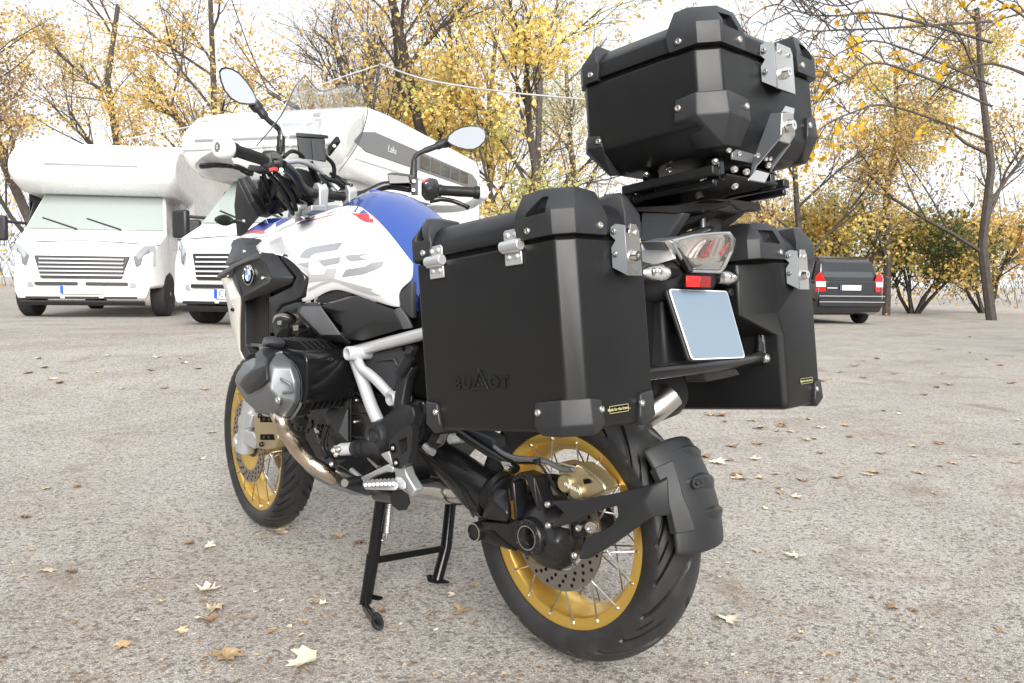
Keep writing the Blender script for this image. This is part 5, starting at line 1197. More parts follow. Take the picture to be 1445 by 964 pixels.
# handlebar
hb = crv([PX(398, 233, -.265), PX(408, 240, -.235), PX(417, 250, -.20), PX(426, 264, -.15), PX(437, 271.5, -.10), PX(452, 274, -.055), PX(472, 276.5, .01), PX(492, 277, .06), PX(515, 274, .12), PX(540, 263, .17), PX(556, 262, .20), PX(580, 266, .25)], 5)
b = MB(); b.tube(hb, .0155, 16); bar = b.build('handlebar', SATINB, bike, smooth=60)
for px_, py_, x in ((452, 272, -.055), (493, 275, .06)):
    p = PX(px_, py_, x); q = MB()
    q.hull([p + Vector((sx_ * .017, sy * .024, sz)) for sx_ in (-1, 1) for sy, sz in ((-1, .0), (-1, .012), (-.4, .03), (.4, .03), (1, .012), (1, 0))] + [p + Vector((sx_ * .015, sy * .018, -.06)) for sx_ in (-1, 1) for sy in (-1, 1)])
    cl_ = q.build('bar_clamp', SILVER2, tcl, .004, 3, 50); bolt(p + Vector((0, -.008, .031)), (0, -.2, 1), cl_, BOLT_B, 1.3)
# left grip, guard, lever, switches
gl0, gl1 = PX(326, 210.5, -.42), PX(378, 227.5, -.295)
gdir = (gl0 - gl1).normalized()
def grip(p0, p1, name='grip'):
    b = MB(); d = p1 - p0; L_ = d.length; b.lathe(p0, d, [(.012, 0), (.0195, .003), (.0205, .012), (.0175, .018), (.0172, L_ * .3), (.0178, L_ * .5), (.0172, L_ * .75), (.0175, L_ - .02), (.021, L_ - .016), (.0225, L_ - .004), (.0225, L_), (.014, L_ + .002)], 26)
    return b.build(name, RUBBER2, bar, smooth=40)
grip(gl1, gl0)
q = MB(); q.lathe(gl1 - gdir * .01, gdir, [(.024, 0), (.027, .003), (.027, .014), (.024, .018)], 28); q.build('grip_flange', GREYM, bar, smooth=40)
q = MB(); e0 = PX(311, 208.5, -.455)
q.lathe(gl0 + gdir * .001, (e0 - gl0), [(.021, 0), (.029, .006), (.032, .016), (.031, .038), (.024, .046), (.014, .047), (.013, .043), (.0003, .043)], 28); q.build('bar_end', HANDW, bar, smooth=50)
q = MB(); q.lathe(PX(308, 208, -.4625), gdir, [(.012, 0), (.012, .004), (.006, .004), (.005, .001), (.0002, .001)], 20); q.build('bar_end_screw', STEEL, bar, smooth=40)
hg = V3(dict(a=(270, 236, -.44), b=(281, 223, -.45), c=(302, 211, -.455), d=(318, 204, -.45), e=(322, 218, -.44), f=(300, 223, -.435), g=(283, 234, -.42), h=(285, 246, -.41), i=(311, 257, -.37), j=(330, 254, -.34), k=(348, 250, -.31), l=(300, 238, -.405), m=(333, 240, -.36)))
for k_ in hg: hg[k_] = hg[k_] + (hg[k_] - CAM).normalized() * (.03 if k_ in 'cdef' else .075)
panel('hand_guard', hg, ['a b g', 'b c f g', 'c d e f', 'a g h', 'g l i h', 'l m j i', 'm k j', 'g f l', 'f e m l'], HANDW, bar, .005, .0015, 1, 60, outward=(-.5, -1, .2))
tubex('clutch_lever', [(284, 234.5, -.415), (300, 233.5, -.40), (320, 234, -.375), (336, 236, -.345), (347, 242, -.32), (356, 244, -.30)], [.0085, .007, .007, .0085, .010, .011], SATINB, bar, 12, 4)
hullx('lever_perch', [(348, 238, -.31), (366, 246, -.30), (382, 246, -.28), (384, 236, -.28), (352, 232, -.30), (360, 240, -.25), (380, 240, -.25)], SATINB, bar, .003)
hullx('switch_block', [(366, 218, -.325), (372, 212, -.31), (388, 212, -.29), (399, 220, -.27), (400, 236, -.27), (392, 243, -.28), (378, 243, -.30), (369, 236, -.32), (384, 216, -.24), (396, 238, -.23)], PLASTIC, bar, .005)
hullx('switch_key', [(382, 216, -.318), (395, 217, -.30), (396, 224, -.30), (383, 224, -.318), (388, 220, -.28)], PLASTIC2, bar, .002)
hullx('switch_key', [(386, 226, -.318), (397, 227, -.30), (396, 232, -.30), (386, 232, -.318), (391, 229, -.28)], PLASTIC2, bar, .002)
slab('hazard_switch', [(379, 237), (386, 235.5), (387, 240.5), (380, 242)], -.322, .012, REDL, bar, .001)
for p in ((397, 240),): bolt(PX(p[0], p[1], -.285), (-.6, -.8, .1), bar, BOLT, 1.0)
for k_ in range(10):
    a = 2 * pi * k_ / 10; Mb = basis(gl1 - gdir * .006, gdir); q = MB(); q.lathe(Mb @ Vector((.026 * cos(a), .026 * sin(a), 0)), gdir, [(.004, 0), (.004, .012), (.002, .013)], 6); q.build('adjuster_tooth', PLASTIC, bar, smooth=30) if k_ < 6 else q.b.free()
# right grip and its hardware
gr0, gr1 = PX(617, 268.5, .30), PX(676, 272, .425)
grip(gr0, gr1); rd = (gr1 - gr0).normalized()
hullx('switch_block', [(594, 256, .24), (604, 250, .26), (617, 252, .285), (621, 262, .30), (620, 276, .30), (612, 284, .28), (600, 284, .26), (594, 276, .24), (606, 268, .21), (612, 268, .33)], PLASTIC, bar, .006)
hullx('kill_switch', [(597, 254, .235), (606, 252, .255), (607, 264, .255), (598, 265, .235), (602, 258, .27)], REDL, bar, .002)
hullx('kill_switch_mark', [(600, 258, .2315), (604, 257.5, .2385), (604, 261, .2385), (600, 261.5, .2315), (602, 259, .25)], HANDW, bar, .0005)
hullx('reservoir', [(546, 245, .15), (577, 248, .21), (580, 259, .215), (549, 260, .155), (552, 243, .2), (582, 246, .26), (583, 257, .26), (553, 258, .2)], SATINB, bar, .003)
hullx('mirror_clamp', [(579, 250, .225), (590, 252, .245), (590, 276, .245), (580, 276, .225), (585, 262, .28), (588, 262, .29)], PLASTIC, bar, .004)
for p in ((584, 256), (583.5, 268.5)): bolt(PX(p[0], p[1], .226), (-.6, -.8, 0), bar, BOLT, .95)
tubex('brake_lever', [(606, 283, .27), (622, 281, .30), (640, 284, .34), (655, 290, .37), (661, 293, .385)], [.010, .008, .0075, .007, .0085], SATINB, bar, 12, 4)
hr = V3(dict(a=(676, 262, .45), b=(686, 264, .465), c=(686, 280, .465), d=(672, 294, .44), e=(650, 300, .40), f=(610, 302, .34), g=(592, 296, .30), h=(604, 288, .30), i=(640, 292, .36), j=(668, 285, .42)))
for k_ in hr: hr[k_] = hr[k_] + (hr[k_] - CAM).normalized() * (.02 if k_ in 'abc' else .07)
panel('hand_guard', hr, ['a b c j', 'c d j', 'd e i j', 'e f h i', 'f g h'], HANDW, bar, .005, .0015, 1, 60, outward=(.2, -1, .2))
q = MB(); q.lathe(gr1 - rd * .002, rd, [(.019, 0), (.024, .004), (.026, .02), (.022, .03), (.0003, .03)], 24); q.build('bar_end', HANDW, bar, smooth=50)
# mirrors: shell and glass
def mirror(outline, depth, stem, shell_push, name='mirror'):
    c = Vector((0, 0, 0)); F = [PD(px_, py_, d) for px_, py_, d in outline]
    for p in F: c += p / len(F)
    nrm = (CAM - c).normalized()
    back = [p - nrm * .022 + (c - p) * .18 for p in F]; back2 = [p - nrm * .036 + (c - p) * .5 for p in F]
    b = MB(); rim = [p + (p - c).normalized() * .006 for p in F]; rin = [p + nrm * .001 for p in F]
    b.loft([rin, [p + nrm * .003 for p in rim], [p - nrm * .006 for p in rim], back, back2], caps=False)
    f_ = b.b.faces.new([v for v in [b.b.verts.new(p) for p in back2]]); o = b.build(name, PLASTIC, bike, 0, smooth=50)
    g = MB(); g.poly([p + nrm * .0005 for p in F]); gm = g.build('mirror_glass', MIRRORM, o, smooth=0)
    s_ = MB(); s_.tube(stem[0], stem[1], 14, smooth=5); s_.build('mirror_stem', PLASTIC, o, smooth=60)
    return o
dl = 2.92
TILT = .0011                                             # both glasses look up a little, at open sky
ol_ = [(311, 103), (313.5, 98.5), (319, 97), (327, 98.5), (337, 104.5), (348, 117), (356, 129), (361, 140), (360, 145), (352, 146), (338, 144.5), (327, 138), (318, 127), (313, 114)]
mirror([(x, y, 2.62 + (x - 336) * .0012 + (120 - y) * TILT * .12) for x, y in ol_], .03, ([PD(357, 145, 2.665), PD(367, 156, 2.67), PD(378, 169, 2.68), PD(390, 179, 2.70), PD(395, 186, 2.71), PD(396.5, 200, 2.715), PD(396, 217, 2.715)], [.019, .014, .009, .0085, .0085, .013, .0145]), 0)
dr = 3.0
or_ = [(632, 199), (634, 192), (642, 185), (652, 180.5), (664, 178.5), (676, 179.5), (683, 184), (685, 192), (683, 199), (676, 206), (668, 210), (658, 210), (646, 207), (637, 203)]
mirror([(x, y, 3.02 + (x - 655) * .001 + (194 - y) * TILT) for x, y in or_], .03, ([PD(634, 201, 3.05), PD(624, 203, 3.03), PD(612, 208, 3.02), PD(594, 215, 3.0), PD(586, 221, 2.99), PD(584, 232, 2.98), PD(583.5, 252, 2.975)], [.018, .0155, .011, .0085, .0085, .011, .0135]), 0)
# windscreen, cockpit shell, instrument housing, device holder
sc = dict(a=PX(362, 206, -.215), b=PX(396, 164, -.205), c=PX(415, 125, -.18), d=PX(431, 106, -.15), e=PX(451, 128, -.09), f=PX(478, 123, .0), g=PX(503, 121, .09), h=PX(519, 148, .15), i=PX(512, 185, .19), j=PX(500, 212, .20), k=PX(478, 242, .17), l=PX(432, 190, -.10), m=PX(415, 232, -.13), n=PX(468, 190, .04), o=PX(380, 245, -.19), p=PX(405, 175, -.17))
for k_ in sc: sc[k_] = Vector(sc[k_])
panel('windscreen', sc, ['a b p', 'b c d p', 'd e l p', 'a p l o', 'o l m', 'e f n l', 'f g h n', 'h i j n', 'n j k', 'l n k m'], CLEAR, bike, .003, .0, 2, 80, outward=(-.3, -1, .3))
eg = MB(); eg.tube([sc[k_] for k_ in 'abcd'], .0022, 6, smooth=5); eg.tube([sc[k_] for k_ in 'defghijk'], .0018, 6, smooth=5); eg.build('screen_edge', GREYM, bike)
ck = V3(dict(a=(334, 251, -.26), b=(345, 252, -.20), c=(364, 286, -.17), d=(382, 300, -.12), e=(376, 308, -.15), f=(363, 306, -.20), g=(352, 288, -.235)))
panel('cockpit_flank', ck, ['a b c g', 'c d e f g'], PLASTIC, bike, .02, .003, 0, 40)
panel('cockpit_flank', V3(dict(a=(334, 252, -.262), b=(352, 288, -.237), c=(363, 307, -.202), d=(342, 332, -.21), e=(334, 334, -.215), f=(330, 290, -.25))), ['a b f', 'b c d e f'], PLASTIC2, bike, .02, .003, 0, 40)
hullx('instrument_hood', [(394, 252, -.14), (404, 248, -.12), (470, 268, .10), (474, 285, .12), (425, 292, -.06), (398, 286, -.13), (410, 240, -.10), (450, 250, .05)], PLASTIC, bike, .008)
slab('instrument_screen', [(399, 258), (410, 256), (424, 288), (402, 284)], -.145, .004, GLOSSB, bike, .002)
hullx('cockpit_bracket', [(364, 262, -.21), (392, 258, -.19), (390, 282, -.15), (384, 296, -.13), (374, 276, -.18), (380, 285, -.06)], SATINB, bike, .004)
tubex('cross_brace', [(400, 230, -.20), (425, 228, -.13), (450, 240, -.05), (468, 258, .0), (478, 268, .02)], .008, SILVER2, bike, 10)
hd = hullx('device_holder', [(418, 190, -.13), (455.5, 192, -.05), (460, 229, -.04), (421, 223, -.12), (423, 189, -.10), (458, 191, -.02), (461, 226, -.01), (425, 222, -.09)], PLASTIC, bike, .003)
slab('holder_plate', [(420, 194, -.132), (437, 195.5, -.095), (440, 226, -.09), (423, 222, -.127)], 0, .004, PLASTIC2, hd, .001)
slab('holder_plate', [(439, 195.5, -.092), (455, 196, -.058), (458, 227, -.05), (442, 226, -.088)], 0, .004, PLASTIC2, hd, .001)
slab('holder_jaw', [(417, 187, -.135), (456, 190, -.055), (456, 195, -.055), (417, 193, -.135)], 0, .02, PLASTIC, hd, .002)
tubex('holder_arm', [(437, 228, -.07), (440, 238, -.06), (446, 250, -.03), (452, 262, .0)], .011, SATINB, bike, 10)
slab('screen_bracket', [(474, 192), (477, 200), (462, 220), (455, 216)], .06, .012, SATINB, bike, .002)
bolt(PX(472, 206, .058), (-1, -1, 0), bike, BOLT)
tubex('cable', [(458, 220, -.02), (470, 232, .02), (471, 248, .03), (464, 258, .03)], .007, RUBBER2, bike, 8)
tubex('cable', [(466, 245, .02), (480, 252, .06), (492, 262, .08), (502, 270, .10)], .006, RUBBER2, bike, 8)
tubex('cable', [(400, 222, -.26), (410, 214, -.22), (420, 215, -.19), (428, 222, -.15)], .006, RUBBER2, bike, 8)
tubex('cable', [(392, 246, -.26), (402, 262, -.22), (412, 278, -.18), (418, 296, -.13)], .007, RUBBER2, bike, 8)
tubex('cable', [(372, 246, -.28), (378, 262, -.22), (390, 280, -.17), (404, 296, -.12)], .006, RUBBER2, bike, 8)
hullx('dash_side', [(470, 246, .03), (486, 252, .08), (496, 268, .1), (478, 270, .05), (468, 262, .02), (486, 258, .14)], PLASTIC, bike, .004)
# the dark clutter in front of the fork: headlamp back, connector boxes, cable loom
hullx('headlamp_back', [(346, 262, -.16), (372, 248, -.14), (398, 262, -.10), (406, 296, -.06), (378, 306, -.10), (352, 296, -.15), (376, 278, -.20), (420, 280, .10), (400, 300, .12)], PLASTIC, bike, .008)
hullx('connector_box', [(362, 256, -.24), (386, 250, -.22), (392, 266, -.20), (384, 282, -.19), (366, 274, -.22), (378, 264, -.16)], SATINB, bike, .004)
hullx('connector_box', [(372, 286, -.20), (394, 282, -.18), (400, 300, -.15), (380, 304, -.17), (388, 294, -.12)], GLOSSB, bike, .004)
hullx('cowl_strut', [(340, 246, -.24), (350, 246, -.22), (378, 300, -.15), (366, 304, -.17), (356, 270, -.18)], PLASTIC2, bike, .003)
hullx('cowl_pane', [(344, 256, -.22), (352, 258, -.21), (356, 300, -.18), (342, 326, -.20), (338, 290, -.22), (350, 290, -.19)], SATINB, bike, .002)
for q_ in (((368, 250, -.28), (376, 270, -.22), (386, 292, -.17), (398, 304, -.12)), ((380, 246, -.28), (394, 262, -.23), (404, 282, -.19), (414, 302, -.13)), ((374, 244, -.27), (366, 262, -.25), (370, 284, -.21), (384, 302, -.15)), ((388, 244, -.28), (398, 252, -.24), (420, 262, -.16), (440, 284, -.08)), ((452, 242, -.04), (462, 252, -.02), (478, 258, .02), (494, 272, .07))): tubex('cable', q_, rnd.choice((.0045, .006, .0075)), RUBBER2, bike, 8)
hullx('tft_frame', [(398, 246, -.13), (420, 236, -.10), (466, 250, .06), (472, 266, .08), (430, 270, -.02), (404, 268, -.11), (440, 250, .04)], PLASTIC2, bike, .006)
# ribbed front indicator on its stalk
q = MB(); p0, p1 = PX(303, 309.5, -.33), PX(331, 312.5, -.27); dd = p1 - p0
prof = []
for i in range(29):
    u = i / 28; r_ = .0165 * (sin(pi * min(1, u * .93 + .05)) ** .7) * (1 + (.13 if i % 2 else -.06)); prof.append((max(r_, .001), u * dd.length))
q.lathe(p0, dd, prof, 16); ind = q.build('front_indicator', PLASTIC, bike, smooth=20)
tubex('indicator_stalk', [(330, 312.5, -.272), (338, 312, -.26), (346, 312, -.24)], [.006, .008, .012], PLASTIC, ind, 12, 3)
bolt(PX(344, 312, -.262), -EX, ind)
# ================================================================== engine, frame, stand, swing arm
def trace(ox, oy, s): return lambda x, y, d: (ox + x / s, oy + y / s, d)
A = trace(320, 465, 6.025); Bq = trace(470, 470, 7.415); Cq = trace(410, 520, 6.427); Dq = trace(440, 590, 6.883); Eq = trace(570, 590, 5.071); Gq = trace(680, 600, 4.383)
# crankcase: a stack of boxes and bosses between the cylinders
b = MB()
b.hull([Vector(p) for p in ((-.15, .42, .60), (-.15, .95, .60), (-.15, 1.02, .42), (-.12, .95, .31), (-.12, .60, .33), (.15, .42, .60), (.15, .95, .60), (.15, 1.02, .42), (.12, .95, .31), (.12, .60, .33), (-.14, .44, .50), (.14, .44, .50))])
engine = b.build('crankcase', SATINB, bike, .012, 2)
q = MB()
q.hull([PX(*Cq(560, 240, -.185)), PX(*Cq(700, 300, -.19)), PX(*Cq(750, 480, -.19)), PX(*Cq(740, 680, -.185)), PX(*Cq(550, 690, -.185)), PX(*Cq(545, 300, -.185)), PX(*Cq(560, 240, -.12)), PX(*Cq(740, 480, -.12)), PX(*Cq(740, 690, -.12)), PX(*Cq(545, 690, -.12))])
gc = q.build('gear_cover', SATINB, engine, .006, 2)
for x_, y_ in ((598, 288), (582, 485), (568, 672), (740, 520)): bolt(PX(*Cq(x_, y_, -.188)), -EX, gc, BOLT_S, 1.1)
for yy in (410, 620): tubex('rib', [Cq(560, yy, -.186), Cq(735, yy + 8, -.188)], .004, SATINB, gc, 8, 0)
tubex('seam', [Cq(543, 690, -.19), Cq(548, 300, -.19), Cq(570, 235, -.19), Cq(600, 225, -.19), Cq(650, 260, -.19), Cq(700, 330, -.19)], .0035, SATINB, gc, 8, 3)
tubex('casting_edge', [Cq(430, 330, -.19), Cq(440, 270, -.19), Cq(500, 215, -.18), Cq(560, 160, -.17), Cq(560, 60, -.17)], .004, GLOSSB, engine, 8, 4)
# starter guard: black angular box
hullx('engine_guard', [Cq(330, 375, -.21), Cq(360, 355, -.205), Cq(525, 360, -.20), Cq(530, 690, -.20), Cq(390, 690, -.20), Cq(300, 410, -.215), Cq(335, 535, -.215), Cq(430, 580, -.225), Cq(360, 420, -.15), Cq(530, 420, -.14), Cq(530, 680, -.14), Cq(390, 680, -.14)], PLASTIC, engine, .003, 2, 25)
# cylinder with cooling fins
cy = Vector((0, .79, .635))
b = MB(); pts = []
for x_, k_ in ((-.14, 1), (-.345, 1)):
    pts.append([Vector((x_, .79 + dy, .64 + dz)) for dy, dz in ((-.10, .085), (-.115, .06), (-.115, -.03), (-.10, -.06), (.10, -.075), (.12, -.05), (.12, .06), (.10, .085))])
b.loft(pts); cyl = b.build('cylinder', GLOSSB, bike, .006, 2); mirror_x(cyl)
for k in range(7):
    q = MB(); x_ = -.20 - k * .018; q.prism([Vector((x_, .79 + dy, .64 + dz)) for dy, dz in ((-.09, .075), (-.02, .104), (.10, .108), (.124, .05), (.115, -.06), (.02, -.10), (-.07, -.085), (-.10, -.05), (-.113, .03))], EX * .004)
    q.build('cooling_fin', SATINB, cyl, .001)
tubex('casting_edge', [A(600, 290, -.335), A(760, 292, -.26), A(960, 294, -.19)], .006, GLOSSB, cyl, 8, 0)
tubex('casting_edge', [A(690, 440, -.335), A(830, 440, -.26), A(950, 445, -.20)], .005, GLOSSB, cyl, 8, 0)
tubex('casting_edge', [A(660, 578, -.335), A(832, 578, -.27), A(832, 330, -.27)], .004, GLOSSB, cyl, 8, 0)
hullx('boss', [A(790, 310, -.27), A(815, 300, -.265), A(825, 340, -.265), A(805, 375, -.268), A(808, 330, -.24)], SILVER2, cyl, .002)
# head cover: silver casting, black plastic strap over it, plug cap on top
hc = {k: PX(*v) for k, v in dict(
    a=A(65, 430, -.375), b=A(80, 375, -.385), c=A(140, 280, -.385), d=A(225, 235, -.375), e=A(340, 250, -.39), f=A(400, 215, -.37), g=A(470, 195, -.345), h=A(545, 260, -.345), i=A(610, 345, -.345), j=A(635, 450, -.345), k=A(630, 600, -.345), l=A(560, 735, -.345), m=A(505, 765, -.345), n=A(400, 740, -.35), o=A(240, 690, -.36), p=A(155, 610, -.37), q=A(90, 510, -.375),
    c1=A(335, 255, -.40), c2=A(350, 320, -.415), c3=A(340, 450, -.425), c4=A(190, 555, -.415), c5=A(105, 480, -.405), c6=A(130, 400, -.40), c7=A(230, 330, -.405),
    d1=A(395, 320, -.41), d2=A(380, 520, -.42), d3=A(240, 620, -.405), d4=A(550, 330, -.375), d5=A(580, 440, -.372), d6=A(575, 610, -.372), d7=A(500, 735, -.37), d8=A(395, 700, -.378), d9=A(440, 590, -.40)).items()}
head = panel('head_cover', hc, ['a b c6 c5', 'b c c7 c6', 'c d c7', 'd e c1 c7', 'c7 c1 c2', 'e f d1 c2 c1', 'f g d4 d1', 'g h d4', 'h i d5 d4', 'i j d5', 'j k d6 d5', 'k l d6', 'l d7 d6', 'l m d7', 'm n d8 d7', 'n o d3 d8', 'o p d3', 'p q c5 c4 d3', 'q a c5', 'c2 d1 d2 c3', 'c3 d2 d3 c4', 'c5 c6 c7 c2 c3 c4', 'd1 d4 d5 d9 d2', 'd5 d6 d9', 'd6 d7 d8 d9', 'd2 d9 d8 d3'], GREYM, bike, .012, .006, 0, 32)
head.modifiers['edge'].segments = 3
mirror_x(head)
hb_ = MB(); hb_.hull([hc[k] + Vector((.02, 0, 0)) for k in 'abcdefghijklmnopq'] + [hc[k] + Vector((.05, 0, 0)) for k in 'abcdefghijklmnopq']); hbo = hb_.build('head_casting', SATINB, bike, .006, 2)
gk = MB(); loop = [hc[k] + Vector((.004, 0, 0)) for k in 'fghijklmno']; gk.tube([p for p in loop], .0045, 8, smooth=3); gk.build('head_gasket', GREYM, head, smooth=60)
strap = {k: PX(*v) for k, v in dict(a=A(240, 205, -.39), b=A(300, 152, -.375), c=A(395, 150, -.36), d=A(440, 190, -.35), e=A(345, 252, -.41), f=A(330, 300, -.425), g=A(340, 430, -.435), h=A(285, 495, -.432), i=A(165, 552, -.422), j=A(105, 470, -.412), k=A(130, 405, -.408), l=A(225, 330, -.414), m=A(237, 300, -.412), n=A(255, 430, -.435), o=A(215, 345, -.428), r=A(300, 210, -.40)).items()}
panel('head_strap', strap, ['a b r', 'b c d r', 'd e r', 'a r e f m', 'm f o l', 'f g n o', 'g h n', 'h i n', 'i j n', 'j k o n', 'k l o'], PLASTIC, head, .012, .0035, 0, 35)
hullx('plug_cap', [A(295, 110, -.36), A(320, 62, -.35), A(400, 55, -.34), A(480, 85, -.33), A(505, 120, -.33), A(470, 170, -.335), A(420, 160, -.355), A(300, 145, -.37), A(330, 120, -.38), A(410, 110, -.38), A(350, 70, -.27), A(480, 120, -.27)], PLASTIC2, head, .005)
bolt(PX(*A(440, 598, -.405)), (-1, -.35, -.1), head, BOLT, 1.5)
hullx('bolt_web', [A(395, 600, -.395), A(400, 640, -.39), A(430, 690, -.378), A(455, 640, -.392), A(430, 570, -.402), A(420, 640, -.40)], GREYM, head, .002)
rw_ = panel('raised_rib', {k: PX(*v) for k, v in dict(a=A(455, 405, -.402), b=A(560, 455, -.386), c=A(575, 540, -.38), d=A(470, 552, -.398), e=A(475, 540, -.402), f=A(545, 525, -.390), g=A(540, 465, -.394), h=A(462, 415, -.408)).items()}, ['a b g h', 'b c f g', 'c d e f'], GREYM, head, .006, .002, 0, 40)
# throttle body, hoses, injector clutter above the cylinder
tb_ = MB(); tb_.tube([PX(404, 448, -.20), PX(400, 462, -.22), PX(404, 476, -.24)], [.034, .032, .030], 20, smooth=4); ti = tb_.build('intake_stub', RUBBER2, bike, smooth=60)
q = MB(); cI = PX(402, 455, -.215); q.lathe(cI, (PX(400, 462, -.22) - PX(404, 448, -.20)), [(.0355, -.006), (.0365, -.005), (.0365, .005), (.0355, .006)], 26); q.build('hose_clip', STEEL, ti, smooth=40)
hullx('clip_screw', [(391, 453, -.25), (397, 452, -.25), (397, 459, -.25), (391, 459, -.25), (394, 455, -.24)], STEEL, ti, .001)
hullx('throttle_body', [(393, 466, -.24), (412, 462, -.235), (424, 452, -.235), (445, 470, -.22), (440, 488, -.22), (425, 500, -.22), (400, 484, -.24), (420, 470, -.17), (445, 485, -.16)], GLOSSB, bike, .004)
for x_, y_, s_ in ((413, 460, 8), (416, 470, 6), (410, 477, 7), (403, 482, 5), (421, 480, 5)):
    hullx('linkage', [(x_, y_, -.248), (x_ + s_, y_ - 2, -.246), (x_ + s_, y_ + s_ * .8, -.246), (x_ + 1, y_ + s_ * .9, -.248), (x_ + s_ / 2, y_ + 2, -.235)], STEEL if s_ != 6 else SATINB, ti, .001)
tubex('hose', [(403, 482, -.26), (415, 493, -.25), (432, 500, -.24), (448, 497, -.23), (458, 486, -.22), (464, 476, -.21)], .0095, RUBBER2, bike, 12)
tubex('hose', [(405, 487, -.25), (420, 500, -.24), (440, 506, -.23), (470, 504, -.20)], .007, GLOSSB, bike, 10)
q = MB(); pE = PX(481, 500, -.16); q.lathe(PX(470, 501, -.15), -EX, [(.055, 0), (.055, .03), (.048, .042), (.03, .045), (.0003, .045)], 28); q.build('drum_housing', PLASTIC, bike, smooth=45)
hullx('under_cover', [(455, 478, -.22), (494, 486, -.20), (485, 492, -.19), (462, 492, -.19), (470, 482, -.15), (495, 490, -.14)], SATINB, bike, .003)
tubex('wire', [Cq(330, 520, -.22), Cq(300, 620, -.225), Cq(290, 720, -.225), Cq(330, 810, -.225)], .007, RUBBER2, bike, 10)
tubex('wire', [Cq(345, 560, -.20), Cq(320, 660, -.21), Cq(330, 740, -.21), Cq(370, 800, -.21)], .005, RUBBER2, bike, 8)
for i in range(26):
    x_, y_ = rnd.uniform(60, 330), rnd.uniform(440, 800)
    if y_ > 460 + x_ * .9: continue
    p = PX(*Cq(x_, y_, -.19)); q = MB(); s_ = rnd.uniform(.006, .016)
    q.box(Matrix.Translation(p) @ Matrix.Rotation(rnd.uniform(0, 3), 4, 'X') @ Matrix.Rotation(rnd.uniform(-.5, .5), 4, 'Y'), s_, s_ * rnd.uniform(1, 2.4), s_ * rnd.uniform(.8, 1.6)); q.build('engine_fitting', rnd.choice([SATINB, GLOSSB, GLOSSB, STEEL]), engine, .002)
# exhaust header and collector
tubex('exhaust_header', [A(455, 740, -.36), A(470, 790, -.365), A(495, 860, -.355), A(545, 925, -.34), (420, 634, -.315), (437, 652, -.285), (455, 664, -.26), (474, 674, -.22), (500, 688, -.15)], .0225, PIPE, bike, 20, 5)
tubex('header_flange', [A(452, 715, -.34), A(456, 735, -.345)], .027, STEEL, bike, 20, 0)
tubex('exhaust_pipe', [(510, 684, -.05), (560, 680, .0), (612, 686, .04), (660, 690, .08)], [.03, .034, .04, .05], CHROME, bike, 20, 5)
# bash plate edge
slab('bash_plate', [(424.5, 650), (432, 660), (446, 671), (470, 684), (500, 694), (519, 700), (500, 699), (470, 690), (446, 677), (430, 664)], -.235, .25, GREYM, bike, .002)
# silver tube frame
n1, n2 = PX(*Bq(142, 215, -.245)), PX(*Bq(588, 690, -.215))
b = MB(); b.tube([PX(*Bq(190, 200, -.195)), PX(*Bq(400, 145, -.19)), PX(*Bq(640, 85, -.185)), PX(*Bq(900, 20, -.18)), Vector((-.17, .15, .83))], .0165, 18, smooth=3); fr_ = b.build('frame_tube', SILVER, bike, smooth=60)
b = MB(); b.tube([PX(*Bq(200, 215, -.198)), PX(*Bq(250, 330, -.2)), PX(*Bq(330, 560, -.205)), PX(*Bq(400, 760, -.21)), PX(*Bq(480, 940, -.215))], .0175, 18, smooth=3); b.build('frame_tube', SILVER, bike, smooth=60)
b = MB(); b.tube([PX(*Bq(240, 240, -.205)), PX(*Bq(300, 370, -.212)), PX(*Bq(370, 420, -.212)), PX(*Bq(470, 510, -.212)), PX(*Bq(590, 640, -.21))], .0135, 18, smooth=4); b.build('frame_tube', SILVER, bike, smooth=60)
for c_, r_, h_ in ((n1, .0195, .13), (n2, .0195, .06)):
    q = MB(); q.lathe(c_ + EX * h_, -EX, [(r_, 0), (r_, h_ - .003), (r_ - .002, h_), (r_ * .66, h_), (r_ * .62, h_ - .004), (r_ * .62, h_ - .035), (.0003, h_ - .035)], 28); q.build('frame_boss', SILVER, bike, smooth=40)
# black side plates behind the frame
slab('side_plate', [Bq(295, 240, 0)[:2], Bq(700, 135, 0)[:2], Bq(745, 115, 0)[:2], Bq(810, 125, 0)[:2], Bq(830, 165, 0)[:2], Bq(700, 380, 0)[:2], Bq(630, 600, 0)[:2], Bq(560, 590, 0)[:2], Bq(350, 370, 0)[:2], Bq(310, 320, 0)[:2]], -.172, .03, PLASTIC2, bike, .004)
panel('side_plate_rib', {k: PX(*v) for k, v in dict(a=Bq(440, 295, -.174), b=Bq(640, 245, -.174), c=Bq(690, 330, -.174), d=Bq(650, 410, -.174), e=Bq(660, 340, -.180), f=Bq(625, 265, -.182), g=Bq(560, 270, -.181)).items()}, ['a b f g', 'b c e f', 'c d e'], PLASTIC2, bike, .006, .002, 0, 40)
q = MB(); q.lathe(PX(*Bq(738, 162, -.1725)), -EX, [(.0075, 0), (.0075, .0012), (.0003, .0012)], 16); q.build('plate_hole', BLACK, bike, smooth=0)
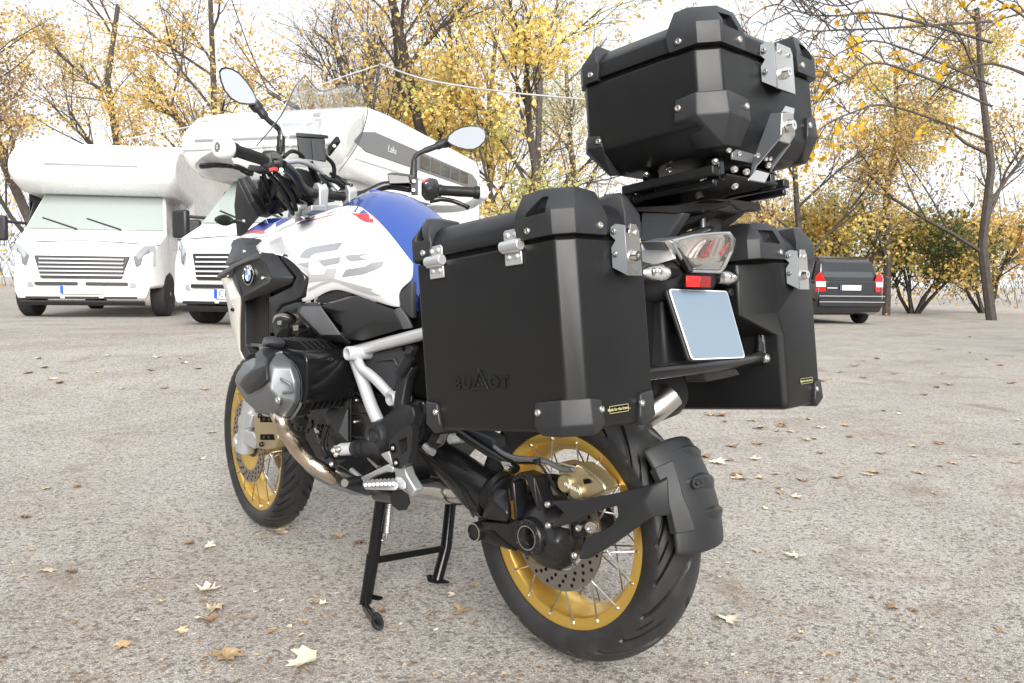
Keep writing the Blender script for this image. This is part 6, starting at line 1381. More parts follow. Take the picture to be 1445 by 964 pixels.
# footrest carrier: arm, big pivot cover, gear linkage tube, bracket and peg
arm = {k: PX(*v) for k, v in dict(a=Bq(500, 900, -.225), b=Bq(620, 800, -.225), c=Bq(640, 620, -.215), d=Bq(690, 400, -.205), e=Bq(740, 330, -.20), f=Bq(830, 360, -.195), g=Bq(770, 480, -.20), h=Bq(720, 740, -.215), i=Bq(830, 770, -.215), j=Bq(850, 860, -.215), k=(580, 604, -.218), l=(560, 622, -.228), m=(540, 627, -.235), n=(527, 606, -.235)).items()}
panel('footrest_carrier', arm, ['d e f g', 'c d g h', 'b c h', 'a b h i', 'a i j k l', 'n a l m'], PLASTIC, bike, .035, .006, 0, 40)
tubex('carrier_tube', [Bq(705, 420, -.205), Bq(760, 330, -.203), Bq(800, 250, -.20)], .0165, PLASTIC, bike, 16, 3)
q = MB(); cP = PX(*Cq(806, 615, -.225)); q.lathe(cP, -EX, [(.040, -.02), (.040, .014), (.036, .021), (.024, .022), (.022, .018), (.017, .018), (.0155, .022), (.0003, .0225)], 36); q.build('pivot_cover', PLASTIC, bike, smooth=35)
tubex('gear_tube', [Cq(845, 735, -.225), Cq(750, 720, -.235), Cq(680, 722, -.238), Cq(590, 726, -.24)], [.0235, .0235, .0225, .0225], PLASTIC, bike, 18, 3)
for u_ in (640, 690): tubex('boot_ridge', [Cq(u_ - 6, 722, -.24), Cq(u_ + 6, 722, -.24)], .0245, RUBBER2, bike, 18, 0)
tubex('gear_tube', [Cq(605, 726, -.24), Cq(460, 735, -.25)], .0175, SILVER, bike, 16, 0)
hullx('gear_joint', [Cq(370, 730, -.255), Cq(400, 692, -.25), Cq(480, 690, -.245), Cq(480, 780, -.245), Cq(420, 790, -.25), Cq(385, 770, -.255), Cq(430, 730, -.22), Cq(430, 740, -.27)], SILVER2, bike, .004)
for x_, y_ in ((392, 742), (435, 735), (415, 780)): bolt(PX(*Cq(x_, y_, -.27)), -EX, bike, BOLT, 1.2)
hullx('gear_lever_root', [Cq(345, 880, -.265), Cq(370, 840, -.265), Cq(500, 815, -.25), Cq(510, 830, -.25), Cq(380, 910, -.26), Cq(400, 860, -.24)], SATINB, bike, .004)
bolt(PX(*Cq(372, 868, -.268)), -EX, bike, BOLT, 1.1)
tubex('gear_lever', [Dq(265, 510, -.24), Dq(340, 560, -.26), Dq(420, 600, -.27)], .011, SATINB, bike, 12, 3)
tubex('shift_peg', [Dq(470, 610, -.25), Dq(400, 615, -.285), Dq(330, 628, -.31)], .0135, RUBBER2, bike, 16, 0)
tubex('shift_peg_cap', [Dq(336, 627, -.308), Dq(318, 631, -.316)], .011, CHROME, bike, 16, 0)
tri_ = [Dq(745, 240, 0), Dq(850, 120, 0), Dq(945, 65, 0), Dq(975, 100, 0), Dq(965, 300, 0), Dq(930, 440, 0), Dq(850, 495, 0), Dq(795, 480, 0), Dq(770, 390, 0)]
hg_ = slab('heel_guard', [p[:2] for p in tri_], -.262, .022, PLASTIC, bike, 0)
lo_ = off(bike); hg_.data.transform(Matrix.Translation(lo_)); hg_.parent = None
boolean_cut(hg_, [([PX(*Dq(x, y, -.2625)) - EX * .02 for x, y in ((830, 225), (925, 180), (925, 320), (870, 355))], EX * .08)])
hg_.data.transform(Matrix.Translation(-lo_)); hg_.parent = bike; ROOT[hg_] = lo_; bevel(hg_, .003, 2, 30)
for x_, y_ in ((790, 292), (820, 435)):
    q = MB(); q.lathe(PX(*Dq(x_, y_, -.2625)), -EX, [(.0125, 0), (.0125, .0008), (.0003, .0008)], 18); q.build('bolt_recess', BLACK, hg_, smooth=0)
    bolt(PX(*Dq(x_, y_, -.2635)), -EX, hg_, BOLT, .9)
PEG = SILVER2
slab('peg_bracket', [Dq(x, y, 0)[:2] for x, y in ((660, 350), (740, 320), (770, 400), (800, 490), (890, 470), (920, 560), (1005, 700), (960, 770), (905, 700), (830, 690), (800, 520), (740, 440), (700, 400))], -.245, .03, PEG, bike, .004)
slab('peg_arm', [Dq(x, y, 0)[:2] for x, y in ((465, 580), (730, 450), (790, 480), (780, 530), (720, 525), (690, 535), (600, 565), (500, 625))], -.262, .02, PEG, bike, .003)
pg = hullx('footpeg', [Dq(490, 640, -.30), Dq(500, 615, -.295), Dq(830, 590, -.27), Dq(850, 660, -.27), Dq(820, 705, -.28), Dq(520, 695, -.31), Dq(500, 660, -.27), Dq(800, 640, -.22)], PEG, bike, .003)
for i in range(8):
    x_ = 515 + i * 39; tubex('peg_tooth', [Dq(x_, 600 + (8 - i) * 1.5, -.29), Dq(x_ + 8, 650 - i * 2, -.315)], .005, SILVER2, pg, 8, 0)
hullx('peg_clevis', [Dq(800, 570, -.27), Dq(870, 560, -.26), Dq(920, 620, -.26), Dq(915, 700, -.265), Dq(860, 700, -.27), Dq(820, 640, -.275), Dq(870, 620, -.22)], PEG, bike, .004)
tubex('linkage_rod', [Dq(560, 385, -.22), Dq(610, 440, -.22), Dq(650, 480, -.22)], .007, STEEL, bike, 10, 0)
tubex('linkage_rod', [Dq(385, 505, -.22), Dq(470, 580, -.22)], .008, SILVER2, bike, 10, 0)
tubex('stand_lug', [Dq(640, 740, -.2), Dq(740, 760, -.215), Dq(840, 775, -.24)], .019, GLOSSB, bike, 14, 0)
q = MB(); q.lathe(PX(*Dq(868, 790, -.255)), Vector((-1, -.5, -.1)), [(.026, 0), (.029, .006), (.026, .010), (.0003, .011)], 8); q.build('side_stand_foot', SATINB, bike, smooth=30)
# ---- centre stand: both feet on the ground
cs_r = PZ(617, 822, .004); top_l, top_r = PX(539, 698, -.15), PX(637, 700, .13)
kl, el = PX(526.5, 790, -.165), PX(515.5, 852, -.18); 
b = MB(); b.tube([top_l, kl], .0175, 16); b.tube([kl + Vector((0, 0, .012)), PX(520, 826, -.172), el], [.019, .0175, .017], 16); cst = b.build('centre_stand', GLOSSB, bike, smooth=50)
ft = PZ(532, 880, .022)
tubex('stand_toe', [PX(516, 848, -.18), PX(515.8, 856, -.18), PX(520, 864, -.19), tuple(ft)] if False else [el + Vector((0, 0, .008)), el + Vector((-.004, -.002, -.006)), el * .5 + ft * .5 + Vector((0, 0, -.002)), ft], .0125, GLOSSB, cst, 14, 4)
q = MB(); dft = (ft - el).normalized(); q.lathe(ft - dft * .004 + Vector((0, 0, .004)), Vector((.35, -.75, .45)), [(.010, -.012), (.020, -.004), (.0245, .002), (.0235, .005), (.012, .003), (.0003, .002)], 24); q.build('stand_pad', GLOSSB, cst, smooth=40)
hullx('stand_spur', [(523, 838, -.15), (541, 842, -.14), (540, 846, -.14), (524, 850, -.15), (530, 843, -.11)], GLOSSB, cst, .002)
kr = PX(629.5, 772, .105)
b = MB(); b.tube([top_r, kr, cs_r + Vector((0, 0, .008))], .0175, 16); b.build('stand_leg', GLOSSB, cst, smooth=50)
b = MB(); b.tube([kl, kr], .0145, 4); b.build('cross_bar', GLOSSB, cst, .002, smooth=30)
hullx('stand_foot', [(601, 812, .06), (606, 810, .06), (612, 817, .065), (634, 820, .08), (635, 823, .08), (610, 824, .06), (603, 820, .055), (618, 818, .10), (628, 821, .11)], GLOSSB, cst, .002)
b = MB(); p0, p1 = PX(550, 704, -.13), PX(546, 752, -.14); NN = 22; pts = []
ax_ = (p1 - p0); Mx = basis(p0, ax_)
for i in range(NN * 10 + 1):
    a = 2 * pi * i / 10; pts.append(Mx @ Vector((.0115 * cos(a), .0115 * sin(a), ax_.length * i / (NN * 10))))
b.tube(pts, .0022, 6); b.build('return_spring', STEEL, cst, smooth=60)
tubex('spring_hook', [(546, 752, -.14), (545, 760, -.142), (542, 763, -.145), (538, 762, -.15)], .003, STEEL, cst, 8, 3)
# ---- single sided swing arm with shaft drive
b = MB(); rings = []
for (ux, uy, lx, ly, d, th) in ((120, 130, 60, 250, -.13, .07), (250, 230, 140, 370, -.135, .09), (380, 320, 260, 520, -.14, .10), (480, 380, 360, 650, -.14, .10), (560, 430, 450, 735, -.14, .10), (580, 440, 500, 740, -.138, .10)):
    u, l = PX(*Eq(ux, uy, d)), PX(*Eq(lx, ly, d)); m_ = (u + l) / 2; v = (u - l) / 2
    rings.append([m_ + v * cos(a) + EX * (th * .5 * (1 - 1.0 * sin(a)) ) for a in [2 * pi * k / 20 for k in range(20)]])
b.loft(rings); swing = b.build('swing_arm', SATINB, bike, .004, 2, 50)
tubex('casting_edge', [Eq(130, 255, -.145), Eq(300, 400, -.148), Eq(400, 510, -.15), Eq(440, 590, -.15), Eq(500, 710, -.148)], .003, SATINB, swing, 8, 4)
# rubber gaiter and drive housing
b = MB(); rings = []
for (ux, uy, lx, ly, d, k_) in ((560, 420, 520, 690, -.145, 1), (600, 410, 540, 700, -.15, 1.05), (620, 430, 550, 700, -.148, .95), (650, 440, 560, 690, -.15, 1.02), (670, 455, 570, 680, -.146, .92)):
    u, l = PX(*Eq(ux, uy, d)), PX(*Eq(lx, ly, d)); m_ = (u + l) / 2; v = (u - l) / 2 * k_
    rings.append([m_ + v * cos(a) + EX * (.05 * (1 - sin(a))) for a in [2 * pi * k / 20 for k in range(20)]])
b.loft(rings); b.build('drive_gaiter', RUBBER2, bike, smooth=60)
hullx('drive_housing', [Eq(590, 560, -.145), Eq(640, 500, -.14), Eq(750, 500, -.13), Eq(770, 700, -.145), Eq(740, 745, -.15), Eq(560, 720, -.15), Eq(640, 600, -.165), Eq(740, 690, -.16), Eq(640, 500, -.05), Eq(760, 500, -.05), Eq(760, 745, -.05), Eq(570, 720, -.06)], SATINB, bike, .006)
# final drive, open bore with a toothed ring
fdC = PX(744, 759, -.165)
b = MB(); b.lathe(fdC + EX * .12, -EX, [(.06, 0), (.085, .02), (.088, .05), (.075, .075), (.056, .09), (.044, .098), (.043, .118), (.039, .122), (.029, .122), (.027, .118), (.027, .03), (.0003, .03)], 40); fd_ = b.build('final_drive', SATINB, bike, .001, 1, 40)
q = MB(); q.lathe(fdC, -EX, [(.0285, -.001), (.0285, .0032), (.0265, .0032), (.0262, -.02)], 40, caps=False); q.build('bore_ring', STEEL, fd_, smooth=40)
for k_ in range(12):
    a = 2 * pi * k_ / 12; q = MB(); q.box(Matrix.Translation(fdC + Vector((-.003, .035 * cos(a), .035 * sin(a)))) @ Matrix.Rotation(a, 4, 'X'), .004, .006, .009); q.build('ring_tooth', SATINB, fd_, .001)
hullx('drive_body', [Gq(300, 480, -.12), Gq(400, 520, -.12), Gq(480, 640, -.13), Gq(560, 640, -.10), Gq(560, 860, -.10), Gq(480, 900, -.09), Gq(330, 850, -.11), Gq(240, 790, -.12), Gq(400, 740, -.16), Gq(470, 720, -.15), Gq(300, 500, -.05), Gq(560, 640, -.04), Gq(560, 880, -.04), Gq(330, 860, -.05)], SATINB, bike, .012)
capC = PX(669, 751, -.150)
q = MB(); q.lathe(capC + EX * .05, -EX, [(.022, 0), (.024, .045), (.024, .053), (.019, .053), (.0185, .049), (.0003, .049)], 32); cp = q.build('pivot_cap', SATINB, bike, smooth=35)
q = MB(); q.lathe(capC, -EX, [(.0235, -.001), (.0235, .0036), (.0205, .0036), (.0203, .001)], 40, caps=False); q.build('pivot_ring', STEEL, cp, smooth=40)
low_ = [Eq(545, 740, 0), Eq(740, 750, 0), Eq(800, 720, 0), Eq(830, 740, 0), Eq(800, 960, 0), Eq(700, 930, 0), Eq(540, 880, 0), Eq(555, 800, 0)]
sl = slab('link_arm', [p[:2] for p in low_], -.142, .04, SATINB, bike, .005)
panel('link_rib', {k: PX(*v) for k, v in dict(a=Eq(575, 805, -.146), b=Eq(640, 810, -.146), c=Eq(660, 840, -.146), d=Eq(800, 950, -.146), e=Eq(720, 905, -.146), f=Eq(610, 860, -.146)).items()}, ['a b c f', 'c d e f'], GLOSSB, sl, .005, .001, 0, 20)
# A-shaped strut above the final drive
Am = [Gq(197, 590, 0), Gq(178, 340, 0), Gq(205, 305, 0), Gq(240, 290, 0), Gq(320, 320, 0), Gq(385, 525, 0), Gq(345, 530, 0), Gq(275, 345, 0), Gq(225, 330, 0), Gq(195, 355, 0), Gq(217, 580, 0)]
b = MB()
P = [PX(p[0], p[1], -.150) for p in Am]; n_ = len(P)
for i in range(5): b.prism([P[i], P[i + 1], P[n_ - 2 - i], P[n_ - 1 - i]], EX * .045)
b.build('shaft_strut', SATINB, bike, .0035, 2, 30)
# torque rod, hose clip, brake hose
b = MB(); b.prism([PX(*Eq(x, y, -.12)) for x, y in ((370, 85), (500, 85), (640, 145), (645, 230), (600, 235))], EX * .05); b.build('inner_fender', PLASTIC2, bike, .006)
tubex('brace_rod', [Eq(400, 100, -.13), Eq(600, 235, -.135), Eq(720, 300, -.14), Eq(800, 370, -.145)], .013, SATINB, bike, 12, 3)
tubex('brake_hose', [Eq(650, 205, -.15), Eq(720, 255, -.155), Eq(800, 285, -.155), Eq(900, 295, -.15), Eq(970, 300, -.145), Eq(1040, 320, -.135), (793, 662, -.125), (808, 663, -.12)], .0062, GREYM, bike, 12, 5)
tubex('sensor_wire', [Eq(690, 250, -.148), Eq(790, 315, -.15), Eq(900, 322, -.148), Eq(960, 325, -.145), Eq(1010, 380, -.135), Eq(1045, 450, -.12), (783, 690, -.11), (800, 705, -.1)], .0032, RUBBER2, bike, 8, 4)
tubex('hose_tie', [Eq(950, 292, -.152), Eq(958, 326, -.15)], .009, RUBBER2, bike, 10, 0)
hullx('hose_clip', [Eq(690, 312, -.155), Eq(705, 308, -.155), Eq(765, 320, -.155), Eq(770, 360, -.155), Eq(745, 385, -.155), Eq(715, 360, -.155), Eq(730, 340, -.14)], STEEL, bike, .001); bolt(PX(*Eq(738, 355, -.158)), (-1, -.2, 0), bike, BOLT, 1.1)
hullx('side_stand_sensor', [Eq(165, 170, -.17), Eq(200, 105, -.17), Eq(330, 105, -.165), Eq(290, 195, -.165), Eq(230, 230, -.165), Eq(180, 225, -.17), Eq(250, 150, -.11)], SATINB, bike, .004)
hullx('sensor_face', [Eq(228, 178, -.172), Eq(262, 112, -.172), Eq(318, 110, -.172), Eq(283, 190, -.172), Eq(270, 150, -.165)], STEEL, bike, .001)
tubex('sensor_lug', [Eq(150, 200, -.17), Eq(180, 230, -.17), Eq(210, 245, -.17)], .010, SILVER2, bike, 12, 3)
tubex('brace_rod', [Eq(330, 150, -.11), Eq(420, 140, -.10)], .014, SILVER, bike, 12, 0)
# rear caliper
rc = slab('brake_caliper', [(783, 655), (792, 652), (806, 656), (818, 655), (838, 670), (850, 682), (855, 692), (846, 699), (832, 705), (815, 704), (796, 690), (788, 684), (789, 672)], -.118, .05, GOLD2, bike, .006, 3, 50)
lobe = MB(); lobe.lathe(PX(799, 682, -.118), -EX, [(.021, -.01), (.021, .006), (.018, .009), (.0003, .009)], 24); lobe.build('caliper_piston', GOLD2, rc, smooth=40)
lobe = MB(); lobe.lathe(PX(815, 693, -.118), -EX, [(.019, -.01), (.019, .006), (.016, .009), (.0003, .009)], 24); lobe.build('caliper_piston', GOLD2, rc, smooth=40)
hullx('bleed_port', [(822, 676, -.124), (832, 676, -.122), (835, 682, -.122), (824, 684, -.124), (828, 679, -.10)], BLACK, rc, .002)
hullx('bleed_nipple', [(826, 668, -.128), (838, 675, -.125), (836, 679, -.125), (824, 672, -.128), (830, 672, -.11)], GOLD2, rc, .002)
d0, d1 = PX(793, 681, -.1275), PX(822, 697, -.1275); dv = (d0 - d1); upv = dv.cross(EX) if True else None
if upv.z > 0: upv = -upv
lettering('caliper_print', 'brembo', .0155, (d0 + d1) / 2, -EX, upv, mat('light_print', (.85, .82, .72), .5), rc, .0004, bold=.0002)
tubex('banjo', [(809, 660, -.125), (814, 662, -.125)], .009, STEEL, rc, 12, 0)
# hugger arm: two prongs from the drive to the tyre guard
def prong(P, name):
    b = MB(); b.hull([PX(*p) for p in P]); return b.build(name, PLASTIC, bike, .004, 2, 30)
pa = panel('guard_arm', {k: PX(*v) for k, v in dict(a=Gq(420, 470, -.155), b=Gq(600, 465, -.155), c=Gq(830, 420, -.15), d=Gq(1050, 372, -.145), e=Gq(1150, 330, -.13), f=Gq(1165, 560, -.12), g=Gq(1052, 570, -.145), h=Gq(800, 740, -.15), i=Gq(640, 830, -.155), j=Gq(595, 830, -.155), k=Gq(610, 755, -.152), l=Gq(640, 700, -.152), m=Gq(800, 625, -.15), n=Gq(840, 560, -.15), o=Gq(830, 500, -.15), p=Gq(640, 555, -.152), q=Gq(600, 590, -.155), r=Gq(440, 640, -.155), s=Gq(425, 620, -.155), t=Gq(500, 540, -.155), u=Gq(1000, 470, -.155)).items()},
    ['a b t', 't b p q', 'q r s t', 'b c o p', 'c d u o', 'o u n', 'd e f g u', 'u g m n', 'm g h', 'm h l', 'l h i', 'l i j k'], PLASTIC, bike, .022, .004, 0, 30)
for x_, y_ in ((407, 490), (410, 620), (573, 805)): bolt(PX(*Gq(x_, y_, -.158)), -EX, pa, BOLT, 1.15)
for x_, y_, s_ in ((600, 635, 1.3), (680, 628, 2.4), (500, 640, 1.2)): bolt(PX(*Gq(x_, y_, -.11)), (-1, -.3, 0), bike, BOLT, s_)
hullx('sensor_block', [Gq(560, 600, -.11), Gq(640, 600, -.105), Gq(650, 690, -.105), Gq(560, 700, -.11), Gq(620, 640, -.06)], SATINB, bike, .003)
# ---- tyre guard: ribbed shell hugging the back of the rear tyre
b = MB(); rings = []
ax_n = 17; NX = 15
for i in range(ax_n):
    ph = radians(4 + 40 * i / (ax_n - 1)); row = []
    for j in range(NX):
        s_ = j / (NX - 1) * 2 - 1; x = s_ * .088; r_ = .362 - .030 * abs(s_) ** 2.2
        e_ = min(i, ax_n - 1 - i); 
        row.append(Vector((x, -r_ * cos(ph), ZR + r_ * sin(ph))))
    rings.append(row)
def grid_shell(name, rings, m, thick, parent, sub=1):
    b = MB(); b.loft(rings, closed=False, caps=False, sheet=True); o = b.build(name, m, parent, 0, smooth=60)
    md = o.modifiers.new('thickness', 'SOLIDIFY'); md.thickness = thick; md.offset = 0
    if sub: md = o.modifiers.new('round', 'SUBSURF'); md.levels = md.render_levels = sub
    return o
tg = grid_shell('tyre_guard', rings, PLASTIC, .012, bike, 2)
def gp(x, ph, dr=0):
    r_ = .362 - .030 * abs(x / .088) ** 2.2 + dr; return Vector((x, -r_ * cos(ph), ZR + r_ * sin(ph)))
for pc, x0_, wd in ((14.5, -.045, 3.6), (25.5, -.068, 4.4), (36.5, -.040, 3.4)):              # raised ribs, pointed towards the arm
    b = MB(); rings = []
    for k in range(13):
        u = k / 12; x = x0_ + (.086 - x0_) * u; w_ = radians(wd) * min(1, .10 + 1.7 * u) * (1 if u < .9 else .8); h_ = .014 * min(1, .05 + 2.2 * u) * (1 if u < .92 else .6); c_ = radians(pc + 2.5 * (1 - u))
        rings.append([gp(x, c_ - w_, -.004), gp(x, c_ - w_ * .55, h_ * .55), gp(x, c_ + w_ * .2, h_), gp(x, c_ + w_ * .45, h_ * .9), gp(x, c_ + w_, -.004)])
    b.loft(rings); b.build('rib', PLASTIC, tg, .0015, 2, 40)
b = MB(); rings = []
for k in range(9):
    u = k / 8; ph = radians(12 + 24 * u); rings.append([gp(-.090, ph, -.006), gp(-.090, ph, .010), gp(-.060 + .02 * abs(u - .5), ph, .010), gp(-.045, ph, -.003)])
b.loft(rings); b.build('guard_flange', PLASTIC, tg, .002, 2, 40)
a_ = radians(26.5); lc = Vector((-.020, -.3745 * cos(a_), ZR + .3735 * sin(a_)))
lettering('raised_letter', 'GS', .031, lc, Vector((.06, -cos(a_), sin(a_))), (0, sin(a_), cos(a_)), PLASTIC, tg, .0012, shear=.35, bold=.001, stretch=1.25)
# ================================================================== tail, rack, lamps, plate
Hq = lambda x, y: (880 + x / 7.417, 310 + y / 7.417)
def PYR(px, py, y): return PY(px, py, y + .165)
def slaby(name, pts, y, t, m, parent=None, bev=.0025, smooth=35):
    b = MB(); b.prism([PYR(p[0], p[1], p[2] if len(p) > 2 else y) for p in pts], Vector((0, t, 0))); return b.build(name, m, parent if parent is not None else bike, bev, 2, smooth)
# tail unit
b = MB(); b.hull([Vector(p) for p in ((-.10, -.0, .95), (.10, -.0, .95), (-.07, -.29, .985), (.07, -.29, .985), (-.07, -.29, .93), (.07, -.29, .93), (-.10, -.0, .84), (.10, -.0, .84))]); b.build('tail_unit', PLASTIC, bike, .01)
tl = {k: PX(*v) for k, v in dict(a=(*Hq(130, 262), -.118), b=(*Hq(450, 203), -.112), c=(*Hq(535, 412), -.110), d=(*Hq(330, 475), -.116), e=(*Hq(162, 498), -.120), f=(*Hq(165, 330), -.124), g=(*Hq(470, 270), -.118)).items()}
panel('tail_panel', tl, ['a b g f', 'f g c d e'], SILVER, bike, .01, .002, 0, 20, outward=(-.6, -1, .2))
b = MB(); b.hull([PYR(*Hq(470, 200), -.47), PYR(*Hq(520, 190), -.48), PYR(*Hq(690, 540), -.50), PYR(*Hq(660, 560), -.49), PYR(*Hq(540, 410), -.47), PYR(*Hq(600, 300), -.42), PYR(*Hq(660, 560), -.40), PYR(*Hq(1000, 550), -.42)]); b.build('lamp_frame', PLASTIC, bike, .002)
# tail lamp: chromed bowl, red strip, clear cover
lo = [(500, 225), (720, 170), (940, 147), (1100, 140), (1130, 200), (1122, 330), (1050, 490), (1000, 548), (690, 538), (600, 410)]
lampP = [PYR(*Hq(*p), -.485 - .03 * (p[1] < 300)) for p in lo]
b = MB(); b.loft([[p + Vector((0, .02, 0)) for p in lampP], [p + Vector((0, .075, 0)) for p in lampP]]); lamp = b.build('tail_lamp', GREYM, bike, .003)
b = MB(); cl_ = sum(lampP, Vector()) / len(lampP); b.loft([lampP, [cl_ + (p - cl_) * .93 + Vector((0, -.012, .002)) for p in lampP]]); 
LENSG = glass('lamp_cover', (.85, .84, .82), .04, .10)
lens_ = b.build('lamp_lens', LENSG, lamp, .003)
b = MB(); rim_ = [p + Vector((0, -.001, 0)) for p in lampP]; b.tube(rim_ + [rim_[0]], .0035, 8); b.build('lamp_rim', SILVER2, lamp)
REFL = mat('lamp_reflector', (.84, .82, .80), .3, .55, bump=.4, bscale=90, rvar=.1)
b = MB(); b.poly([p + Vector((0, .016, 0)) for p in lampP]); bowl = b.build('lamp_bowl', REFL, lamp, smooth=0); bbw = bvh_of([bowl])
def lampstrip(pts, w, m, dy=.009, name='lamp_strip'):
    b = MB(); P = crv([(ray_on(bbw, *Hq(*p))[0] or PYR(*Hq(*p), -.49)) - Vector((0, .005, 0)) for p in pts], 4); b.tube(P, w, 8); return b.build(name, m, lamp, smooth=60)
lampstrip([(905, 228), (870, 270), (845, 315), (850, 345), (845, 372), (800, 378), (778, 372)], .0052, REDL)
lampstrip([(1085, 250), (1045, 290), (1015, 340), (1000, 370)], .0042, REDL)
lampstrip([(890, 225), (800, 310), (770, 375)], .0026, BLACK, .010)
PKW = mat('pink_white_lamp', (.72, .60, .60), .25, .3)
for pts in ([(800, 230), (720, 320), (670, 400)], [(830, 220), (760, 310), (715, 400)], [(960, 190), (920, 290), (890, 380)], [(1010, 190), (975, 280), (940, 380)]): lampstrip(pts, .0042, PKW, .012)
b = MB(); b.hull([PYR(*Hq(*p), -.49) for p in ((700, 525), (860, 450), (980, 430), (1050, 420), (1040, 470), (1000, 540))] + [PYR(*Hq(870, 490), -.46)]); b.build('lamp_lower_bowl', CHROME, lamp, .003)
# red reflector, indicators
slaby('reflector_base', [Hq(658, 580), Hq(925, 592), Hq(918, 718), Hq(653, 712)], -.498, .012, BLACK, bike, .002)
slaby('reflector', [Hq(662, 586), Hq(800, 592), Hq(798, 708), Hq(660, 704)], -.4995, .003, REDR, bike, .001)
slaby('reflector', [Hq(804, 592), Hq(920, 596), Hq(912, 712), Hq(802, 708)], -.4995, .003, mat('dark_red_reflector', (.22, .008, .010), .15, bump=.5, bscale=240, coat=.5), bike, .001)
b = MB(); b.hull([PYR(*Hq(x, y), -.465) for x, y in ((540, 470), (690, 560), (1010, 570), (980, 640), (925, 730), (640, 720), (600, 660))] + [PYR(*Hq(x, y), -.40) for x, y in ((560, 480), (1000, 570), (940, 730), (640, 720))]); b.build('plate_bracket', PLASTIC, bike, .004)
def indicator(L, R_, y0, stalk):
    a, c = PYR(*L, y0), PYR(*R_, y0); d = c - a; n = d.length; b = MB()
    prof = [(.0005, 0), (.009, n * .10), (.0155, n * .32), (.0185, n * .58), (.0175, n * .85), (.0135, n)]
    b.lathe(a, d, prof, 20); o = b.build('indicator', LENS, bike, smooth=60)
    q = MB(); q.lathe(a + d * .08, d, [(.0005, 0), (.006, n * .1), (.0115, n * .3), (.0145, n * .55), (.0135, n * .8), (.0125, n * .92)], 16); q.build('indicator_bowl', REFL, o, smooth=60)
    for u in (.42, .66):
        q = MB(); q.sphere(a + d * u + Vector((-.006, -.010, .002)), .0062, (1, 1, 1.3), 12, 8); q.build('indicator_bulb', CHROME, o, smooth=60)
    q = MB(); q.tube([c - d * .02, PYR(*stalk, y0 + .01)], [.0115, .0095], 16); q.build('indicator_stalk', RUBBER2, o, smooth=50); return o
indicator(Hq(172, 555), Hq(440, 560), -.475, Hq(545, 560))
i2 = indicator(Hq(1205, 612), Hq(1012, 608), -.47, Hq(960, 600))
# number plate (blank) with raised pale rim, leaning back
pc = [PY(943.5, 407.5, -.311), PY(1026, 410.5, -.311), PY(1052, 505, -.366), PY(976.5, 508, -.366)]
e1 = (pc[1] - pc[0]).normalized(); e2 = (pc[0] - pc[3]).normalized(); pn = e1.cross(e2).normalized()
if pn.y > 0: pn = -pn
def rr(c, k, r, n=5):
    m_ = sum(c, Vector()) / 4; Q = [m_ + (p - m_) * k for p in c]; out = []
    for i in range(4):
        p, a, b_ = Q[i], Q[i - 1], Q[(i + 1) % 4]; da, db = (a - p).normalized(), (b_ - p).normalized()
        for j in range(n + 1):
            t_ = j / n; out.append(p + da * r * (1 - t_) ** 2 + db * r * t_ ** 2)
    return out
b = MB(); b.prism(rr(pc, 1.0, .011), -pn * .002); pl_ = b.build('number_plate', mat('plate_rim_white', (.78, .78, .78), .35), bike, .0006)
b = MB(); b.prism(rr(pc, .965, .009), pn * .0012); b.build('plate_face', PLATE, pl_, smooth=0)
b = MB(); b.prism([p - pn * .004 for p in rr(pc, 1.03, .012)], -pn * .008); b.build('plate_holder', PLASTIC, bike, .002)
bolt(PY(1029, 413, -.30), -EF, bike, BOLT_B, 1.6)
# carrier bow between the panniers
b = MB(); b.tube([BX(-.245, -.40, .700), BX(-.20, -.425, .698), BX(.0, -.44, .700), BX(.20, -.425, .705), BX(.255, -.405, .708)], .0125, 16, smooth=4); bow = b.build('carrier_bow', SATINB, bike, smooth=60)
for x_ in (-.232, .245): bolt(BX(x_, -.424, .702), -EF, bow, BOLT, 1.7)
b = MB(); b.tube([BX(.245, -.41, .705), BX(.262, -.40, .78), BX(.20, -.38, .85), BX(.19, -.38, .92)], .009, 10, smooth=4); b.build('carrier_rail', SATINB, bike)
b = MB(); b.tube([BX(.16, -.42, .945), BX(.215, -.41, .93), BX(.222, -.41, .88), BX(.255, -.41, .82), BX(.262, -.41, .71)], .008, 10, smooth=3); b.build('carrier_rail', SATINB, bike)
b = MB(); b.prism([BX(-.03, -.43, .690), BX(.10, -.43, .690), BX(.12, -.43, .672), BX(-.02, -.43, .668)], EF * .05); b.build('latch_tongue', SATINB, bike, .003)
# black side box with a lock inside the left pannier
slaby('tool_panel', [(897, 413), (924, 413), (946, 451), (943, 490), (928, 521), (897, 522)], -.42, .006, POWDER, bike, .001)
b = MB(); b.prism([PYR(943, 447, -.405), PYR(947, 450, -.40), PYR(947, 489, -.40), PYR(943, 489, -.405)], Vector((0, .01, 0))); b.build('panel_edge', GREYM, bike, .001)
b = MB(); b.lathe(PYR(908.5, 466, -.402), Vector((-.2, -1, .1)), [(.0125, -.004), (.0125, .003), (.010, .006), (.005, .006), (.004, .002), (.0003, .002)], 20); b.build('lock_barrel', CHROME, bike, smooth=40)
# rear fender and under tray: the dark mass behind plate and wheel
b = MB(); b.hull([Vector(p) for p in ((-.07, -.27, .93), (.07, -.27, .93), (-.075, -.29, .745), (.075, -.29, .745), (-.09, .20, .68), (.09, .20, .68), (-.10, .20, .86), (.10, .20, .86))]); b.build('under_tray', PLASTIC, bike, .01)
b = MB(); b.prism([PYR(*p, -.45) for p in ((948, 470), (962, 470), (978, 512), (975, 528), (960, 520))], Vector((0, .04, 0))); b.build('tray_edge', PLASTIC2, bike, .003)
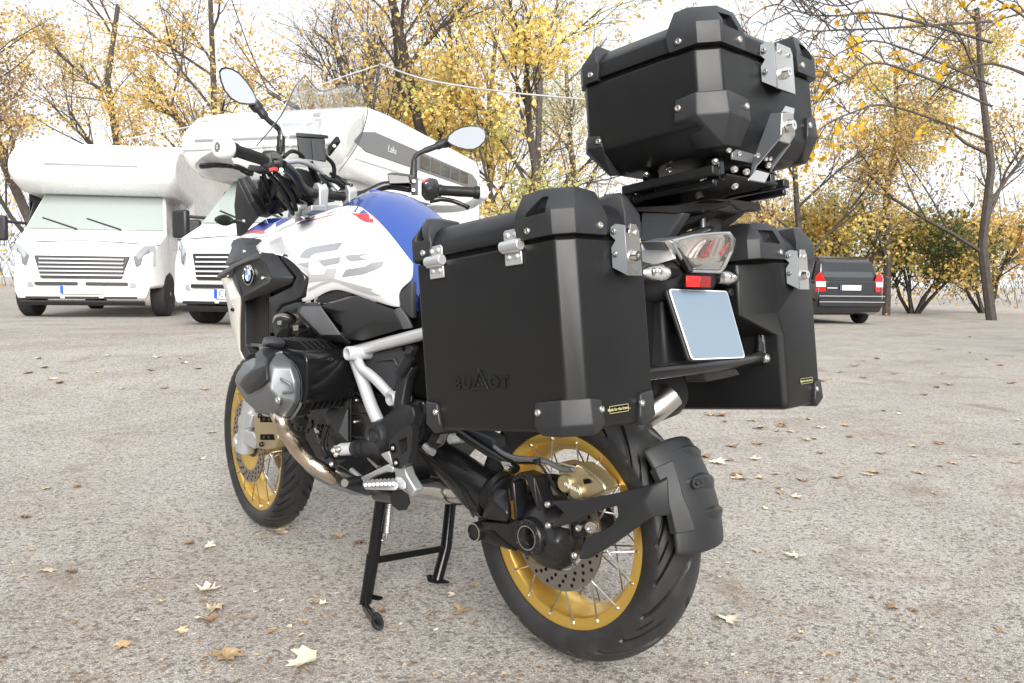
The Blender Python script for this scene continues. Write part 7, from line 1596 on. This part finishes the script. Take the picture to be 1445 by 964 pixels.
# silencer: big can on the right, black end cap
b = MB(); s0, s1 = Vector((.17, .25, .50)), Vector((.105, -.17, .668))
dd = s1 - s0; b.lathe(s0, dd, [(.04, 0), (.056, .05), (.062, .12), (.062, dd.length - .03), (.056, dd.length), (.046, dd.length + .004), (.042, dd.length - .03), (.0003, dd.length - .05)], 36); sil = b.build('silencer', STEEL, bike, smooth=40)
b = MB(); b.lathe(s0 + dd * .86, dd, [(.064, 0), (.065, .01), (.063, .06), (.055, .075), (.046, .076), (.0003, .06)], 36); b.build('silencer_cap', PLASTIC, sil, smooth=40)
b = MB(); b.tube([PX(900, 592, .03), PX(925, 576, .06), PX(948, 556, .095)], .032, 24, smooth=3); 
b.build('tail_pipe', STEEL, sil, smooth=50)
# rear rack: plates, struts and the clutter under the top case
def bx8(name, x0, x1, f0, f1, u0, u1, m=SATINB, bev=.003, par=None):
    b = MB(); b.hull([BX(x, f, u) for x in (x0, x1) for f in (f0, f1) for u in (u0, u1)]); return b.build(name, m, par or bike, bev)
bx8('adapter_plate', -.10, .10, -.56, -.36, 1.062, 1.070, POWDER)
for x_ in (-.11, .09):
    for f_ in (-.55, -.40): bx8('adapter_post', x_, x_ + .02, f_, f_ + .03, 1.058, 1.104, GLOSSB)
bx8('adapter_rail', -.150, -.125, -.56, -.345, 1.062, 1.080, POWDER); bx8('adapter_rail', .125, .150, -.56, -.345, 1.062, 1.080, POWDER)
b = MB(); b.hull([PX(*p) for p in ((864, 280, -.12), (905, 262, -.12), (1055, 232, -.03), (1100, 246, .12), (1050, 268, .12), (1000, 284, .05), (870, 284, -.12))] + [BX(.14, -.33, 1.05), BX(-.12, -.33, 1.04)]); rp = b.build('rack_plate', POWDER, bike, .004, smooth=30)
for p in ((899, 270, -.13), (945, 239, -.13), (992, 252, -.10), (1036, 262, .0)): bolt(PX(*p), (-.6, -.6, -.5), rp, BOLT, 1.2)
for p in ((934, 226), (887, 241), (982, 211), (912, 246), (1009, 228), (1036, 239)): bolt(PX(p[0], p[1], -.145), (-.5, -.3, -.8), tc, BOLT, 1.0)
b = MB(); b.tube([PX(985, 273, -.06), PX(988, 281, -.06)], .009, 10); b.build('spacer', STEEL, rp)
bx8('rack_slide', -.135, -.12, -.55, -.36, 1.045, 1.058, GLOSSB); bx8('rack_slide', .12, .135, -.56, -.36, 1.045, 1.058, GLOSSB)
b = MB(); b.prism([PX(*p) for p in ((876, 291, -.10), (955, 289, -.10), (1000, 281, -.08), (1032, 279, .0), (1035, 292, .02), (1000, 296, -.06), (955, 300, -.1), (880, 300, -.1))], EX * .12); b.build('rack_plate', SATINB, bike, .004)
b = MB(); b.prism([PX(*p) for p in ((880, 300, -.10), (1030, 288, .0), (1043, 295, .04), (1000, 312, .04), (900, 330, -.08))], EX * .02); b.build('rack_plate', GLOSSB, bike, .004)
# luggage bridge struts
def strut(name, pts, t=.03, m=PLASTIC, d=EX): 
    b = MB(); b.prism([PX(*p) for p in pts], d * t); return b.build(name, m, bike, .004)
strut('rack_strut', ((905, 300, -.10), (965, 300, -.10), (945, 330, -.10), (935, 340, -.10), (903, 342, -.10)), .03, PLASTIC2)
strut('rack_strut', ((930, 312, -.06), (1000, 300, -.02), (985, 312, -.02), (955, 325, -.04), (945, 338, -.05)), .04)
strut('rack_strut', ((976, 300, .0), (1003, 298, .02), (1000, 330, .02), (975, 330, .0)), .05)
tubex('rack_tube', [(991, 298, -.01), (992, 330, -.01)], .006, GREYM, bike, 10, 0)
strut('rack_strut', ((1000, 300, .06), (1044, 293, .08), (1040, 302, .08), (1020, 318, .07), (1004, 330, .06)), .03)
strut('grab_rail', ((955, 330, -.06), (1000, 318, -.02), (1005, 326, -.02), (960, 340, -.06)), .02, SATINB)
# ---- the case's own clamp: folded steel hook from the floor up to the rear wall
cl0 = MB()
Kq = lambda x, y, f: PB(960 + x / 5.841, 110 + y / 5.841, f)
def strip(P, w, m, name, parent, t=.004):
    b = MB(); R = [[p, p + EX * w] for p in P]; b.loft(R, closed=False, caps=False, sheet=True); o = b.build(name, m, parent, 0, smooth=30)
    md = o.modifiers.new('thickness', 'SOLIDIFY'); md.thickness = t; bevel(o, .001, 1); return o
fr_0 = tf0
ck_ = MB()
# side cheek (grey), seen from the left: from the upper cover down round to the hook
chk = [(750, 295, -.625), (835, 285, -.640), (835, 470, -.640), (660, 690, -.625), (630, 720, -.62), (565, 840, -.62), (590, 700, -.60), (650, 620, -.60), (740, 500, -.61), (755, 400, -.615)]
ck_.prism([Kq(*p) for p in chk], EX * .004); hook = ck_.build('case_clamp', GREYM, tc, .001)
ck_ = MB(); ck_.prism([Kq(*p) for p in ((840, 285, -.641), (935, 290, -.641), (950, 470, -.641), (905, 545, -.635), (820, 520, -.635), (835, 455, -.641))], EF * .004); cf = ck_.build('clamp_cover', STEEL, hook, .0015)
ck_ = MB(); ck_.prism([Kq(*p) for p in ((845, 280, -.634), (870, 228, -.63), (945, 250, -.63), (940, 300, -.634))], EF * .003); ck_.build('clamp_tab', STEEL, hook, .0015)
k = MB(); kc = Kq(892, 398, -.642); k.lathe(kc, -EF, [(.0125, -.001), (.0125, .004), (.0095, .012), (.003, .012), (.003, .008), (.0004, .008)], 20); k.build('lock_barrel', CHROME, hook, smooth=30)
ck_ = MB(); ck_.prism([Kq(*p) for p in ((625, 755, -.625), (740, 785, -.625), (700, 865, -.63), (565, 842, -.63))], EF * .004); ck_.build('clamp_hook', STEEL, hook, .0015)
ck_ = MB(); ck_.prism([Kq(*p) for p in ((905, 545, -.635), (890, 545, -.63), (740, 720, -.62), (735, 785, -.62), (750, 760, -.625), (775, 705, -.63))], EX * .004); ck_.build('clamp_cheek', GREYM, hook, .001)
ck_ = MB(); ck_.prism([Kq(*p) for p in ((430, 615, -.60), (470, 590, -.60), (600, 625, -.60), (640, 650, -.60), (590, 700, -.60), (430, 670, -.60))], EF * .004); ck_.build('clamp_bracket', GREYM, hook, .001)
for x_, y_, s_ in ((635, 640, .85), (545, 775, .95), (485, 625, .75), (725, 720, .95), (740, 668, .65), (705, 668, .65), (400, 598, .7), (450, 755, .85), (455, 890, .8)): bolt(Kq(x_, y_, -.62), (-.5, -.8, -.2), hook, BOLT, s_)
